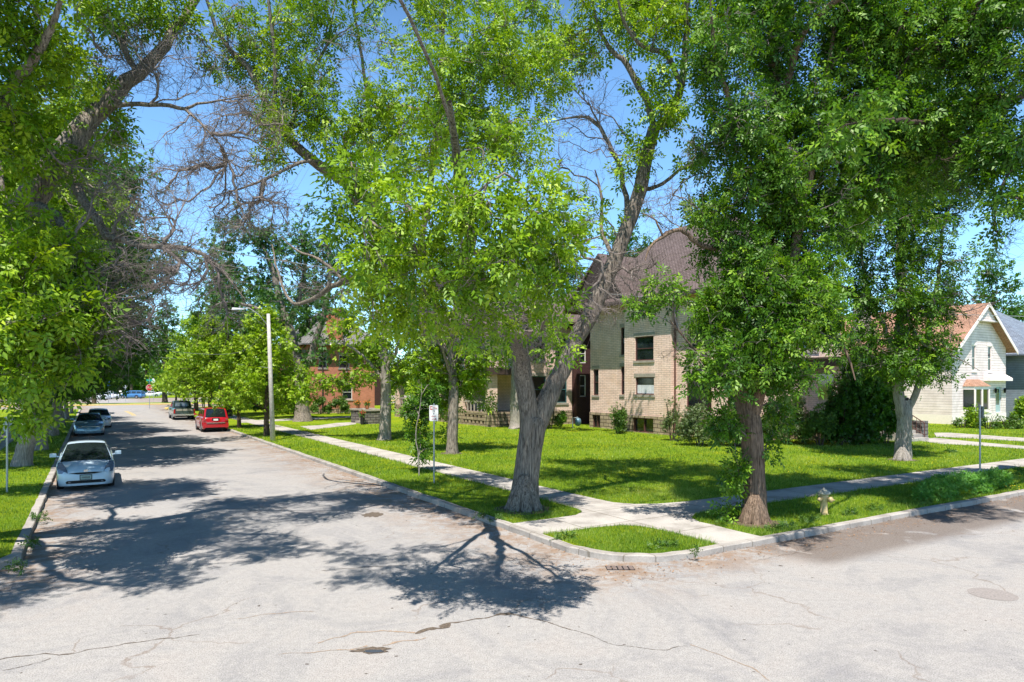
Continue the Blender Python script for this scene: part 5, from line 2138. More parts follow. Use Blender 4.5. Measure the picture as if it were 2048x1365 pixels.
def plate_board(root, c, w, h, ang, mat, name='sign_panel', corner=.04, th=.004, shape=None, parent=None):
    """flat board facing direction ang (normal)"""
    nx, ny = math.cos(ang), math.sin(ang)
    tx, ty = -ny, nx
    if shape is None:
        shape = []
        for sx, sy, a0 in ((1, 1, 0), (-1, 1, 90), (-1, -1, 180), (1, -1, 270)):
            for k in range(4):
                a = math.radians(a0 + 30 * k)
                shape.append((sx * (w / 2 - corner) + corner * math.cos(a), sy * (h / 2 - corner) + corner * math.sin(a)))
    mb_ = MB()
    n = len(shape)
    f = [(c[0] + tx * x + nx * th, c[1] + ty * x + ny * th, c[2] + y) for x, y in shape]
    b_ = [(c[0] + tx * x - nx * th, c[1] + ty * x - ny * th, c[2] + y) for x, y in shape]
    mb_.add(f + b_, [tuple(range(n)), tuple(range(2 * n - 1, n - 1, -1))] + [(i, n + i, n + (i + 1) % n, (i + 1) % n) for i in range(n)])
    return mb_.build(name, mat, parent or root)


M['signwhite'] = simple('sign_white', (0.80, 0.79, 0.77), 0.35, var=.03)
M['signred'] = simple('sign_red', (0.50, 0.02, 0.03), 0.4, var=.05)
M['signdark'] = simple('sign_dark_text', (0.10, 0.07, 0.12), 0.5)
M['signgreen'] = simple('sign_teal_green', (0.02, 0.33, 0.25), 0.4)
M['signblue'] = simple('sign_blue', (0.01, 0.12, 0.50), 0.4)
M['signgrey'] = simple('sign_back_grey', (0.33, 0.35, 0.37), 0.5, .3)


def stext(root, board, s, size, mat, c, ang, dx, dz, off=.008, **k):
    nx, ny = math.cos(ang), math.sin(ang)
    tx, ty = -ny, nx
    loc = Vector((c[0] + tx * dx + nx * off, c[1] + ty * dx + ny * off, c[2] + dz)) - root.location
    return textmesh('lettering', s, size, mat, board, loc, (math.pi / 2, 0, ang + math.pi / 2), .0015, **k)


# parking sign with red and dark lettering
pb = G(868, 967)
ang = math.atan2(-.98, -.1)
ps = signpost(pb, 'white parking sign with red arrow on a metal post left of the thick forked tree', 2.75, .028, 'parking_sign', 'parking sign')
cN = (pb[0] + math.cos(ang) * .04, pb[1] + math.sin(ang) * .04, pb[2] + 2.42)
bd = plate_board(ps, cN, .31, .55, ang, M['signwhite'])
for (dx, dz, w_, h_, m_) in ((-.115, .175, .018, .12, 'signred'), (-.078, .228, .085, .022, 'signred'), (-.078, .122, .085, .026, 'signred'), (.04, .118, .20, .004, 'signdark'), (-.015, -.205, .12, .016, 'signred')):
    tx, ty = -math.sin(ang), math.cos(ang)
    # +t is to the viewer's right
    c_ = (cN[0] + tx * dx + math.cos(ang) * .006, cN[1] + ty * dx + math.sin(ang) * .006, cN[2] + dz)
    plate_board(ps, c_, w_, h_, ang, M[m_], 'marking', .002, .002, parent=bd)
tx, ty = -math.sin(ang), math.cos(ang)
plate_board(ps, (cN[0] + tx * .065 + math.cos(ang) * .006, cN[1] + ty * .065 + math.sin(ang) * .006, cN[2] - .205), 0, 0, ang, M['signred'], 'arrow', 0, .002, shape=[(-.02, -.032), (.035, 0), (-.02, .032)], parent=bd)
stext(ps, bd, 'Fine', .085, M['signred'], cN, ang, .045, .172, shear=.25)
stext(ps, bd, '$', .06, M['signred'], cN, ang, -.065, .172)
stext(ps, bd, '15', .075, M['signdark'], cN, ang, 0, .07)
stext(ps, bd, '8', .07, M['signdark'], cN, ang, 0, -.02)
stext(ps, bd, 'ONLY', .062, M['signred'], cN, ang, 0, -.115)

# stop sign with street name blades
sb = G(299, 816)
sb2 = Vector(P(299, 816, sb[1]))
ang = math.atan2(-.95, .3)
ss = signpost(sb, 'red STOP sign with teal street name blades at the far corner', 4.1, .045, 'stop_sign', 'stop sign')
r8 = .45
c_ = (sb[0] + math.cos(ang) * .06, sb[1] + math.sin(ang) * .06, sb[2] + 2.75)
oct_ = [(r8 * math.cos(math.radians(22.5 + 45 * k)), r8 * math.sin(math.radians(22.5 + 45 * k))) for k in range(8)]
b1 = plate_board(ss, c_, 0, 0, ang, M['signwhite'], 'sign_panel', shape=oct_)
c2_ = (c_[0] + math.cos(ang) * .008, c_[1] + math.sin(ang) * .008, c_[2])
plate_board(ss, c2_, 0, 0, ang, M['signred'], 'sign_face', shape=[(x * .93, y * .93) for x, y in oct_], parent=b1)
stext(ss, b1, 'STOP', .36, M['signwhite'], c2_, ang, 0, -.01, .012, squash=.82)
plate_board(ss, (sb[0], sb[1], sb[2] + 3.75), .75, .25, ang, M['signgreen'], 'street_name_blade', .02)
plate_board(ss, (sb[0], sb[1], sb[2] + 3.45), .75, .22, ang + 1.3, M['signgreen'], 'street_name_blade', .02)
plate_board(ss, (sb[0] + .02, sb[1] - .06, sb[2] + 1.85), .45, .30, ang, M['signwhite'], 'lower_plate', .02)
# white diamond seen from the front-right, grey diamond back, blue sign, plain posts
def diamond(base, hgt, sz, ang_, mat, label):
    r_ = signpost(base, label, hgt, .04)
    q = sz / 2
    plate_board(r_, (base[0] + math.cos(ang_) * .05, base[1] + math.sin(ang_) * .05, base[2] + hgt - q), 0, 0, ang_, M[mat], 'sign_panel', shape=[(q, 0), (0, q), (-q, 0), (0, -q)])
    plate_board(r_, (base[0] + math.cos(ang_) * .05, base[1] + math.sin(ang_) * .05, base[2] + hgt - sz - .35), .5, .3, ang_, M[mat], 'lower_plate', .02)
diamond(G(307, 800), 4.4, 1.35, math.atan2(-.9, -.5), 'signwhite', 'white diamond sign on a pole just right of the stop sign')
diamond(G(251, 803), 3.4, 1.1, math.atan2(-.95, .1), 'signgrey', 'grey backed diamond sign in front of the blue minivan')
bs_ = signpost(G(217, 805), 'tall narrow blue sign on a post in front of the white SUV', 4.2, .04)
bb = G(217, 805)
plate_board(bs_, (bb[0], bb[1] - .06, bb[2] + 3.5), .62, 1.35, math.atan2(-1, .1), M['signblue'])
# post with sign seen edge-on at right, thin post at left edge
pr_ = G(1960, 945)
rs = signpost(pr_, 'galvanised post with its sign turned edge-on, on the right hand verge', 2.6, .032)
plate_board(rs, (pr_[0] + .05, pr_[1], pr_[2] + 2.33), .3, .45, .02, M['signgrey'])
for dz in (2.18, 2.48):
    mb = MB()
    mb.tube([(pr_[0] - .04, pr_[1], pr_[2] + dz), (pr_[0] + .07, pr_[1], pr_[2] + dz)], .012, 6)
    mb.build('bolt', M['dark'], rs)
pl_ = G(14, 985)
ls = signpost(pl_, 'thin dark sign post on the left lawn beside the white liftback', 2.4, .028)
plate_board(ls, (pl_[0], pl_[1] + .04, pl_[2] + 2.15), .3, .45, math.pi / 2, M['signgrey'])

# fire hydrant
hb_ = G(1648, 1029)
hy = thing('fire_hydrant', hb_, 'tan fire hydrant with a domed cap on the shaded verge by the right hand tree', 'fire hydrant')
M['hydrant'] = simple('tan_hydrant_paint', (0.48, 0.36, 0.17), 0.5, var=.3, scale=14, bmp=.2)
M['hydtop'] = simple('grey_tan_hydrant_cap', (0.33, 0.32, 0.26), 0.5, var=.25, scale=14)
x, y, z = hb_
s_ = 1.02
mb = MB()
mb.lathe((x, y, z - .05), [(.12, 0), (.12, .06), (.092, .08), (.088, .36 * s_), (.095, .40 * s_), (.11, .46 * s_), (.11, .52 * s_), (.085, .56 * s_), (.085, .60 * s_)], 20)
mb.build('barrel', M['hydrant'], hy, smooth=True)
mb = MB()
mb.lathe((x, y, z + .50), [(.085, 0), (.15, .03), (.165, .06), (.15, .09), (.11, .13), (.05, .16), (.025, .17), (.025, .20)], 20)
mb.build('cap', M['hydtop'], hy, smooth=True)
for d, rr, ll in (((.75, -.66, 0), .062, .17), ((-.9, -.43, 0), .045, .15), ((-.2, .98, 0), .045, .15)):
    mb = MB()
    mb.lathe((x + d[0] * .05, y + d[1] * .05, z + .40), [(rr, 0), (rr, ll * .5), (rr * 1.3, ll * .55), (rr * 1.3, ll * .85), (rr * .8, ll), (.02, ll + .01), (.018, ll + .045)], 14, d)
    mb.build('nozzle', M['hydrant'], hy, smooth=True)

# overhead wires
def wire(pts, r, label):
    mb_ = MB()
    q = [Vector(p) for p in pts]
    fine = []
    Q = [q[0] * 2 - q[1]] + q + [q[-1] * 2 - q[-2]]
    for i in range(len(q) - 1):
        for k in range(8):
            t = k / 8
            p0, p1, p2, p3 = Q[i:i + 4]
            fine.append(0.5 * (2 * p1 + (p2 - p0) * t + (2 * p0 - 5 * p1 + 4 * p2 - p3) * t * t + (3 * p1 - p0 - 3 * p2 + p3) * t ** 3))
    fine.append(q[-1])
    mb_.tube(fine, r, 5)
    o = mb_.build('overhead_wire', M['galv'], None, origin=tuple(fine[0]))
    tag(o, label, 'wire')


wire([P(-300, 350, 20), P(0, 412, 22), P(300, 470, 24.5), P(536, 518, 27), P(900, 566, 30.5), P(1190, 586, 33), P(1420, 606, 35), P(1780, 625, 38), P(2300, 640, 42)], .017, 'long sagging overhead wire crossing the whole view below the tree tops')
wire([P(310, 715, 70), P(405, 721, 70), P(536.5, 736, 41)], .02, 'pale service wire running from the grey lamp pole over the far street')
wire([P(300, 700, 60), P(460, 708, 45), P(537, 660, 40.6)], .012, 'thin wire meeting the grey lamp pole near its top')

# distant pedestrian
def person(base, label, facing):
    root = thing('person', base, label, 'person')
    bx, by, bz = base
    c_, s2 = math.cos(facing), math.sin(facing)

    def L(f, sd, z):
        return (f * c_ - sd * s2, f * s2 + sd * c_, z)
    ys = .10
    V_ = [L(0, 0, .95), L(0, 0, 1.15), L(0, 0, 1.42), L(0, 0, 1.52), L(.01, 0, 1.62), L(.01, 0, 1.74),
          L(0, .19, 1.40), L(.0, .24, 1.14), L(.14, .2, .98), L(0, -.19, 1.40), L(-.03, -.25, 1.13), L(.08, -.24, .92),
          L(.02, ys, .88), L(.10, ys, .48), L(.02, ys, .08), L(.15, ys, .03), L(-.01, -ys, .88), L(-.02, -ys, .48), L(-.16, -ys, .10), L(-.05, -ys, .04)]
    E_ = [(0, 1), (1, 2), (2, 3), (3, 4), (4, 5), (2, 6), (6, 7), (7, 8), (2, 9), (9, 10), (10, 11), (0, 12), (12, 13), (13, 14), (14, 15), (0, 16), (16, 17), (17, 18), (18, 19)]
    R_ = [.13, .13, .13, .055, .09, .075, .05, .04, .03, .05, .04, .03, .085, .055, .04, .035, .085, .055, .04, .035]
    mskin = simple('skin_tone', (.42, .25, .17), .6)
    o1 = skin2('body', V_, E_, R_, mskin, root)
    o2 = skin2('shirt', [V_[0], V_[1], V_[2], V_[6], V_[7], V_[9], V_[10]], [(0, 1), (1, 2), (2, 3), (3, 4), (2, 5), (5, 6)], [.15, .155, .155, .07, .06, .07, .06], M['signwhite'], root)
    o3 = skin2('trousers', [V_[0], V_[12], V_[13], V_[14], V_[16], V_[17], V_[18]], [(0, 1), (1, 2), (2, 3), (0, 4), (4, 5), (5, 6)], [.15, .105, .08, .07, .105, .08, .07], M['darkwood'], root)
    mb_ = MB()
    mb_.blob((bx + L(-.015, 0, 0)[0], by + L(-.015, 0, 0)[1], bz + 1.74), (.10, .10, .10), 1, .03)
    mb_.build('hair', M['darkwood'], root, smooth=True)


def skin2(name, verts, edges, radii, mat, root):
    me = bpy.data.meshes.new(name)
    me.from_pydata(verts, edges, [])
    o = bpy.data.objects.new(name, me)
    COL.objects.link(o)
    sm = o.modifiers.new('skin', 'SKIN')
    if not me.skin_vertices:
        bpy.context.view_layer.objects.active = o
        bpy.context.view_layer.update()
    sv = me.skin_vertices[0].data if me.skin_vertices else None
    if sv is None:
        import bmesh
        bm = bmesh.new()
        bm.from_mesh(me)
        lay = bm.verts.layers.skin.verify()
        for i, vv in enumerate(bm.verts):
            vv[lay].radius = (radii[i], radii[i])
            vv[lay].use_root = (i == 0)
        bm.to_mesh(me)
        bm.free()
    else:
        for i, r in enumerate(radii):
            sv[i].radius = (r, r)
        sv[0].use_root = True
    s_ = o.modifiers.new('sub', 'SUBSURF')
    s_.levels = 1
    s_.render_levels = 2
    me.materials.append(mat)
    o.parent = root
    return o


pg = G(407, 816.5)
person(pg, 'person in a white shirt and dark trousers walking under the trees beyond the pickup', 2.0)

# small things by the houses
tb = G(1000, 852)
tpz = thing('plastic_bundle', tb, 'crumpled pale plastic sheeting bundled against the porch house foundation', 'plastic bundle')
mb = MB()
for k in range(7):
    mb.blob((tb[0] + random.uniform(-1.1, 1.2), tb[1] + random.uniform(-.2, .4), .12 + random.uniform(.15, .6)), (.55, .35, .3), 4, .22)
mb.build('sheeting', M['tarp'], tpz)
gm_ = G(1156, 857)
gt = thing('gas_meter', gm_, 'small blue grey utility meter at the foot of the dark shingled wing', 'utility meter')
mb = MB()
mb.lathe((gm_[0], gm_[1], .3), [(.1, 0), (.22, .08), (.25, .3), (.22, .5), (.1, .6)], 12)
mb.build('meter_body', M['bluepail'], gt, smooth=True)
mb = MB()
mb.tube([(gm_[0] - .4, gm_[1], .05), (gm_[0] - .4, gm_[1], .9), (gm_[0], gm_[1], .95), (gm_[0], gm_[1], .85)], .04, 6)
mb.build('pipe', M['galv'], gt)
# ------------------------------------------------------------------ trees
def PP(lst):
    return [P(*q) for q in lst]


def CW(x, y, z, sx, sy, sz, d=1.0):
    return (1024 + x / y * F, HY + (H - z) / y * F, y, sx / y * F, sz / y * F, sy, d)


# ===== the big forked ash in the middle
t1 = Tree('ash_tree', G(1048, 1018), 'big forked ash tree with deeply ridged trunk at the kerb, limbs reaching over the street', 'tree', 'street trees round the corner', 'bark', 'leaf_lime', 1.3)
t1.limb(PP([(1047, 1026, 19.3), (1049, 1000, 19.3), (1052, 960, 19.4), (1060, 900, 19.4), (1066, 865, 19.4), (1071, 838, 19.4), (1074, 822, 19.4)]), [.50, .42, .355, .345, .355, .35, .12], attach=False, sides=28)
t1.flare(.40, .8)
# right limb
t1.limb(PP([(1064, 880, 19.4), (1086, 818, 19.5), (1112, 765, 19.6), (1134, 722, 19.7), (1155, 674, 19.8), (1182, 630, 19.9), (1212, 562, 20), (1237, 503, 20), (1262, 434, 20), (1281, 376, 20), (1300, 291, 20), (1309, 255, 20)]),
        [.30, .30, .26, .245, .23, .23, .225, .205, .20, .20, .18, .17], sides=24)
t1.limb(PP([(1309, 255, 20), (1341, 220, 19.8), (1362, 172, 19.6), (1368, 85, 19.4), (1372, 0, 19), (1378, -90, 18.6)]), [.14, .13, .11, .09, .08, .06])
t1.limb(PP([(1362, 172, 19.6), (1340, 122, 19.2), (1307, 99, 19), (1280, 89, 18.8), (1249, 51, 18.5), (1236, 0, 18)]), [.08, .075, .07, .055, .045, .03])
t1.limb(PP([(1305, 260, 20), (1291, 198, 20.2), (1262, 147, 20.3), (1246, 118, 20.3), (1221, 96, 20.4), (1198, 55, 20.4), (1180, -10, 20.4)]), [.10, .10, .09, .08, .07, .05, .03])
t1.limb(PP([(1290, 385, 20), (1312, 377, 20), (1340, 357, 19.8), (1360, 341, 19.7), (1400, 330, 19.5)]), [.08, .055, .05, .04, .015])
t1.limb(PP([(1256, 450, 20), (1252, 395, 20.5), (1238, 325, 20.8), (1208, 274, 21), (1187, 243, 21), (1165, 234, 21), (1132, 237, 21.2), (1100, 246, 21.3)]), [.08, .08, .07, .06, .06, .045, .03, .012])
t1.limb(PP([(1228, 530, 20), (1206, 470, 20.6), (1204, 400, 21), (1190, 340, 21.2)]), [.07, .06, .05, .02])
# left limb, up and then forward over the road
t1.limb(PP([(1066, 885, 19.4), (1056, 815, 19.3), (1047, 760, 19.1), (1042, 715, 18.8), (1032, 672, 18.2), (1005, 650, 17.2), (965, 630, 16.2), (935, 590, 15.0), (930, 540, 13.6), (938, 470, 12.2), (930, 400, 11.0), (915, 300, 9.8), (900, 200, 9.0)]),
        [.30, .27, .25, .235, .22, .20, .19, .17, .14, .11, .085, .06, .03], sides=22)
t1.limb(PP([(938, 500, 12.8), (1000, 500, 11.5), (1060, 470, 10.2), (1110, 430, 9.2)]), [.07, .055, .04, .02])
t1.limb(PP([(932, 560, 14.2), (870, 540, 12.6), (800, 500, 11.0), (740, 440, 9.8), (700, 390, 9.2)]), [.08, .07, .055, .04, .02])
# limbs sweeping up and left
t1.limb(PP([(1034, 685, 18.4), (1010, 660, 18.3), (930, 610, 17.8), (840, 520, 17.2), (760, 425, 16.8), (700, 374, 16.5), (640, 332, 16.2), (599, 292, 16), (561, 250, 16), (531, 205, 16), (510, 155, 16), (479, 118, 16), (445, 78, 16), (418, 20, 15.8), (395, -60, 15.5)]),
        [.16, .16, .155, .15, .14, .13, .125, .11, .095, .08, .07, .06, .05, .04, .025], sides=18)
t1.limb(PP([(551, 240, 16), (550, 190, 15.7), (549, 113, 15.5), (540, 30, 15.2), (530, -60, 15)]), [.055, .05, .045, .035, .02])
t1.limb(PP([(580, 275, 16), (599, 185, 16.2), (630, 130, 16.3), (655, 90, 16.3), (670, 0, 16.4)]), [.05, .045, .04, .03, .015])
t1.limb(PP([(645, 330, 16.2), (620, 322, 15.8), (582, 332, 15.3), (534, 358, 14.8), (496, 373, 14.6), (465, 382, 14.5), (430, 391, 14.5)]), [.05, .045, .04, .035, .025, .018, .008])
t1.limb(PP([(840, 520, 17.2), (850, 430, 17.5), (865, 330, 17.6), (880, 220, 17.6), (885, 100, 17.5), (890, -40, 17.2)]), [.10, .09, .08, .07, .055, .03])
t1.limb(PP([(868, 300, 17.6), (940, 210, 17.0), (990, 120, 16.5), (1040, 30, 16)]), [.055, .045, .035, .02])
t1.limb(PP([(760, 425, 16.8), (745, 320, 17.2), (735, 200, 17.5), (720, 90, 17.6), (700, -30, 17.5)]), [.07, .06, .05, .04, .02])
t1.limb(PP([(1000, 655, 18.3), (900, 640, 18.6), (830, 612, 19), (760, 566, 19.6), (690, 560, 20.5), (620, 602, 21.5), (585, 606, 22), (560, 560, 22.4), (545, 490, 23)]), [.12, .11, .105, .10, .085, .07, .05, .04, .02])
t1.limb(PP([(690, 560, 20.5), (640, 520, 21), (590, 500, 21.4), (560, 470, 21.6)]), [.05, .04, .03, .012])
# leaves
near = [(740, 345, 9.4, 80, 48, .8), (690, 400, 9.6, 45, 50, .6), (830, 420, 8.9, 120, 80, 1.1), (960, 430, 8.6, 130, 80, 1.0), (1060, 400, 8.8, 85, 62, .8), (780, 520, 9.4, 110, 75, 1.0),
        (900, 560, 9.4, 130, 85, 1.1), (1030, 520, 9.0, 105, 90, 1.0), (1095, 600, 9.8, 55, 70, .7), (720, 470, 10, 75, 80, .9), (1110, 470, 9.2, 55, 75, .7), (770, 620, 10, 75, 60, .8), (980, 640, 10, 110, 50, .8, .7), (860, 330, 10.5, 80, 40, .8, .6),
        (1120, 680, 10.8, 40, 40, .5, .7), (960, 340, 9.6, 60, 40, .6, .6), (880, 655, 10.4, 80, 40, .7, .5)]
t1.foliage(near, kind='ash7', lai=2.5, spread=.20, scale=.95, r0=.004, tw=1, per=7)
up_ = [(930, 180, 14.5, 120, 110, 1.6), (1000, 110, 14.2, 95, 90, 1.4), (1075, 160, 15, 75, 75, 1.3), (900, 270, 14.5, 120, 80, 1.6), (775, 215, 15.4, 90, 80, 1.5), (700, 290, 15.8, 80, 85, 1.3),
       (560, 170, 16, 75, 80, 1.3), (500, 70, 16, 80, 60, 1.3), (620, 50, 16, 90, 65, 1.4), (640, 190, 16, 60, 70, 1.2), (470, 130, 16, 50, 40, .9), (1030, 290, 14, 100, 70, 1.3), (850, 110, 16.5, 75, 60, 1.3, .5), (740, 60, 17, 80, 60, 1.3, .35),
       (560, 260, 15.6, 55, 55, 1.0), (830, 20, 17, 110, 50, 1.4, .7), (1040, 20, 15.5, 110, 40, 1.4), (600, 260, 16, 80, 40, 1.0, .5), (800, 330, 15, 110, 60, 1.3, .6), (530, 330, 15.4, 40, 30, .5, .8), (950, 0, 16, 100, 40, 1.3, .7)]
t1.foliage(up_, kind='ash7', lai=2.35, spread=.24, scale=.98, r0=.005, tw=1, per=8)
rl = [(1310, 175, 19.4, 60, 55, 1.4, .7), (1250, 50, 19.2, 75, 55, 1.5, .8), (1350, 60, 19, 75, 60, 1.4), (1340, 230, 19.4, 50, 60, 1.1, .9), (1280, 290, 19.5, 38, 45, .9), (1190, 25, 20, 60, 40, 1.2, .7), (1395, 320, 19, 45, 80, 1, .6),
      (1180, 420, 19, 70, 100, 1.2, .25), (1240, 350, 19.5, 25, 40, .6, .6)]
t1.foliage(rl, kind='ash5', lai=1.9, spread=.3, scale=1.05, r0=.006)
# upper crown and the boughs over the street
t1.limb([P(965, 630, 16.2), (-1.1, 14.6, 6.8), (-1.2, 12.4, 8.6), (-2.2, 10.2, 10.2), (-3.6, 8.8, 10.8)], [.06, .05, .035, .025, .012])
over = [CW(-4.2, 9.0, 10.9, 1.0, .9, .6, .8), CW(-2.8, 9.3, 10.6, .9, .9, .5), CW(-3.5, 7.8, 10.8, 1.1, .9, .6), CW(-1.5, 8.0, 10.4, 1.0, .9, .6, .8), ]
t1.foliage(over, kind='ash7', lai=1.5, spread=.25, scale=1.1, r0=.005)
top = [CW(5.4, 19.5, 15.5, 1.8, 2.0, 1.3), CW(3.2, 20.5, 16.5, 1.9, 2.0, 1.3), CW(6.8, 20.8, 14.8, 1.6, 1.8, 1.2, .8), CW(4.6, 22.2, 16, 1.8, 1.8, 1.2), CW(0.6, 18.5, 15.5, 2.0, 2.0, 1.3), CW(-2.4, 17.8, 14.6, 1.9, 1.9, 1.2), CW(-5, 16.5, 14, 1.7, 1.7, 1.1, .8), CW(1.8, 22.6, 14.6, 1.8, 1.6, 1.2, .8)]
t1.foliage(top, kind='ash5', lai=2.2, spread=.35, scale=1.3, r0=.007)
# bare, dead wood
t1.dead([(1150, 320, 20, 95, 110, 1.6, 1.0), (1110, 500, 18.5, 100, 110, 1.4, 1.2), (1010, 670, 16.5, 90, 50, 1.2, .9), (1080, 690, 17.5, 60, 60, 1.0, .6), (1230, 560, 19.4, 70, 70, 1.0, .7), (1200, 220, 20.6, 80, 90, 1.2, .6), (880, 500, 16, 120, 110, 1.4, .8), (1330, 420, 19.6, 60, 60, 1, .5),
         (530, 410, 15, 80, 75, 1.0, 1.0), (560, 60, 16, 130, 80, 1.4, .7), (700, 140, 16, 120, 110, 1.4, .7), (650, 560, 20.5, 100, 70, 1.6, .9), (700, 460, 18, 80, 80, 1.2, .6), (960, 250, 15, 80, 110, 1, .5), (1290, 555, 18.8, 65, 65, .9, 1.3), (1200, 620, 18.8, 60, 50, .8, .9), (470, 240, 15.4, 90, 100, .9, 1.0), (430, 110, 15.8, 80, 70, .9, .8), (500, 430, 14.8, 90, 60, .8, 1.0), (1150, 160, 20, 60, 100, 1, .6), (1000, 655, 11.5, 95, 40, .8, .9), (880, 640, 12, 80, 50, .8, .6)], 85, .5, 3, .0058)
t1.done()

# ===== the dark leaning ash on the right
t2 = Tree('ash_tree', G(1510, 1045), 'dark leafy ash tree with a brown trunk right beside the fire hydrant', 'tree', 'street trees round the corner', 'bark', 'leaf_mid', 2.7)
t2.bark = bark('brown_bark', (0.10, 0.07, 0.05), (0.36, 0.26, 0.19))
t2.limb(PP([(1511, 1052, 17.5), (1510, 1015, 17.5), (1508, 960, 17.5), (1504, 870, 17.5), (1488, 790, 17.6), (1464, 720, 17.7), (1450, 650, 17.8), (1462, 600, 17.9), (1495, 550, 18), (1525, 500, 18), (1542, 410, 18), (1552, 290, 18), (1549, 130, 17.8), (1540, -20, 17.5), (1530, -160, 17)]),
        [.36, .29, .27, .265, .26, .26, .25, .25, .24, .22, .20, .18, .14, .10, .05], attach=False, sides=22)
t2.flare(.30, .6)
t2.limb(PP([(1496, 830, 17.5), (1530, 760, 17.2), (1556, 690, 17), (1575, 610, 17), (1590, 500, 17), (1610, 380, 17), (1640, 260, 17), (1660, 120, 17), (1675, -30, 17)]), [.16, .15, .14, .13, .12, .10, .08, .06, .03])
t2.limb(PP([(1530, 492, 18), (1470, 497, 17.6), (1405, 491, 17.2), (1385, 480, 17), (1370, 463, 16.9), (1350, 462, 16.8), (1325, 474, 16.7), (1300, 497, 16.6), (1290, 522, 16.5)]), [.09, .075, .06, .055, .05, .05, .04, .03, .012])
t2.limb(PP([(1330, 472, 16.7), (1315, 450, 16.6), (1305, 435, 16.6), (1285, 428, 16.5)]), [.03, .025, .02, .01])
t2.limb(PP([(1552, 280, 18), (1575, 160, 17.5), (1600, 80, 17), (1640, 30, 16.6), (1690, -10, 16)]), [.11, .10, .09, .075, .05])
t2.limb(PP([(1552, 330, 18), (1590, 240, 18), (1656, 218, 18.2), (1740, 232, 18.4), (1830, 238, 18.6)]), [.10, .09, .08, .06, .03])
t2.limb(PP([(1545, 380, 18), (1500, 300, 17.4), (1460, 210, 16.8), (1430, 100, 16.4), (1420, 0, 16)]), [.09, .08, .065, .05, .03])
t2.limb(PP([(1570, 640, 17), (1640, 660, 16.6), (1690, 700, 16.4), (1710, 760, 16.3)]), [.06, .05, .035, .015])
t2.limb(PP([(1470, 730, 17.6), (1430, 700, 16.8), (1390, 700, 16.2), (1340, 640, 15.8)]), [.05, .045, .035, .015])
cl2 = [(1440, 120, 16.8, 75, 115, 1.6, .8), (1480, 270, 16.8, 95, 100, 1.7, .9), (1560, 90, 17.6, 100, 95, 1.7, .9), (1600, 230, 17.6, 100, 100, 1.7), (1500, 400, 17.2, 105, 80, 1.6, .9), (1450, 500, 17.2, 60, 60, 1.3, .8),
       (1335, 580, 16.2, 52, 36, .7, .7), (1280, 615, 16, 25, 25, .4, .7), (1410, 650, 16.6, 40, 45, .8, .8), (1520, 620, 16.8, 105, 100, 1.5), (1440, 740, 16.2, 70, 75, 1.1, 1.0), (1565, 745, 17, 85, 62, 1.3), (1600, 540, 17.6, 90, 110, 1.6),
       (1650, 400, 17.8, 85, 100, 1.6), (1640, 640, 17, 45, 75, 1.1, .9), (1440, 850, 16.9, 32, 45, .5, .9), (1560, 830, 17.8, 28, 40, .5, .8), (1468, 930, 17.1, 16, 70, .25, .9), (1546, 890, 17.5, 16, 30, .25, .8), (1455, 1025, 17.2, 26, 24, .3, .9), (1640, 300, 17, 60, 70, 1.2), (1690, 90, 17, 60, 80, 1.3), (1400, 420, 17.5, 30, 30, .6, .5), (1590, 430, 17, 50, 70, 1.0), (1430, 600, 16.6, 45, 50, .8, .9), (1500, 540, 16.6, 70, 70, 1.1, 1.0), (1420, 430, 17, 42, 35, .7, .9), (1520, 700, 16.4, 90, 70, 1.1, 1.1), (1610, 620, 16.6, 75, 90, 1.2, 1.1), (1560, 340, 17, 80, 60, 1.2, .9)]
t2.foliage(cl2, kind='ash5', lai=3.7, spread=.26, scale=.92, r0=.006, up=.5, ldroop=.6)
t2.foliage([CW(7.4, 18.6, 14.6, 1.8, 1.8, 1.2), CW(9.4, 17.6, 14.2, 1.7, 1.8, 1.2), CW(8.2, 16.4, 15, 1.7, 1.6, 1.2), CW(6.2, 16.6, 13.8, 1.6, 1.6, 1.1, .8)], kind='ash5', lai=2.6, spread=.35, scale=1.3, r0=.007)
t2.dead([(1340, 420, 16.9, 60, 60, .9, .9), (1480, 560, 17, 100, 100, 1.2, .5), (1600, 380, 17, 90, 90, 1.2, .5), (1410, 300, 17, 50, 80, 1, .5), (1370, 700, 15.8, 60, 60, .7, .3)], 60, .38, 4, .005)
t2.done()

# ===== tree standing just outside the frame on the right, its boughs cross the top right
t4 = Tree('ash_tree', (20.1, 25.6, .12), 'ash tree rooted outside the right edge whose boughs fill the top right of the view', 'tree', 'street trees round the corner', 'barkdark', 'leaf_mid', 4.1)
t4.limb([(20.1, 25.6, 0), (20.1, 25.6, 2), (20.1, 25.5, 4.5), (20.0, 25.0, 7.0), (19.4, 23.4, 9.5), (18.4, 21.2, 12.5), (17.2, 19.4, 16.5)], [.45, .36, .33, .30, .24, .17, .08], attach=False, sides=18)
t4.flare(.36, .8)
t4.limb([(20.1, 25.2, 6.0), (18.6, 21.6, 9.4)] + PP([(2110, 150, 18.4), (2048, 188, 18), (1981, 200, 17.8), (1930, 222, 17.6), (1870, 250, 17.5), (1800, 300, 17.5), (1760, 330, 17.5)]), [.17, .15, .14, .11, .10, .08, .07, .05, .03])
t4.limb([(19.8, 24.4, 8.0), (18.4, 20.8, 10.8)] + PP([(2080, 60, 17.5), (1990, 70, 17), (1900, 60, 16.8), (1820, 30, 16.6), (1740, 20, 16.4)]), [.16, .14, .12, .10, .08, .06, .03])
t4.limb([(18.8, 22.0, 11.2)] + PP([(2060, -100, 17), (1960, -80, 16.4), (1860, -60, 16)]), [.13, .11, .08, .04])
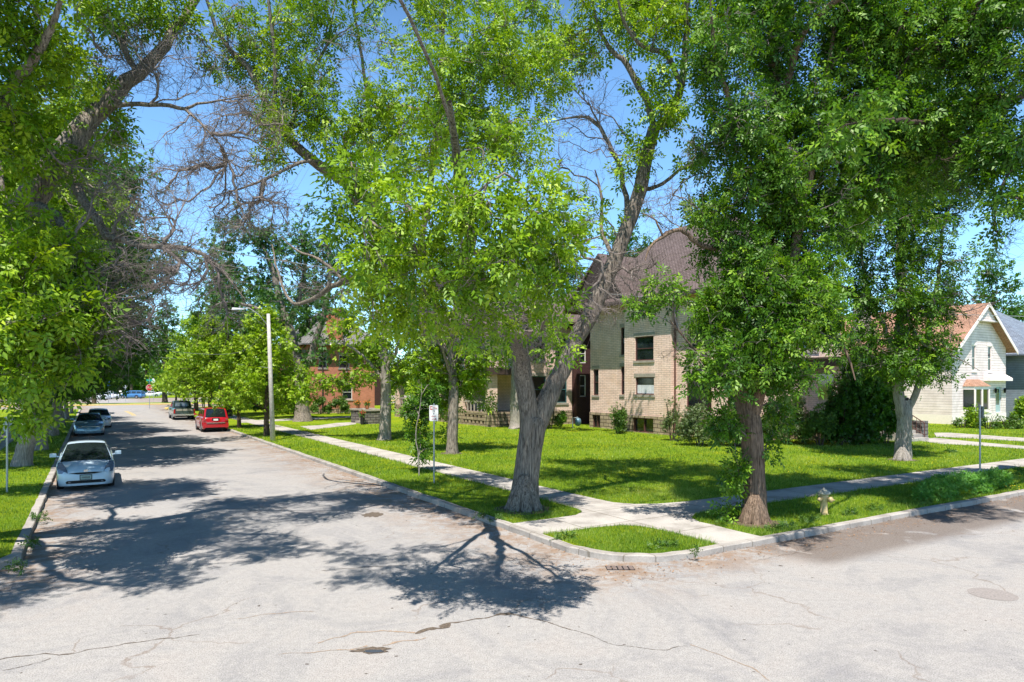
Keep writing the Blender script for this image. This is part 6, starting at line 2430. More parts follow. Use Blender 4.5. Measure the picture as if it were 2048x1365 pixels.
t4.limb([(20.1, 25.4, 4.8), (17.6, 20.5, 7.8)] + PP([(2100, 330, 16.5), (2030, 330, 15.3), (2000, 380, 14.8)]), [.12, .10, .08, .05, .02])
cl4 = [(1760, 70, 17.2, 90, 95, 1.6), (1880, 70, 16.8, 95, 95, 1.6, .9), (1990, 150, 16.4, 80, 100, 1.5), (1800, 240, 17.4, 100, 90, 1.6), (1920, 260, 17, 95, 75, 1.4, .9), (1730, 380, 18, 70, 70, 1.4), (1840, 350, 17.8, 80, 60, 1.4, .9), (1720, 200, 17.6, 60, 80, 1.4),
       (2010, 300, 15.2, 60, 75, 1.0), (2035, 400, 14.6, 38, 42, .6, 1.1), (1990, 462, 14.8, 14, 26, .2, 1.0), (1990, 30, 16.4, 80, 70, 1.4), (1700, 30, 17, 60, 60, 1.2), (1960, 370, 16, 40, 40, .7, .6), (2100, 250, 16, 90, 150, 1.6, .5), (2150, 0, 17, 120, 150, 2.0, .4)]
t4.foliage(cl4, kind='ash5', lai=3.9, spread=.26, scale=.92, r0=.006, up=.5, ldroop=.6)
t4.foliage([CW(14, 17.6, 14.6, 2.2, 2.0, 1.4), CW(12, 16.6, 14, 2.0, 2.0, 1.3), CW(16.5, 18, 16.5, 2.4, 2.2, 1.6), CW(13, 19.4, 15.6, 2.0, 2.0, 1.4), CW(11.5, 13.6, 11.6, 1.6, 1.5, 1.0, .7)], kind='ash5', lai=2.6, spread=.35, scale=1.3, r0=.007)
t4.limb(PP([(1870, 250, 17.5), (1800, 240, 15), (1730, 245, 12.6), (1690, 250, 11.6)]), [.06, .05, .035, .012])
t4.foliage([(1740, 235, 12.2, 70, 50, .9, .8), (1690, 290, 11.8, 50, 40, .7, .7)], kind='ash5', lai=2.2, spread=.25, scale=1.0, r0=.005)
t4.dead([(1950, 330, 16.4, 80, 70, 1, .8), (2000, 200, 16.4, 60, 60, 1, .5), (2010, 470, 15, 40, 70, .4, .4)], 60, .4, 4, .005)
t4.done()

# ===== pale forked ash on the right lawn
t3 = Tree('ash_tree', G(1805, 920), 'pale barked forked ash on the lawn in front of the cream house steps', 'tree', 'trees on the corner lawn', 'barkpale', 'leaf_mid', 5.5)
t3.limb(PP([(1805, 926, 31.6), (1806, 890, 31.6), (1808, 850, 31.6), (1811, 815, 31.6), (1812, 800, 31.6)]), [.42, .33, .29, .29, .14], attach=False, sides=18)
t3.flare(.30, .5)
t3.limb(PP([(1806, 842, 31.6), (1797, 785, 31.6), (1795, 720, 31.6), (1800, 650, 31.6), (1803, 580, 31.6), (1800, 500, 31.5), (1812, 400, 31.4), (1825, 300, 31.2), (1830, 200, 31), (1835, 80, 30.5)]), [.24, .23, .21, .19, .18, .17, .15, .13, .10, .06])
t3.limb(PP([(1811, 842, 31.6), (1830, 792, 31.4), (1842, 745, 31.2), (1852, 690, 31), (1862, 620, 31), (1878, 540, 31), (1885, 450, 31)]), [.15, .15, .14, .14, .12, .09, .05])
t3.limb(PP([(1803, 600, 31.6), (1818, 645, 31), (1850, 690, 30.4), (1900, 708, 30), (1960, 742, 29.6)]), [.09, .075, .055, .035, .012])
t3.limb(PP([(1798, 700, 31.6), (1760, 640, 31.4), (1730, 560, 31.2), (1720, 460, 31)]), [.12, .10, .08, .04])
t3.limb(PP([(1802, 480, 31.5), (1760, 400, 31.3), (1730, 310, 31), (1720, 200, 31)]), [.10, .08, .06, .03])
t3.limb(PP([(1818, 350, 31.3), (1880, 260, 31), (1930, 150, 31)]), [.10, .07, .03])
cl3 = [(1750, 470, 31, 75, 70, 2.2, .8), (1845, 480, 31, 75, 75, 2.2, .8), (1800, 590, 31, 95, 70, 2.2, .9), (1735, 690, 31, 65, 70, 1.8, .8), (1840, 690, 31, 72, 70, 2.0), (1800, 742, 31, 78, 38, 1.8, 1.1), (1885, 610, 31, 48, 55, 1.5, .7), (1720, 580, 31, 45, 60, 1.5, .7), (1930, 530, 30, 35, 40, 1, .5),
       (1800, 380, 31, 110, 80, 2.5), (1880, 300, 31, 100, 100, 2.5), (1740, 280, 31, 90, 90, 2.5), (1820, 160, 31, 140, 100, 2.6, .8), (1890, 745, 30.6, 25, 35, .8, .8), (1700, 480, 31, 40, 60, 1.5), (1900, 400, 31, 60, 60, 1.5, .8)]
t3.foliage(cl3, kind='ash5', lai=2.9, spread=.42, scale=1.3, r0=.009, per=9)
t3.dead([(1930, 600, 30.5, 55, 90, 1.4, 1), (1840, 400, 31, 90, 80, 2, .6), (1720, 700, 31, 50, 60, 1.5, .5)], 50, .6, 4, .008)
t3.done()

# ===== big leaning ash at the left, rooted outside the frame
tl = Tree('ash_tree', (-12.6, 13.4, .12), 'huge leaning ash at the left edge with bare drooping limbs arching over the street', 'tree', 'street trees on the left verge', 'bark', 'leaf_lime', 6.2)
tl.limb([(-12.6, 13.4, -.05), (-12.5, 13.4, 1.2), (-12.3, 13.4, 3), (-11.8, 13.5, 4.8)] + PP([(-60, 515, 13.8), (50, 408, 14.1), (130, 300, 14.5), (180, 240, 14.8), (232, 188, 15), (280, 142, 15.2), (332, 88, 15.4), (366, 35, 15.6), (400, -10, 15.8), (450, -110, 16)]),
        [.55, .45, .42, .40, .36, .27, .235, .20, .18, .14, .115, .09, .075, .04], attach=False, sides=20)
tl.flare(.45, .9)
tl.limb(PP([(205, 212, 14.9), (255, 207, 14.7), (300, 209, 14.6), (340, 212, 14.6), (372, 218, 14.6), (395, 208, 14.6), (440, 202, 14.5), (497, 190, 14.5)]), [.06, .055, .05, .045, .04, .03, .02, .01])
tl.limb(PP([(375, 218, 14.6), (400, 245, 14.4), (440, 290, 14.3), (470, 350, 14.3)]), [.03, .025, .018, .008])
tl.limb(PP([(130, 300, 14.5), (160, 400, 13.8), (210, 470, 13.4), (280, 490, 13.2), (360, 495, 13.2), (410, 510, 13.2), (460, 560, 13.2), (490, 600, 13.2)]), [.10, .09, .08, .06, .045, .035, .02, .008])
tl.limb(PP([(60, 400, 14.1), (110, 430, 13.4), (170, 520, 12.8), (200, 600, 12.6), (215, 680, 12.6)]), [.09, .08, .06, .04, .015])
tl.limb([(-12.2, 13.4, 3.4)] + PP([(-60, 620, 12.6), (40, 600, 12), (110, 640, 11.8)]), [.12, .10, .07, .03])
tl.limb([(-12.1, 13.4, 4.2)] + PP([(-80, 300, 12.6), (10, 200, 12), (80, 100, 11.6), (120, 0, 11.4)]), [.16, .13, .10, .07, .04])
tl.limb([(-11.9, 13.5, 4.6)] + PP([(-100, 100, 12), (-60, -50, 11.4), (0, -180, 11)]), [.14, .11, .08, .04])
tl.limb(PP([(280, 142, 15.2), (240, 80, 15), (190, 30, 14.8), (150, -60, 14.5)]), [.07, .06, .05, .02])
cll = [(40, 60, 11.8, 95, 90, 1.3), (30, 190, 12.2, 95, 80, 1.3, .9), (130, 130, 13.4, 75, 70, 1.2, .6), (250, 35, 14.8, 80, 45, 1.3, .9), (330, 10, 15.4, 60, 35, 1.2, .8), (60, 300, 13, 80, 70, 1.2, .8), (190, 220, 15.6, 70, 80, 1.4, .7), (380, 50, 15.6, 30, 45, .8, .5),
       (100, 520, 12.2, 80, 70, .9, .8), (40, 560, 12, 80, 80, 1.0, 1.0), (100, 640, 11.8, 90, 80, 1.0, 1.0), (30, 700, 11.8, 70, 80, .9), (100, 750, 12, 80, 60, .8, .9), (60, 840, 12.6, 55, 40, .6, .9), (175, 620, 12.4, 40, 60, .6, .8), (160, 700, 12.4, 45, 50, .6, .8), (30, 440, 12.6, 60, 40, .8, .7), (250, 280, 15.6, 45, 35, .8, .5),
       (-100, 400, 12, 120, 250, 1.5, .3), (20, -60, 12, 200, 60, 2.0, .5), (20, 330, 17.5, 110, 75, 1.6, .9), (-70, 260, 16.5, 110, 100, 1.8, .8), (110, 260, 18.5, 90, 90, 1.6, .7), (-60, 480, 14, 90, 90, 1.4, .6), (180, 420, 18, 80, 70, 1.5, .7), (60, 440, 17, 80, 70, 1.5, .8), (-120, 0, 12, 100, 150, 1.6, .4), (200, -60, 14, 200, 60, 2.0, .5)]
tl.foliage(cll, kind='ash5', lai=3.4, spread=.26, scale=1.0, r0=.005)
tl.limb([(-11.9, 13.5, 4.6), (-11.2, 11.8, 7.2), (-10.2, 9.6, 8.8), (-8.8, 7.8, 9.6), (-7.2, 7.2, 10)], [.18, .15, .12, .08, .03])
tl.foliage([CW(-9.5, 7.0, 9.4, 1.3, 1.3, .8), CW(-7.5, 8.0, 10, 1.3, 1.2, .8), CW(-10.8, 8.8, 9.0, 1.3, 1.4, .9), CW(-6.2, 9.4, 10.8, 1.2, 1.1, .7), CW(-8.4, 10.4, 11, 1.4, 1.3, .8), CW(-11.5, 6.5, 8.4, 1.3, 1.2, .8), CW(-15.4, 18.8, 8.4, 1.8, 1.5, 1.1), CW(-14, 19.4, 9.4, 1.7, 1.5, 1.1), CW(-16.6, 17.4, 9.4, 1.8, 1.6, 1.2), CW(-12.4, 18.6, 10.2, 1.5, 1.4, 1.0, .8)], kind='ash5', lai=2.6, spread=.3, scale=1.15, r0=.006)
tl.dead([(250, 120, 14.6, 130, 90, 1.2, 1.3), (180, 330, 13.8, 130, 80, 1.0, 1.0), (270, 430, 13.3, 120, 70, .9, 1.3), (300, 560, 13, 110, 100, .8, 1.6), (390, 530, 13.2, 80, 70, .7, .9), (440, 620, 13.2, 50, 70, .5, .35), (250, 660, 12.8, 60, 60, .7, .8), (400, 300, 14.3, 70, 90, .6, 1.0), (340, 380, 14, 70, 60, .7, .7), (460, 440, 14.2, 50, 60, .5, .3), (330, 130, 15, 90, 70, .9, .6), (470, 310, 14.3, 90, 110, .7, 1.1), (520, 230, 14.6, 70, 60, .6, .6)], 105, .5, 3, .0058, droop=.3)
tl.done()

# ===== verge trees receding on the left
def row_tree(px, py, height, spread_px, label, leaf='leaf_mid', seed=1.0, barkm='barkpale', lai=1.8, group='street trees on the left verge', low=2.6, r=.34, kind='three', scale=1.25, lean=0.0, dens=1.0):
    b_ = G(px, py)
    Y = b_[1]
    t = Tree('ash_tree', b_, label, 'tree', group, barkm, leaf, seed)
    b_ = np.array(b_)
    wd = spread_px / F * Y
    rs = np.random.default_rng(int(seed * 100))
    t.limb([b_ + (0, 0, -.1), b_ + (.05, 0, .5), b_ + (.1 + lean * .3, .1, low), b_ + (.0 + lean * .6, 0, height * .5), b_ + (.2 + lean, 0, height * .8)], [r * 1.35, r, r * .85, r * .6, r * .2], attach=False, sides=14)
    t.flare(r * .9, .5)
    cl = []
    nl = 6
    for k in range(nl):
        a = k * 2.4 + seed
        zz = low + (height - low) * (.15 + .6 * k / nl)
        q = np.array([math.cos(a), math.sin(a), 0]) * wd * rs.uniform(.5, .85)
        e = b_ + q + (0, 0, zz + height * .14)
        s0 = b_ + (0.1 + lean * .4, 0, zz * .8)
        t.limb([s0, s0 * .5 + e * .5 + (0, 0, .4), e], [r * .38, r * .22, r * .08])
    for k in range(13):
        a = k * 2.4 + seed * 3
        f = k / 12
        zz = low * .95 + (height - low) * (.10 + .85 * f)
        rad = wd * (.72 * math.sin(math.pi * (0.16 + .74 * f)) ** .8) * rs.uniform(.55, 1.0)
        c = b_ + np.array([math.cos(a) * rad + lean * f, math.sin(a) * rad, zz])
        sz = wd * rs.uniform(.36, .55)
        cl.append(((c[0] / c[1]) * F + 1024, HY + (H - c[2]) / c[1] * F, c[1], sz / c[1] * F, sz * .72 / c[1] * F, sz, dens))
    t.foliage(cl, kind=kind, lai=lai, spread=.45 * scale / 1.25, scale=scale, r0=.009, per=8)
    return t


lt = row_tree(45, 932, 13.5, 280, 'white trunked ash on the left verge just behind the white liftback', 'leaf_deep', 1.7, lai=2.3, r=.33, lean=1.4, scale=1.0)
lt.dead([(250, 560, 27, 110, 90, 2, 1)], 60, .6, 4, .008)
ra = lt.done()
rb_ = row_tree(78, 900, 15.5, 250, 'white trunked ash, second along the left verge', 'leaf_deep', 2.9, r=.34, lai=2.2, lean=.3, scale=1.1).done()
LEFT = [(104, 872, .95, 1.2, 'pale trunked ash, third along the left verge'), (122, 853, .8, 2.6, 'ash tree beside the blue grey sedan on the left verge'), (134, 838, .6, 4.0, 'ash tree on the left verge level with the white sedan'), (143, 827, .5, 5.1, 'farthest small street tree on the left verge')]
for px, py, sc, rz, lb in LEFT:
    b_ = G(px, py)
    copy_tree(rb_, b_, rz, sc, lb, 'street trees on the left verge')
# yard trees further left hiding the houses there
copy_tree(ra, (-34, 44, .12), 2.0, 1.25, 'tall dark tree in the yard behind the left verge, nearer one', 'yard trees on the left side')
copy_tree(rb_, (-46, 58, .12), 3.3, 1.35, 'tall dark tree in the yard behind the left verge, farther one', 'yard trees on the left side')
copy_tree(rb_, (-31, 33, .12), .6, 1.1, 'dark leafy tree at the left edge behind the sign post', 'yard trees on the left side')

# ===== trees of the corner lawn and the right verge
t5 = row_tree(768, 880, 11.5, 120, 'white barked ash on the lawn beside the stone garden steps', 'leaf_lime', 3.4, 'barkpale', 1.5, 'trees on the corner lawn', 3.2, .36, scale=1.05, dens=.8)
t5.foliage([(650, 765, 43, 40, 22, 1.1, .8), (700, 770, 43, 60, 22, 1.2), (800, 745, 43, 50, 40, 1.3), (740, 700, 43, 60, 40, 1.5)], kind='three', lai=2.0, spread=.4, scale=.95, r0=.008)
t5.done()
t6 = row_tree(903, 907, 10, 120, 'ash with bright low leafy shoots on the lawn behind the parking sign', 'leaf_lime', 4.4, 'bark', 1.3, 'trees on the corner lawn', 3.4, .27, scale=1.0, dens=.8)
t6.foliage([(965, 715, 34.6, 48, 38, 1.0, .8), (860, 725, 35, 50, 36, 1.0, .8), (1000, 690, 34, 30, 30, .8, .7), (905, 760, 34.6, 52, 48, 1.1), (940, 775, 34.4, 38, 35, .9), (890, 815, 34.5, 32, 24, .7), (840, 800, 34.8, 38, 22, .8), (900, 870, 34.8, 15, 14, .3, .7), (975, 800, 35, 14, 20, .4, .5)], kind='ash5', lai=3.4, spread=.35, scale=1.2, r0=.006)
t6.done()
t7 = row_tree(1030, 858, 14.5, 110, 'pale straight ash near the porch house, partly behind the thick forked trunk', 'leaf_mid', 5.9, 'barkpale', 1.5, 'trees on the corner lawn', 5.5, .42, scale=1.3, dens=.8)
t7.limb([(0.4, 54.4, 8.5), (2.0, 50, 11), (4.0, 45.5, 12.6), (6.2, 43, 13)], [.2, .15, .1, .03])
t7.foliage([CW(4.0, 43.5, 13.2, 1.7, 1.5, 1.1), CW(6.2, 43, 12.4, 1.5, 1.4, .9, .8), CW(2.4, 46, 12.2, 1.8, 1.6, 1.2), CW(7.4, 41.6, 13.6, 1.2, 1.2, .8, .7)], kind='three', lai=1.6, spread=.5, scale=1.2, r0=.008)
t7.done()
el = Tree('elm_tree', G(605, 843), 'broad tall elm with blue green crown beyond the grey lamp pole', 'tree', 'right verge trees', 'bark', 'leaf_elm', 7.7)
be = G(605, 843)
el.limb(PP([(605, 848, 61), (605, 830, 61), (603, 795, 61), (598, 740, 61), (585, 680, 61), (572, 640, 61), (560, 600, 61), (545, 540, 61), (520, 480, 61)]), [1.0, .70, .52, .46, .42, .38, .34, .26, .12], attach=False, sides=18)
el.flare(.62, 1.2)
el.limb(PP([(600, 770, 61), (625, 700, 61), (650, 620, 60.5), (660, 540, 60), (650, 470, 60)]), [.3, .28, .24, .18, .08])
el.limb(PP([(578, 655, 61), (600, 590, 61.5), (610, 520, 62), (600, 460, 62)]), [.22, .2, .15, .06])
el.limb(PP([(575, 650, 61), (520, 620, 60.5), (460, 600, 60), (430, 570, 60)]), [.2, .16, .1, .05])
el.foliage([(500, 470, 61, 75, 48, 3, .9), (450, 520, 61, 45, 45, 2.5, .7), (560, 500, 61, 70, 60, 3.2, .8), (620, 490, 61, 60, 55, 3, .8), (500, 560, 61, 70, 45, 3, .8), (590, 590, 61, 85, 45, 3, .7), (670, 530, 61, 60, 70, 3, .7), (440, 600, 60, 50, 40, 2.6, .7), (540, 640, 60, 60, 35, 2.5, .6), (680, 620, 60, 60, 50, 2.6, .6), (640, 700, 61, 55, 40, 2.4, .6), (485, 430, 61, 40, 22, 2, .8), (620, 430, 61, 30, 20, 2, .5)],
           kind='three', lai=1.9, spread=.65, scale=1.55, r0=.015, per=9)
el.done()


def maple(px, py, hgt, wd_m, label, seed, group='young maples on the right verge'):
    b_ = np.array(G(px, py))
    t = Tree('maple_tree', b_, label, 'tree', group, 'barkdark', 'leaf_maple', seed)
    t.limb([b_ + (0, 0, -.1), b_ + (0, 0, 1.2), b_ + (.05, 0, 2.6), b_ + (0, 0, hgt * .6), b_ + (0, 0, hgt * .9)], [.20, .15, .13, .09, .03], attach=False, sides=10)
    cl = []
    for k in range(17):
        a = k * 2.4 + seed
        f = k / 16
        zz = 2.1 + (hgt - 2.4) * f
        rad = wd_m * (1 - f) ** .6 * .62 * (0.45 + .55 * (k % 3) / 2)
        c = b_ + np.array([math.cos(a) * rad, math.sin(a) * rad, zz])
        sz = wd_m * .36 * (1.1 - .4 * f)
        cl.append(((c[0] / c[1]) * F + 1024, HY + (H - c[2]) / c[1] * F, c[1], sz / c[1] * F, sz * .62 / c[1] * F, sz, 1))
    t.foliage(cl, kind='three', lai=2.3, spread=.36, scale=.95, r0=.007, per=9, up=.9)
    return t.done()


m1 = maple(533, 872, 8.2, 4.0, 'bright young maple immediately left of the grey lamp pole', 1.1)
b_ = G(478, 856)
copy_tree(m1, b_, 1.9, .86, 'bright young maple right of the red SUV')
copy_tree(m1, G(420, 838), 3.1, 1.2, 'maple standing over the gap between the red SUV and the pickup')
copy_tree(m1, G(392, 822), .7, 1.45, 'dark trunked maple just right of the pickup cab')
copy_tree(m1, G(368, 818), 4.4, 1.15, 'dark trunked maple rising right behind the pickup cab')
copy_tree(m1, G(352, 812), 5.3, .95, 'farthest maple on the right verge, near the stop sign')
copy_tree(m1, G(590, 835), 2.6, .78, 'small bright maple right of the grey lamp pole, on the yard grass')

# tall darker trees behind, right of the street
bt_ = row_tree(455, 833, 17, 95, 'tall dark tree behind the maples and the pickup truck', 'leaf_deep', 8.3, 'barkdark', 1.6, 'tall trees up the street', 3.5, .42, scale=1.8)
btr = bt_.done()
BK = [((-60, 118, .12), 2.4, 1.0, 'tree on the grass strip beyond the stop sign, closing the end of the street'), ((-68, 111, .12), .9, .8, 'smaller tree on the grass strip left of the stop sign'), ((67, 95, .12), 1.1, 1.2, 'broad olive green tree rising behind the cream and blue houses'), ((-33, 92, .12), 1.2, 1.0, 'tall tree up the street, above the pedestrian'), ((-24, 80, .12), 2.2, .92, 'tall tree left of the red brick house'), ((-10, 84, .12), 3.0, .95, 'tall tree behind the red brick house chimney'),
      ((2, 75, .12), 4.1, 1.05, 'tall tree behind the porch house, seen left of the forked ash limb'), ((14, 72, .12), .5, 1.1, 'tall tree behind the dark shingled wing'), ((8, 92, .12), 5.2, 1.2, 'tall tree far behind the porch house roof'),
      ((58, 92, .12), 1.9, .98, 'olive green tree behind the cream house roof'), ((72, 98, .12), 2.9, .85, 'green tree behind the blue house roof'), ((30, 82, .12), 3.7, .8, 'tree behind the brown hip roof'), ((44, 84, .12), .2, .75, 'tree between the brown hip roof and the cream house'), ((-42, 104, .12), 2.0, 1.0, 'tall tree at the end of the right verge')]
for loc, rz, sc, lb in BK:
    copy_tree(btr, loc, rz, sc, lb, 'tall trees up the street')
# row of park trees past the car park
FAR = []
kx = 0
ordn = ['first', 'second', 'third', 'fourth', 'fifth', 'sixth', 'seventh', 'eighth', 'ninth', 'tenth', 'eleventh', 'twelfth', 'thirteenth', 'fourteenth']
for px in (110, 148, 182, 212, 240, 262, 292, 330, 362, 400, 440, 480):
    Y = 186 + (kx * 37) % 60
    X = (px - 1024) / F * Y
    far_src = m1 if kx % 3 == 1 else btr
    copy_tree(far_src, (X, Y, .1), kx * 1.3, (2.0 if far_src is m1 else 1.05) * (1 + .1 * math.sin(kx * 2.1)), ordn[kx] + ' tree from the left in the row beyond the far car park', 'park trees beyond the far car park')
    kx += 1

# woods closing the view beyond the car park and behind the houses
def wood(name, boxes, label, mat):
    V_, T_ = [], []
    for (x0, x1, y0, y1, h, n) in boxes:
        x = rng.uniform(x0, x1, n)
        y = rng.uniform(y0, y1, n)
        top = h * (.75 + .3 * wobble(np.stack([x, y, x * 0], 1), 1.2, .12))
        z = top * rng.random(n) ** .6
        d = unit(rng.normal(0, 1, (n, 3)))
        v, t = spray(np.stack([x, y, z], 1), d, 3, 'three', 1.6, 5.0, seed=.4)
        V_.append(v)
        T_.append(t)
    o = fastmesh(name, np.concatenate(V_), 4, mat, None, np.concatenate(T_))
    tag(o, label, 'woods', kind='stuff')


wood('woodland', [(-330, -60, 245, 275, 14, 9000), (-60, 330, 190, 215, 11, 7000), (-300, -90, 215, 222, 3.5, 5000)], 'far dark green woods closing the view beyond the car park', M['leaf_deep'])

# sapling in front of the sidewalk
sb_ = np.array(G(838, 952))
sp = Tree('sapling', sb_, 'thin young sapling on the verge just left of the parking sign', 'sapling', None, 'barkpale', 'leaf_mid', 9.1)
sp.limb([sb_ + (0, 0, -.1), sb_ + (-.04, 0, .9), sb_ + (-.12, 0, 1.6), sb_ + (.05, 0, 2.6), sb_ + (.1, 0, 3.4)], [.03, .024, .02, .014, .006], attach=False)
sp.foliage([(850, 820, 26.2, 32, 40, .6, .8), (835, 870, 26.2, 22, 30, .4, .9), (848, 905, 26.1, 24, 14, .35, 1), (868, 790, 26.3, 28, 22, .4, .8), (815, 815, 26.3, 26, 18, .4, .8)], kind='ash5', lai=3.2, spread=.22, scale=1.1, r0=.004)
sp.done()

# ------------------------------------------------------------------ shrubs
def shrub(base, rx, ry, hz, label, leaf='leaf_shrub', cat='shrub', group=None, seed=1.0, kind='three', scale=.6, lai=3.0, n=9, col=False):
    t = Tree('shrub', base, label, cat, group, 'barkdark', leaf, seed)
    b_ = np.array(base)
    for k in range(5):
        a = k * 1.26 + seed
        t.limb([b_ + (math.cos(a) * .1, math.sin(a) * .1, -.1), b_ + (math.cos(a) * rx * .3, math.sin(a) * ry * .3, hz * .5), b_ + (math.cos(a) * rx * .5, math.sin(a) * ry * .5, hz * .85)], [.035, .025, .01], attach=False)
    cl = []
    rs = np.random.default_rng(int(seed * 91))
    for k in range(n):
        a = k * 2.4
        f = (k + .5) / n
        zz = hz * (.18 + .66 * f)
        rr_ = (1 - .5 * f) if not col else .8
        c = b_ + np.array([math.cos(a) * rx * .55 * rr_, math.sin(a) * ry * .55 * rr_, zz])
        sx = rx * .5 * rs.uniform(.8, 1.15) * rr_
        cl.append(((c[0] / c[1]) * F + 1024, HY + (H - c[2]) / c[1] * F, c[1], sx / c[1] * F, hz * .24 / c[1] * F, ry * .5, 1))
    t.foliage(cl, kind=kind, lai=lai, spread=.2, scale=scale, r0=.005, per=8)
    return t.done()


shrub(G(1236, 868), .75, .7, 2.25, 'upright bright green shrub against the beige brick bay', seed=1.5, n=12, col=True)
shrub(G(1345, 882), .9, .8, 2.7, 'wispy light green shrub at the corner of the beige brick house', 'leaf_grey', seed=2.2, lai=1.3, scale=.5)
shrub(G(1400, 892), 1.7, 1.2, 2.3, 'grey green spreading shrub left of the brown trunked ash', 'leaf_grey', seed=2.8, scale=.55, lai=2.2, n=12)
s1_ = shrub(G(1475, 893), 1.5, 1.2, 2.2, 'dark shrub directly behind the brown trunked ash', 'leaf_shrub', seed=3.1, scale=.6, n=12)
shrub(G(1570, 888), 2.0, 1.4, 2.9, 'large pale leaved shrub right of the brown trunked ash', 'leaf_grey', seed=3.9, scale=.6, n=14, lai=2.6)
shrub(G(1640, 892), 1.3, 1.0, 2.2, 'rounded green shrub below the porch pillar', 'leaf_shrub', seed=4.2, scale=.6, n=12)
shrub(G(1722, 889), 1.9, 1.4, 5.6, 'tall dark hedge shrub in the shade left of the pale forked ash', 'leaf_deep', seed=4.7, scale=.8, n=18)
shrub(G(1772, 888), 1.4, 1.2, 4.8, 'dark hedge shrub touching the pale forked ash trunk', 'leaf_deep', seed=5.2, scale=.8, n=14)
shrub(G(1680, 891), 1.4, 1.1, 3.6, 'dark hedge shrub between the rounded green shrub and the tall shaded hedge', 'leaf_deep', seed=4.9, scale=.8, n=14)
shrub(G(1100, 858), 1.4, 1.0, 3.2, 'leafy dark shrub seen through the fork of the thick ash', 'leaf_mid', seed=5.7, scale=.8, n=14)
shrub(G(1008, 846), .6, .5, 2.6, 'small pale shrub beside the porch house window', 'leaf_shrub', seed=6.1, scale=.7)
shrub(G(640, 829), 1.7, 1.2, 1.9, 'rounded dark shrub below the red brick wall, left one', 'leaf_shrub', group='shrubs along the red brick wall', seed=6.6, scale=.8, n=12)
shrub(G(678, 829), 1.5, 1.2, 2.0, 'rounded yellow green shrub below the red brick window', 'leaf_shrub', group='shrubs along the red brick wall', seed=7.2, scale=.8, n=12)
shrub(G(585, 829), 1.8, 1.2, 2.4, 'yellow green shrub left of the thick elm trunk', 'leaf_maple', seed=7.7, scale=.8, n=12)
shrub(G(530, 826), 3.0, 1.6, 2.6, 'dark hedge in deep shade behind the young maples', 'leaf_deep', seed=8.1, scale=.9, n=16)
shrub(G(1945, 856), .9, .8, 1.7, 'yellow green leafy shrub below the bay window', 'leaf_maple', seed=8.6, scale=.7)
shrub(G(1975, 858), 1.0, .7, 1.2, 'low bright shrub in front of the cream house', 'leaf_shrub', seed=9.2, scale=.6)
shrub(G(2015, 858), 1.4, .7, 1.1, 'flowering bed of low green plants by the blue house', 'leaf_shrub', cat='flower bed', seed=9.7, scale=.6, n=12)
shrub(G(1925, 856), .8, .6, .8, 'small low shrub beside the cream foundation', 'leaf_shrub', seed=10.2, scale=.5)
shrub(G(2045, 850), .9, .7, 2.6, 'yellow green shrub cut by the right edge of the view', 'leaf_maple', seed=10.9, scale=.7)

# ferny weeds on the right verge and tufts along the kerbs
def weeds(name, areas, label, mat, hmul=1.0, per_m2=260):
    V_, T_ = [], []
    for px, py, rx, ry, hh in areas:
        c = G(px, py)
        n = int(per_m2 * math.pi * rx * ry)
        a = rng.uniform(0, 2 * math.pi, n)
        r_ = np.sqrt(rng.random(n))
        x = c[0] + D2[0] * rx * r_ * np.cos(a) + D1[0] * ry * r_ * np.sin(a)
        y = c[1] + D2[1] * rx * r_ * np.cos(a) + D1[1] * ry * r_ * np.sin(a)
        top = hh * (1 - .6 * r_ ** 2) * rng.uniform(.4, 1.1, n)
        tips = np.stack([x, y, .12 + top], 1)
        d = unit(rng.normal(0, .4, (n, 3)) + np.array([0, 0, 1]))
        v, t = spray(tips, d, 3, 'small', .05, .6)
        V_.append(v)
        T_.append(t)
    o = fastmesh(name, np.concatenate(V_), 4, mat, None, np.concatenate(T_))
    tag(o, label, 'weeds', kind='stuff')


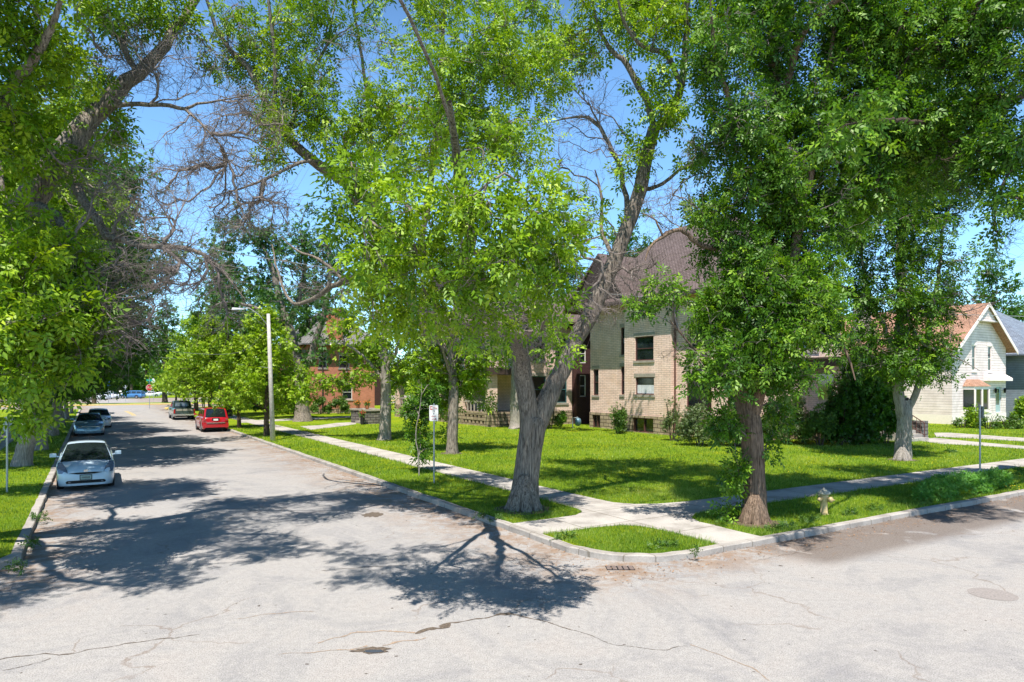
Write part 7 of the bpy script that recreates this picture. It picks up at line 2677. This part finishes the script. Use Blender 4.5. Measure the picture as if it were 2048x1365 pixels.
weeds('weed_patch', [(1930, 985, 1.3, .6, .62), (1985, 972, .9, .5, .55), (1870, 998, .9, .5, .5), (1880, 975, .8, .4, .42)], 'patch of knee high ferny green weeds on the right hand verge', M['weed'])
tuft_a = [(1395, 1112, .12, .1, .14), (1330, 1095, .5, .1, .1), (1130, 1078, .3, .12, .12), (1440, 1052, .18, .12, .2), (1560, 1058, .5, .15, .12), (1620, 1042, .4, .15, .12), (1750, 1020, .3, .15, .15), (1000, 1040, .3, .1, .1), (960, 1035, .2, .1, .1), (75, 1040, .2, .15, .15), (62, 1090, .15, .12, .18), (30, 1140, .15, .12, .15), (1700, 1030, .3, .12, .12), (1850, 1010, .3, .12, .14), (1940, 955, .3, .12, .12), (1900, 905, .5, .2, .1)]
weeds('kerb_weeds', tuft_a, 'small broad leaved weeds tufting out along the kerbs', M['leaf_shrub'], per_m2=200)
# dandelions
mb = MB()
for k in range(60):
    px, py = random.choice([(random.uniform(1980, 2040), random.uniform(960, 985)), (random.uniform(1990, 2048), random.uniform(945, 960)), (random.uniform(1560, 1900), random.uniform(900, 950))])
    c = G(px, py)
    mb.blob((c[0], c[1], .12 + random.uniform(.06, .14)), (.02, .02, .01), 0, .05)
o = mb.build('dandelions', M['flower_yellow'])
tag(o, 'scattered yellow dandelion heads in the right hand grass', 'flowers', kind='stuff')
# fallen leaves and grit along the kerbs
n = 1700
uu = np.concatenate([rng.uniform(10, 45, n // 2), rng.normal(9.6, .35, n // 2)])
vv = np.concatenate([VC - np.abs(rng.normal(.05, .55, n // 2)), rng.uniform(8, 26, n // 2)])
uu[n // 2:] = np.minimum(uu[n // 2:], 9.95)
X = D1[0] * uu + D2[0] * vv
Yy = D1[1] * uu + D2[1] * vv
c = np.stack([X, Yy, np.full(n, .008)], 1)
a = rng.uniform(0, 2 * math.pi, n)
s_ = rng.uniform(.007, .02, n)
q = np.stack([np.stack([np.cos(a + k * math.pi / 2) * s_ * (1.6 if k % 2 else .8), np.sin(a + k * math.pi / 2) * s_ * (1.6 if k % 2 else .8), rng.uniform(0, .02, n)], 1) for k in range(4)], 1)
M['litter'] = simple('dry_leaf_litter', (.30, .17, .09), .9, var=.6, scale=20)
o = fastmesh('leaf_litter', c[:, None] + q, 4, M['litter'])
tag(o, 'dry brown leaf litter lying along the kerbs', 'leaf litter', kind='stuff')

print('TOTAL OBJECTS', len(bpy.data.objects))
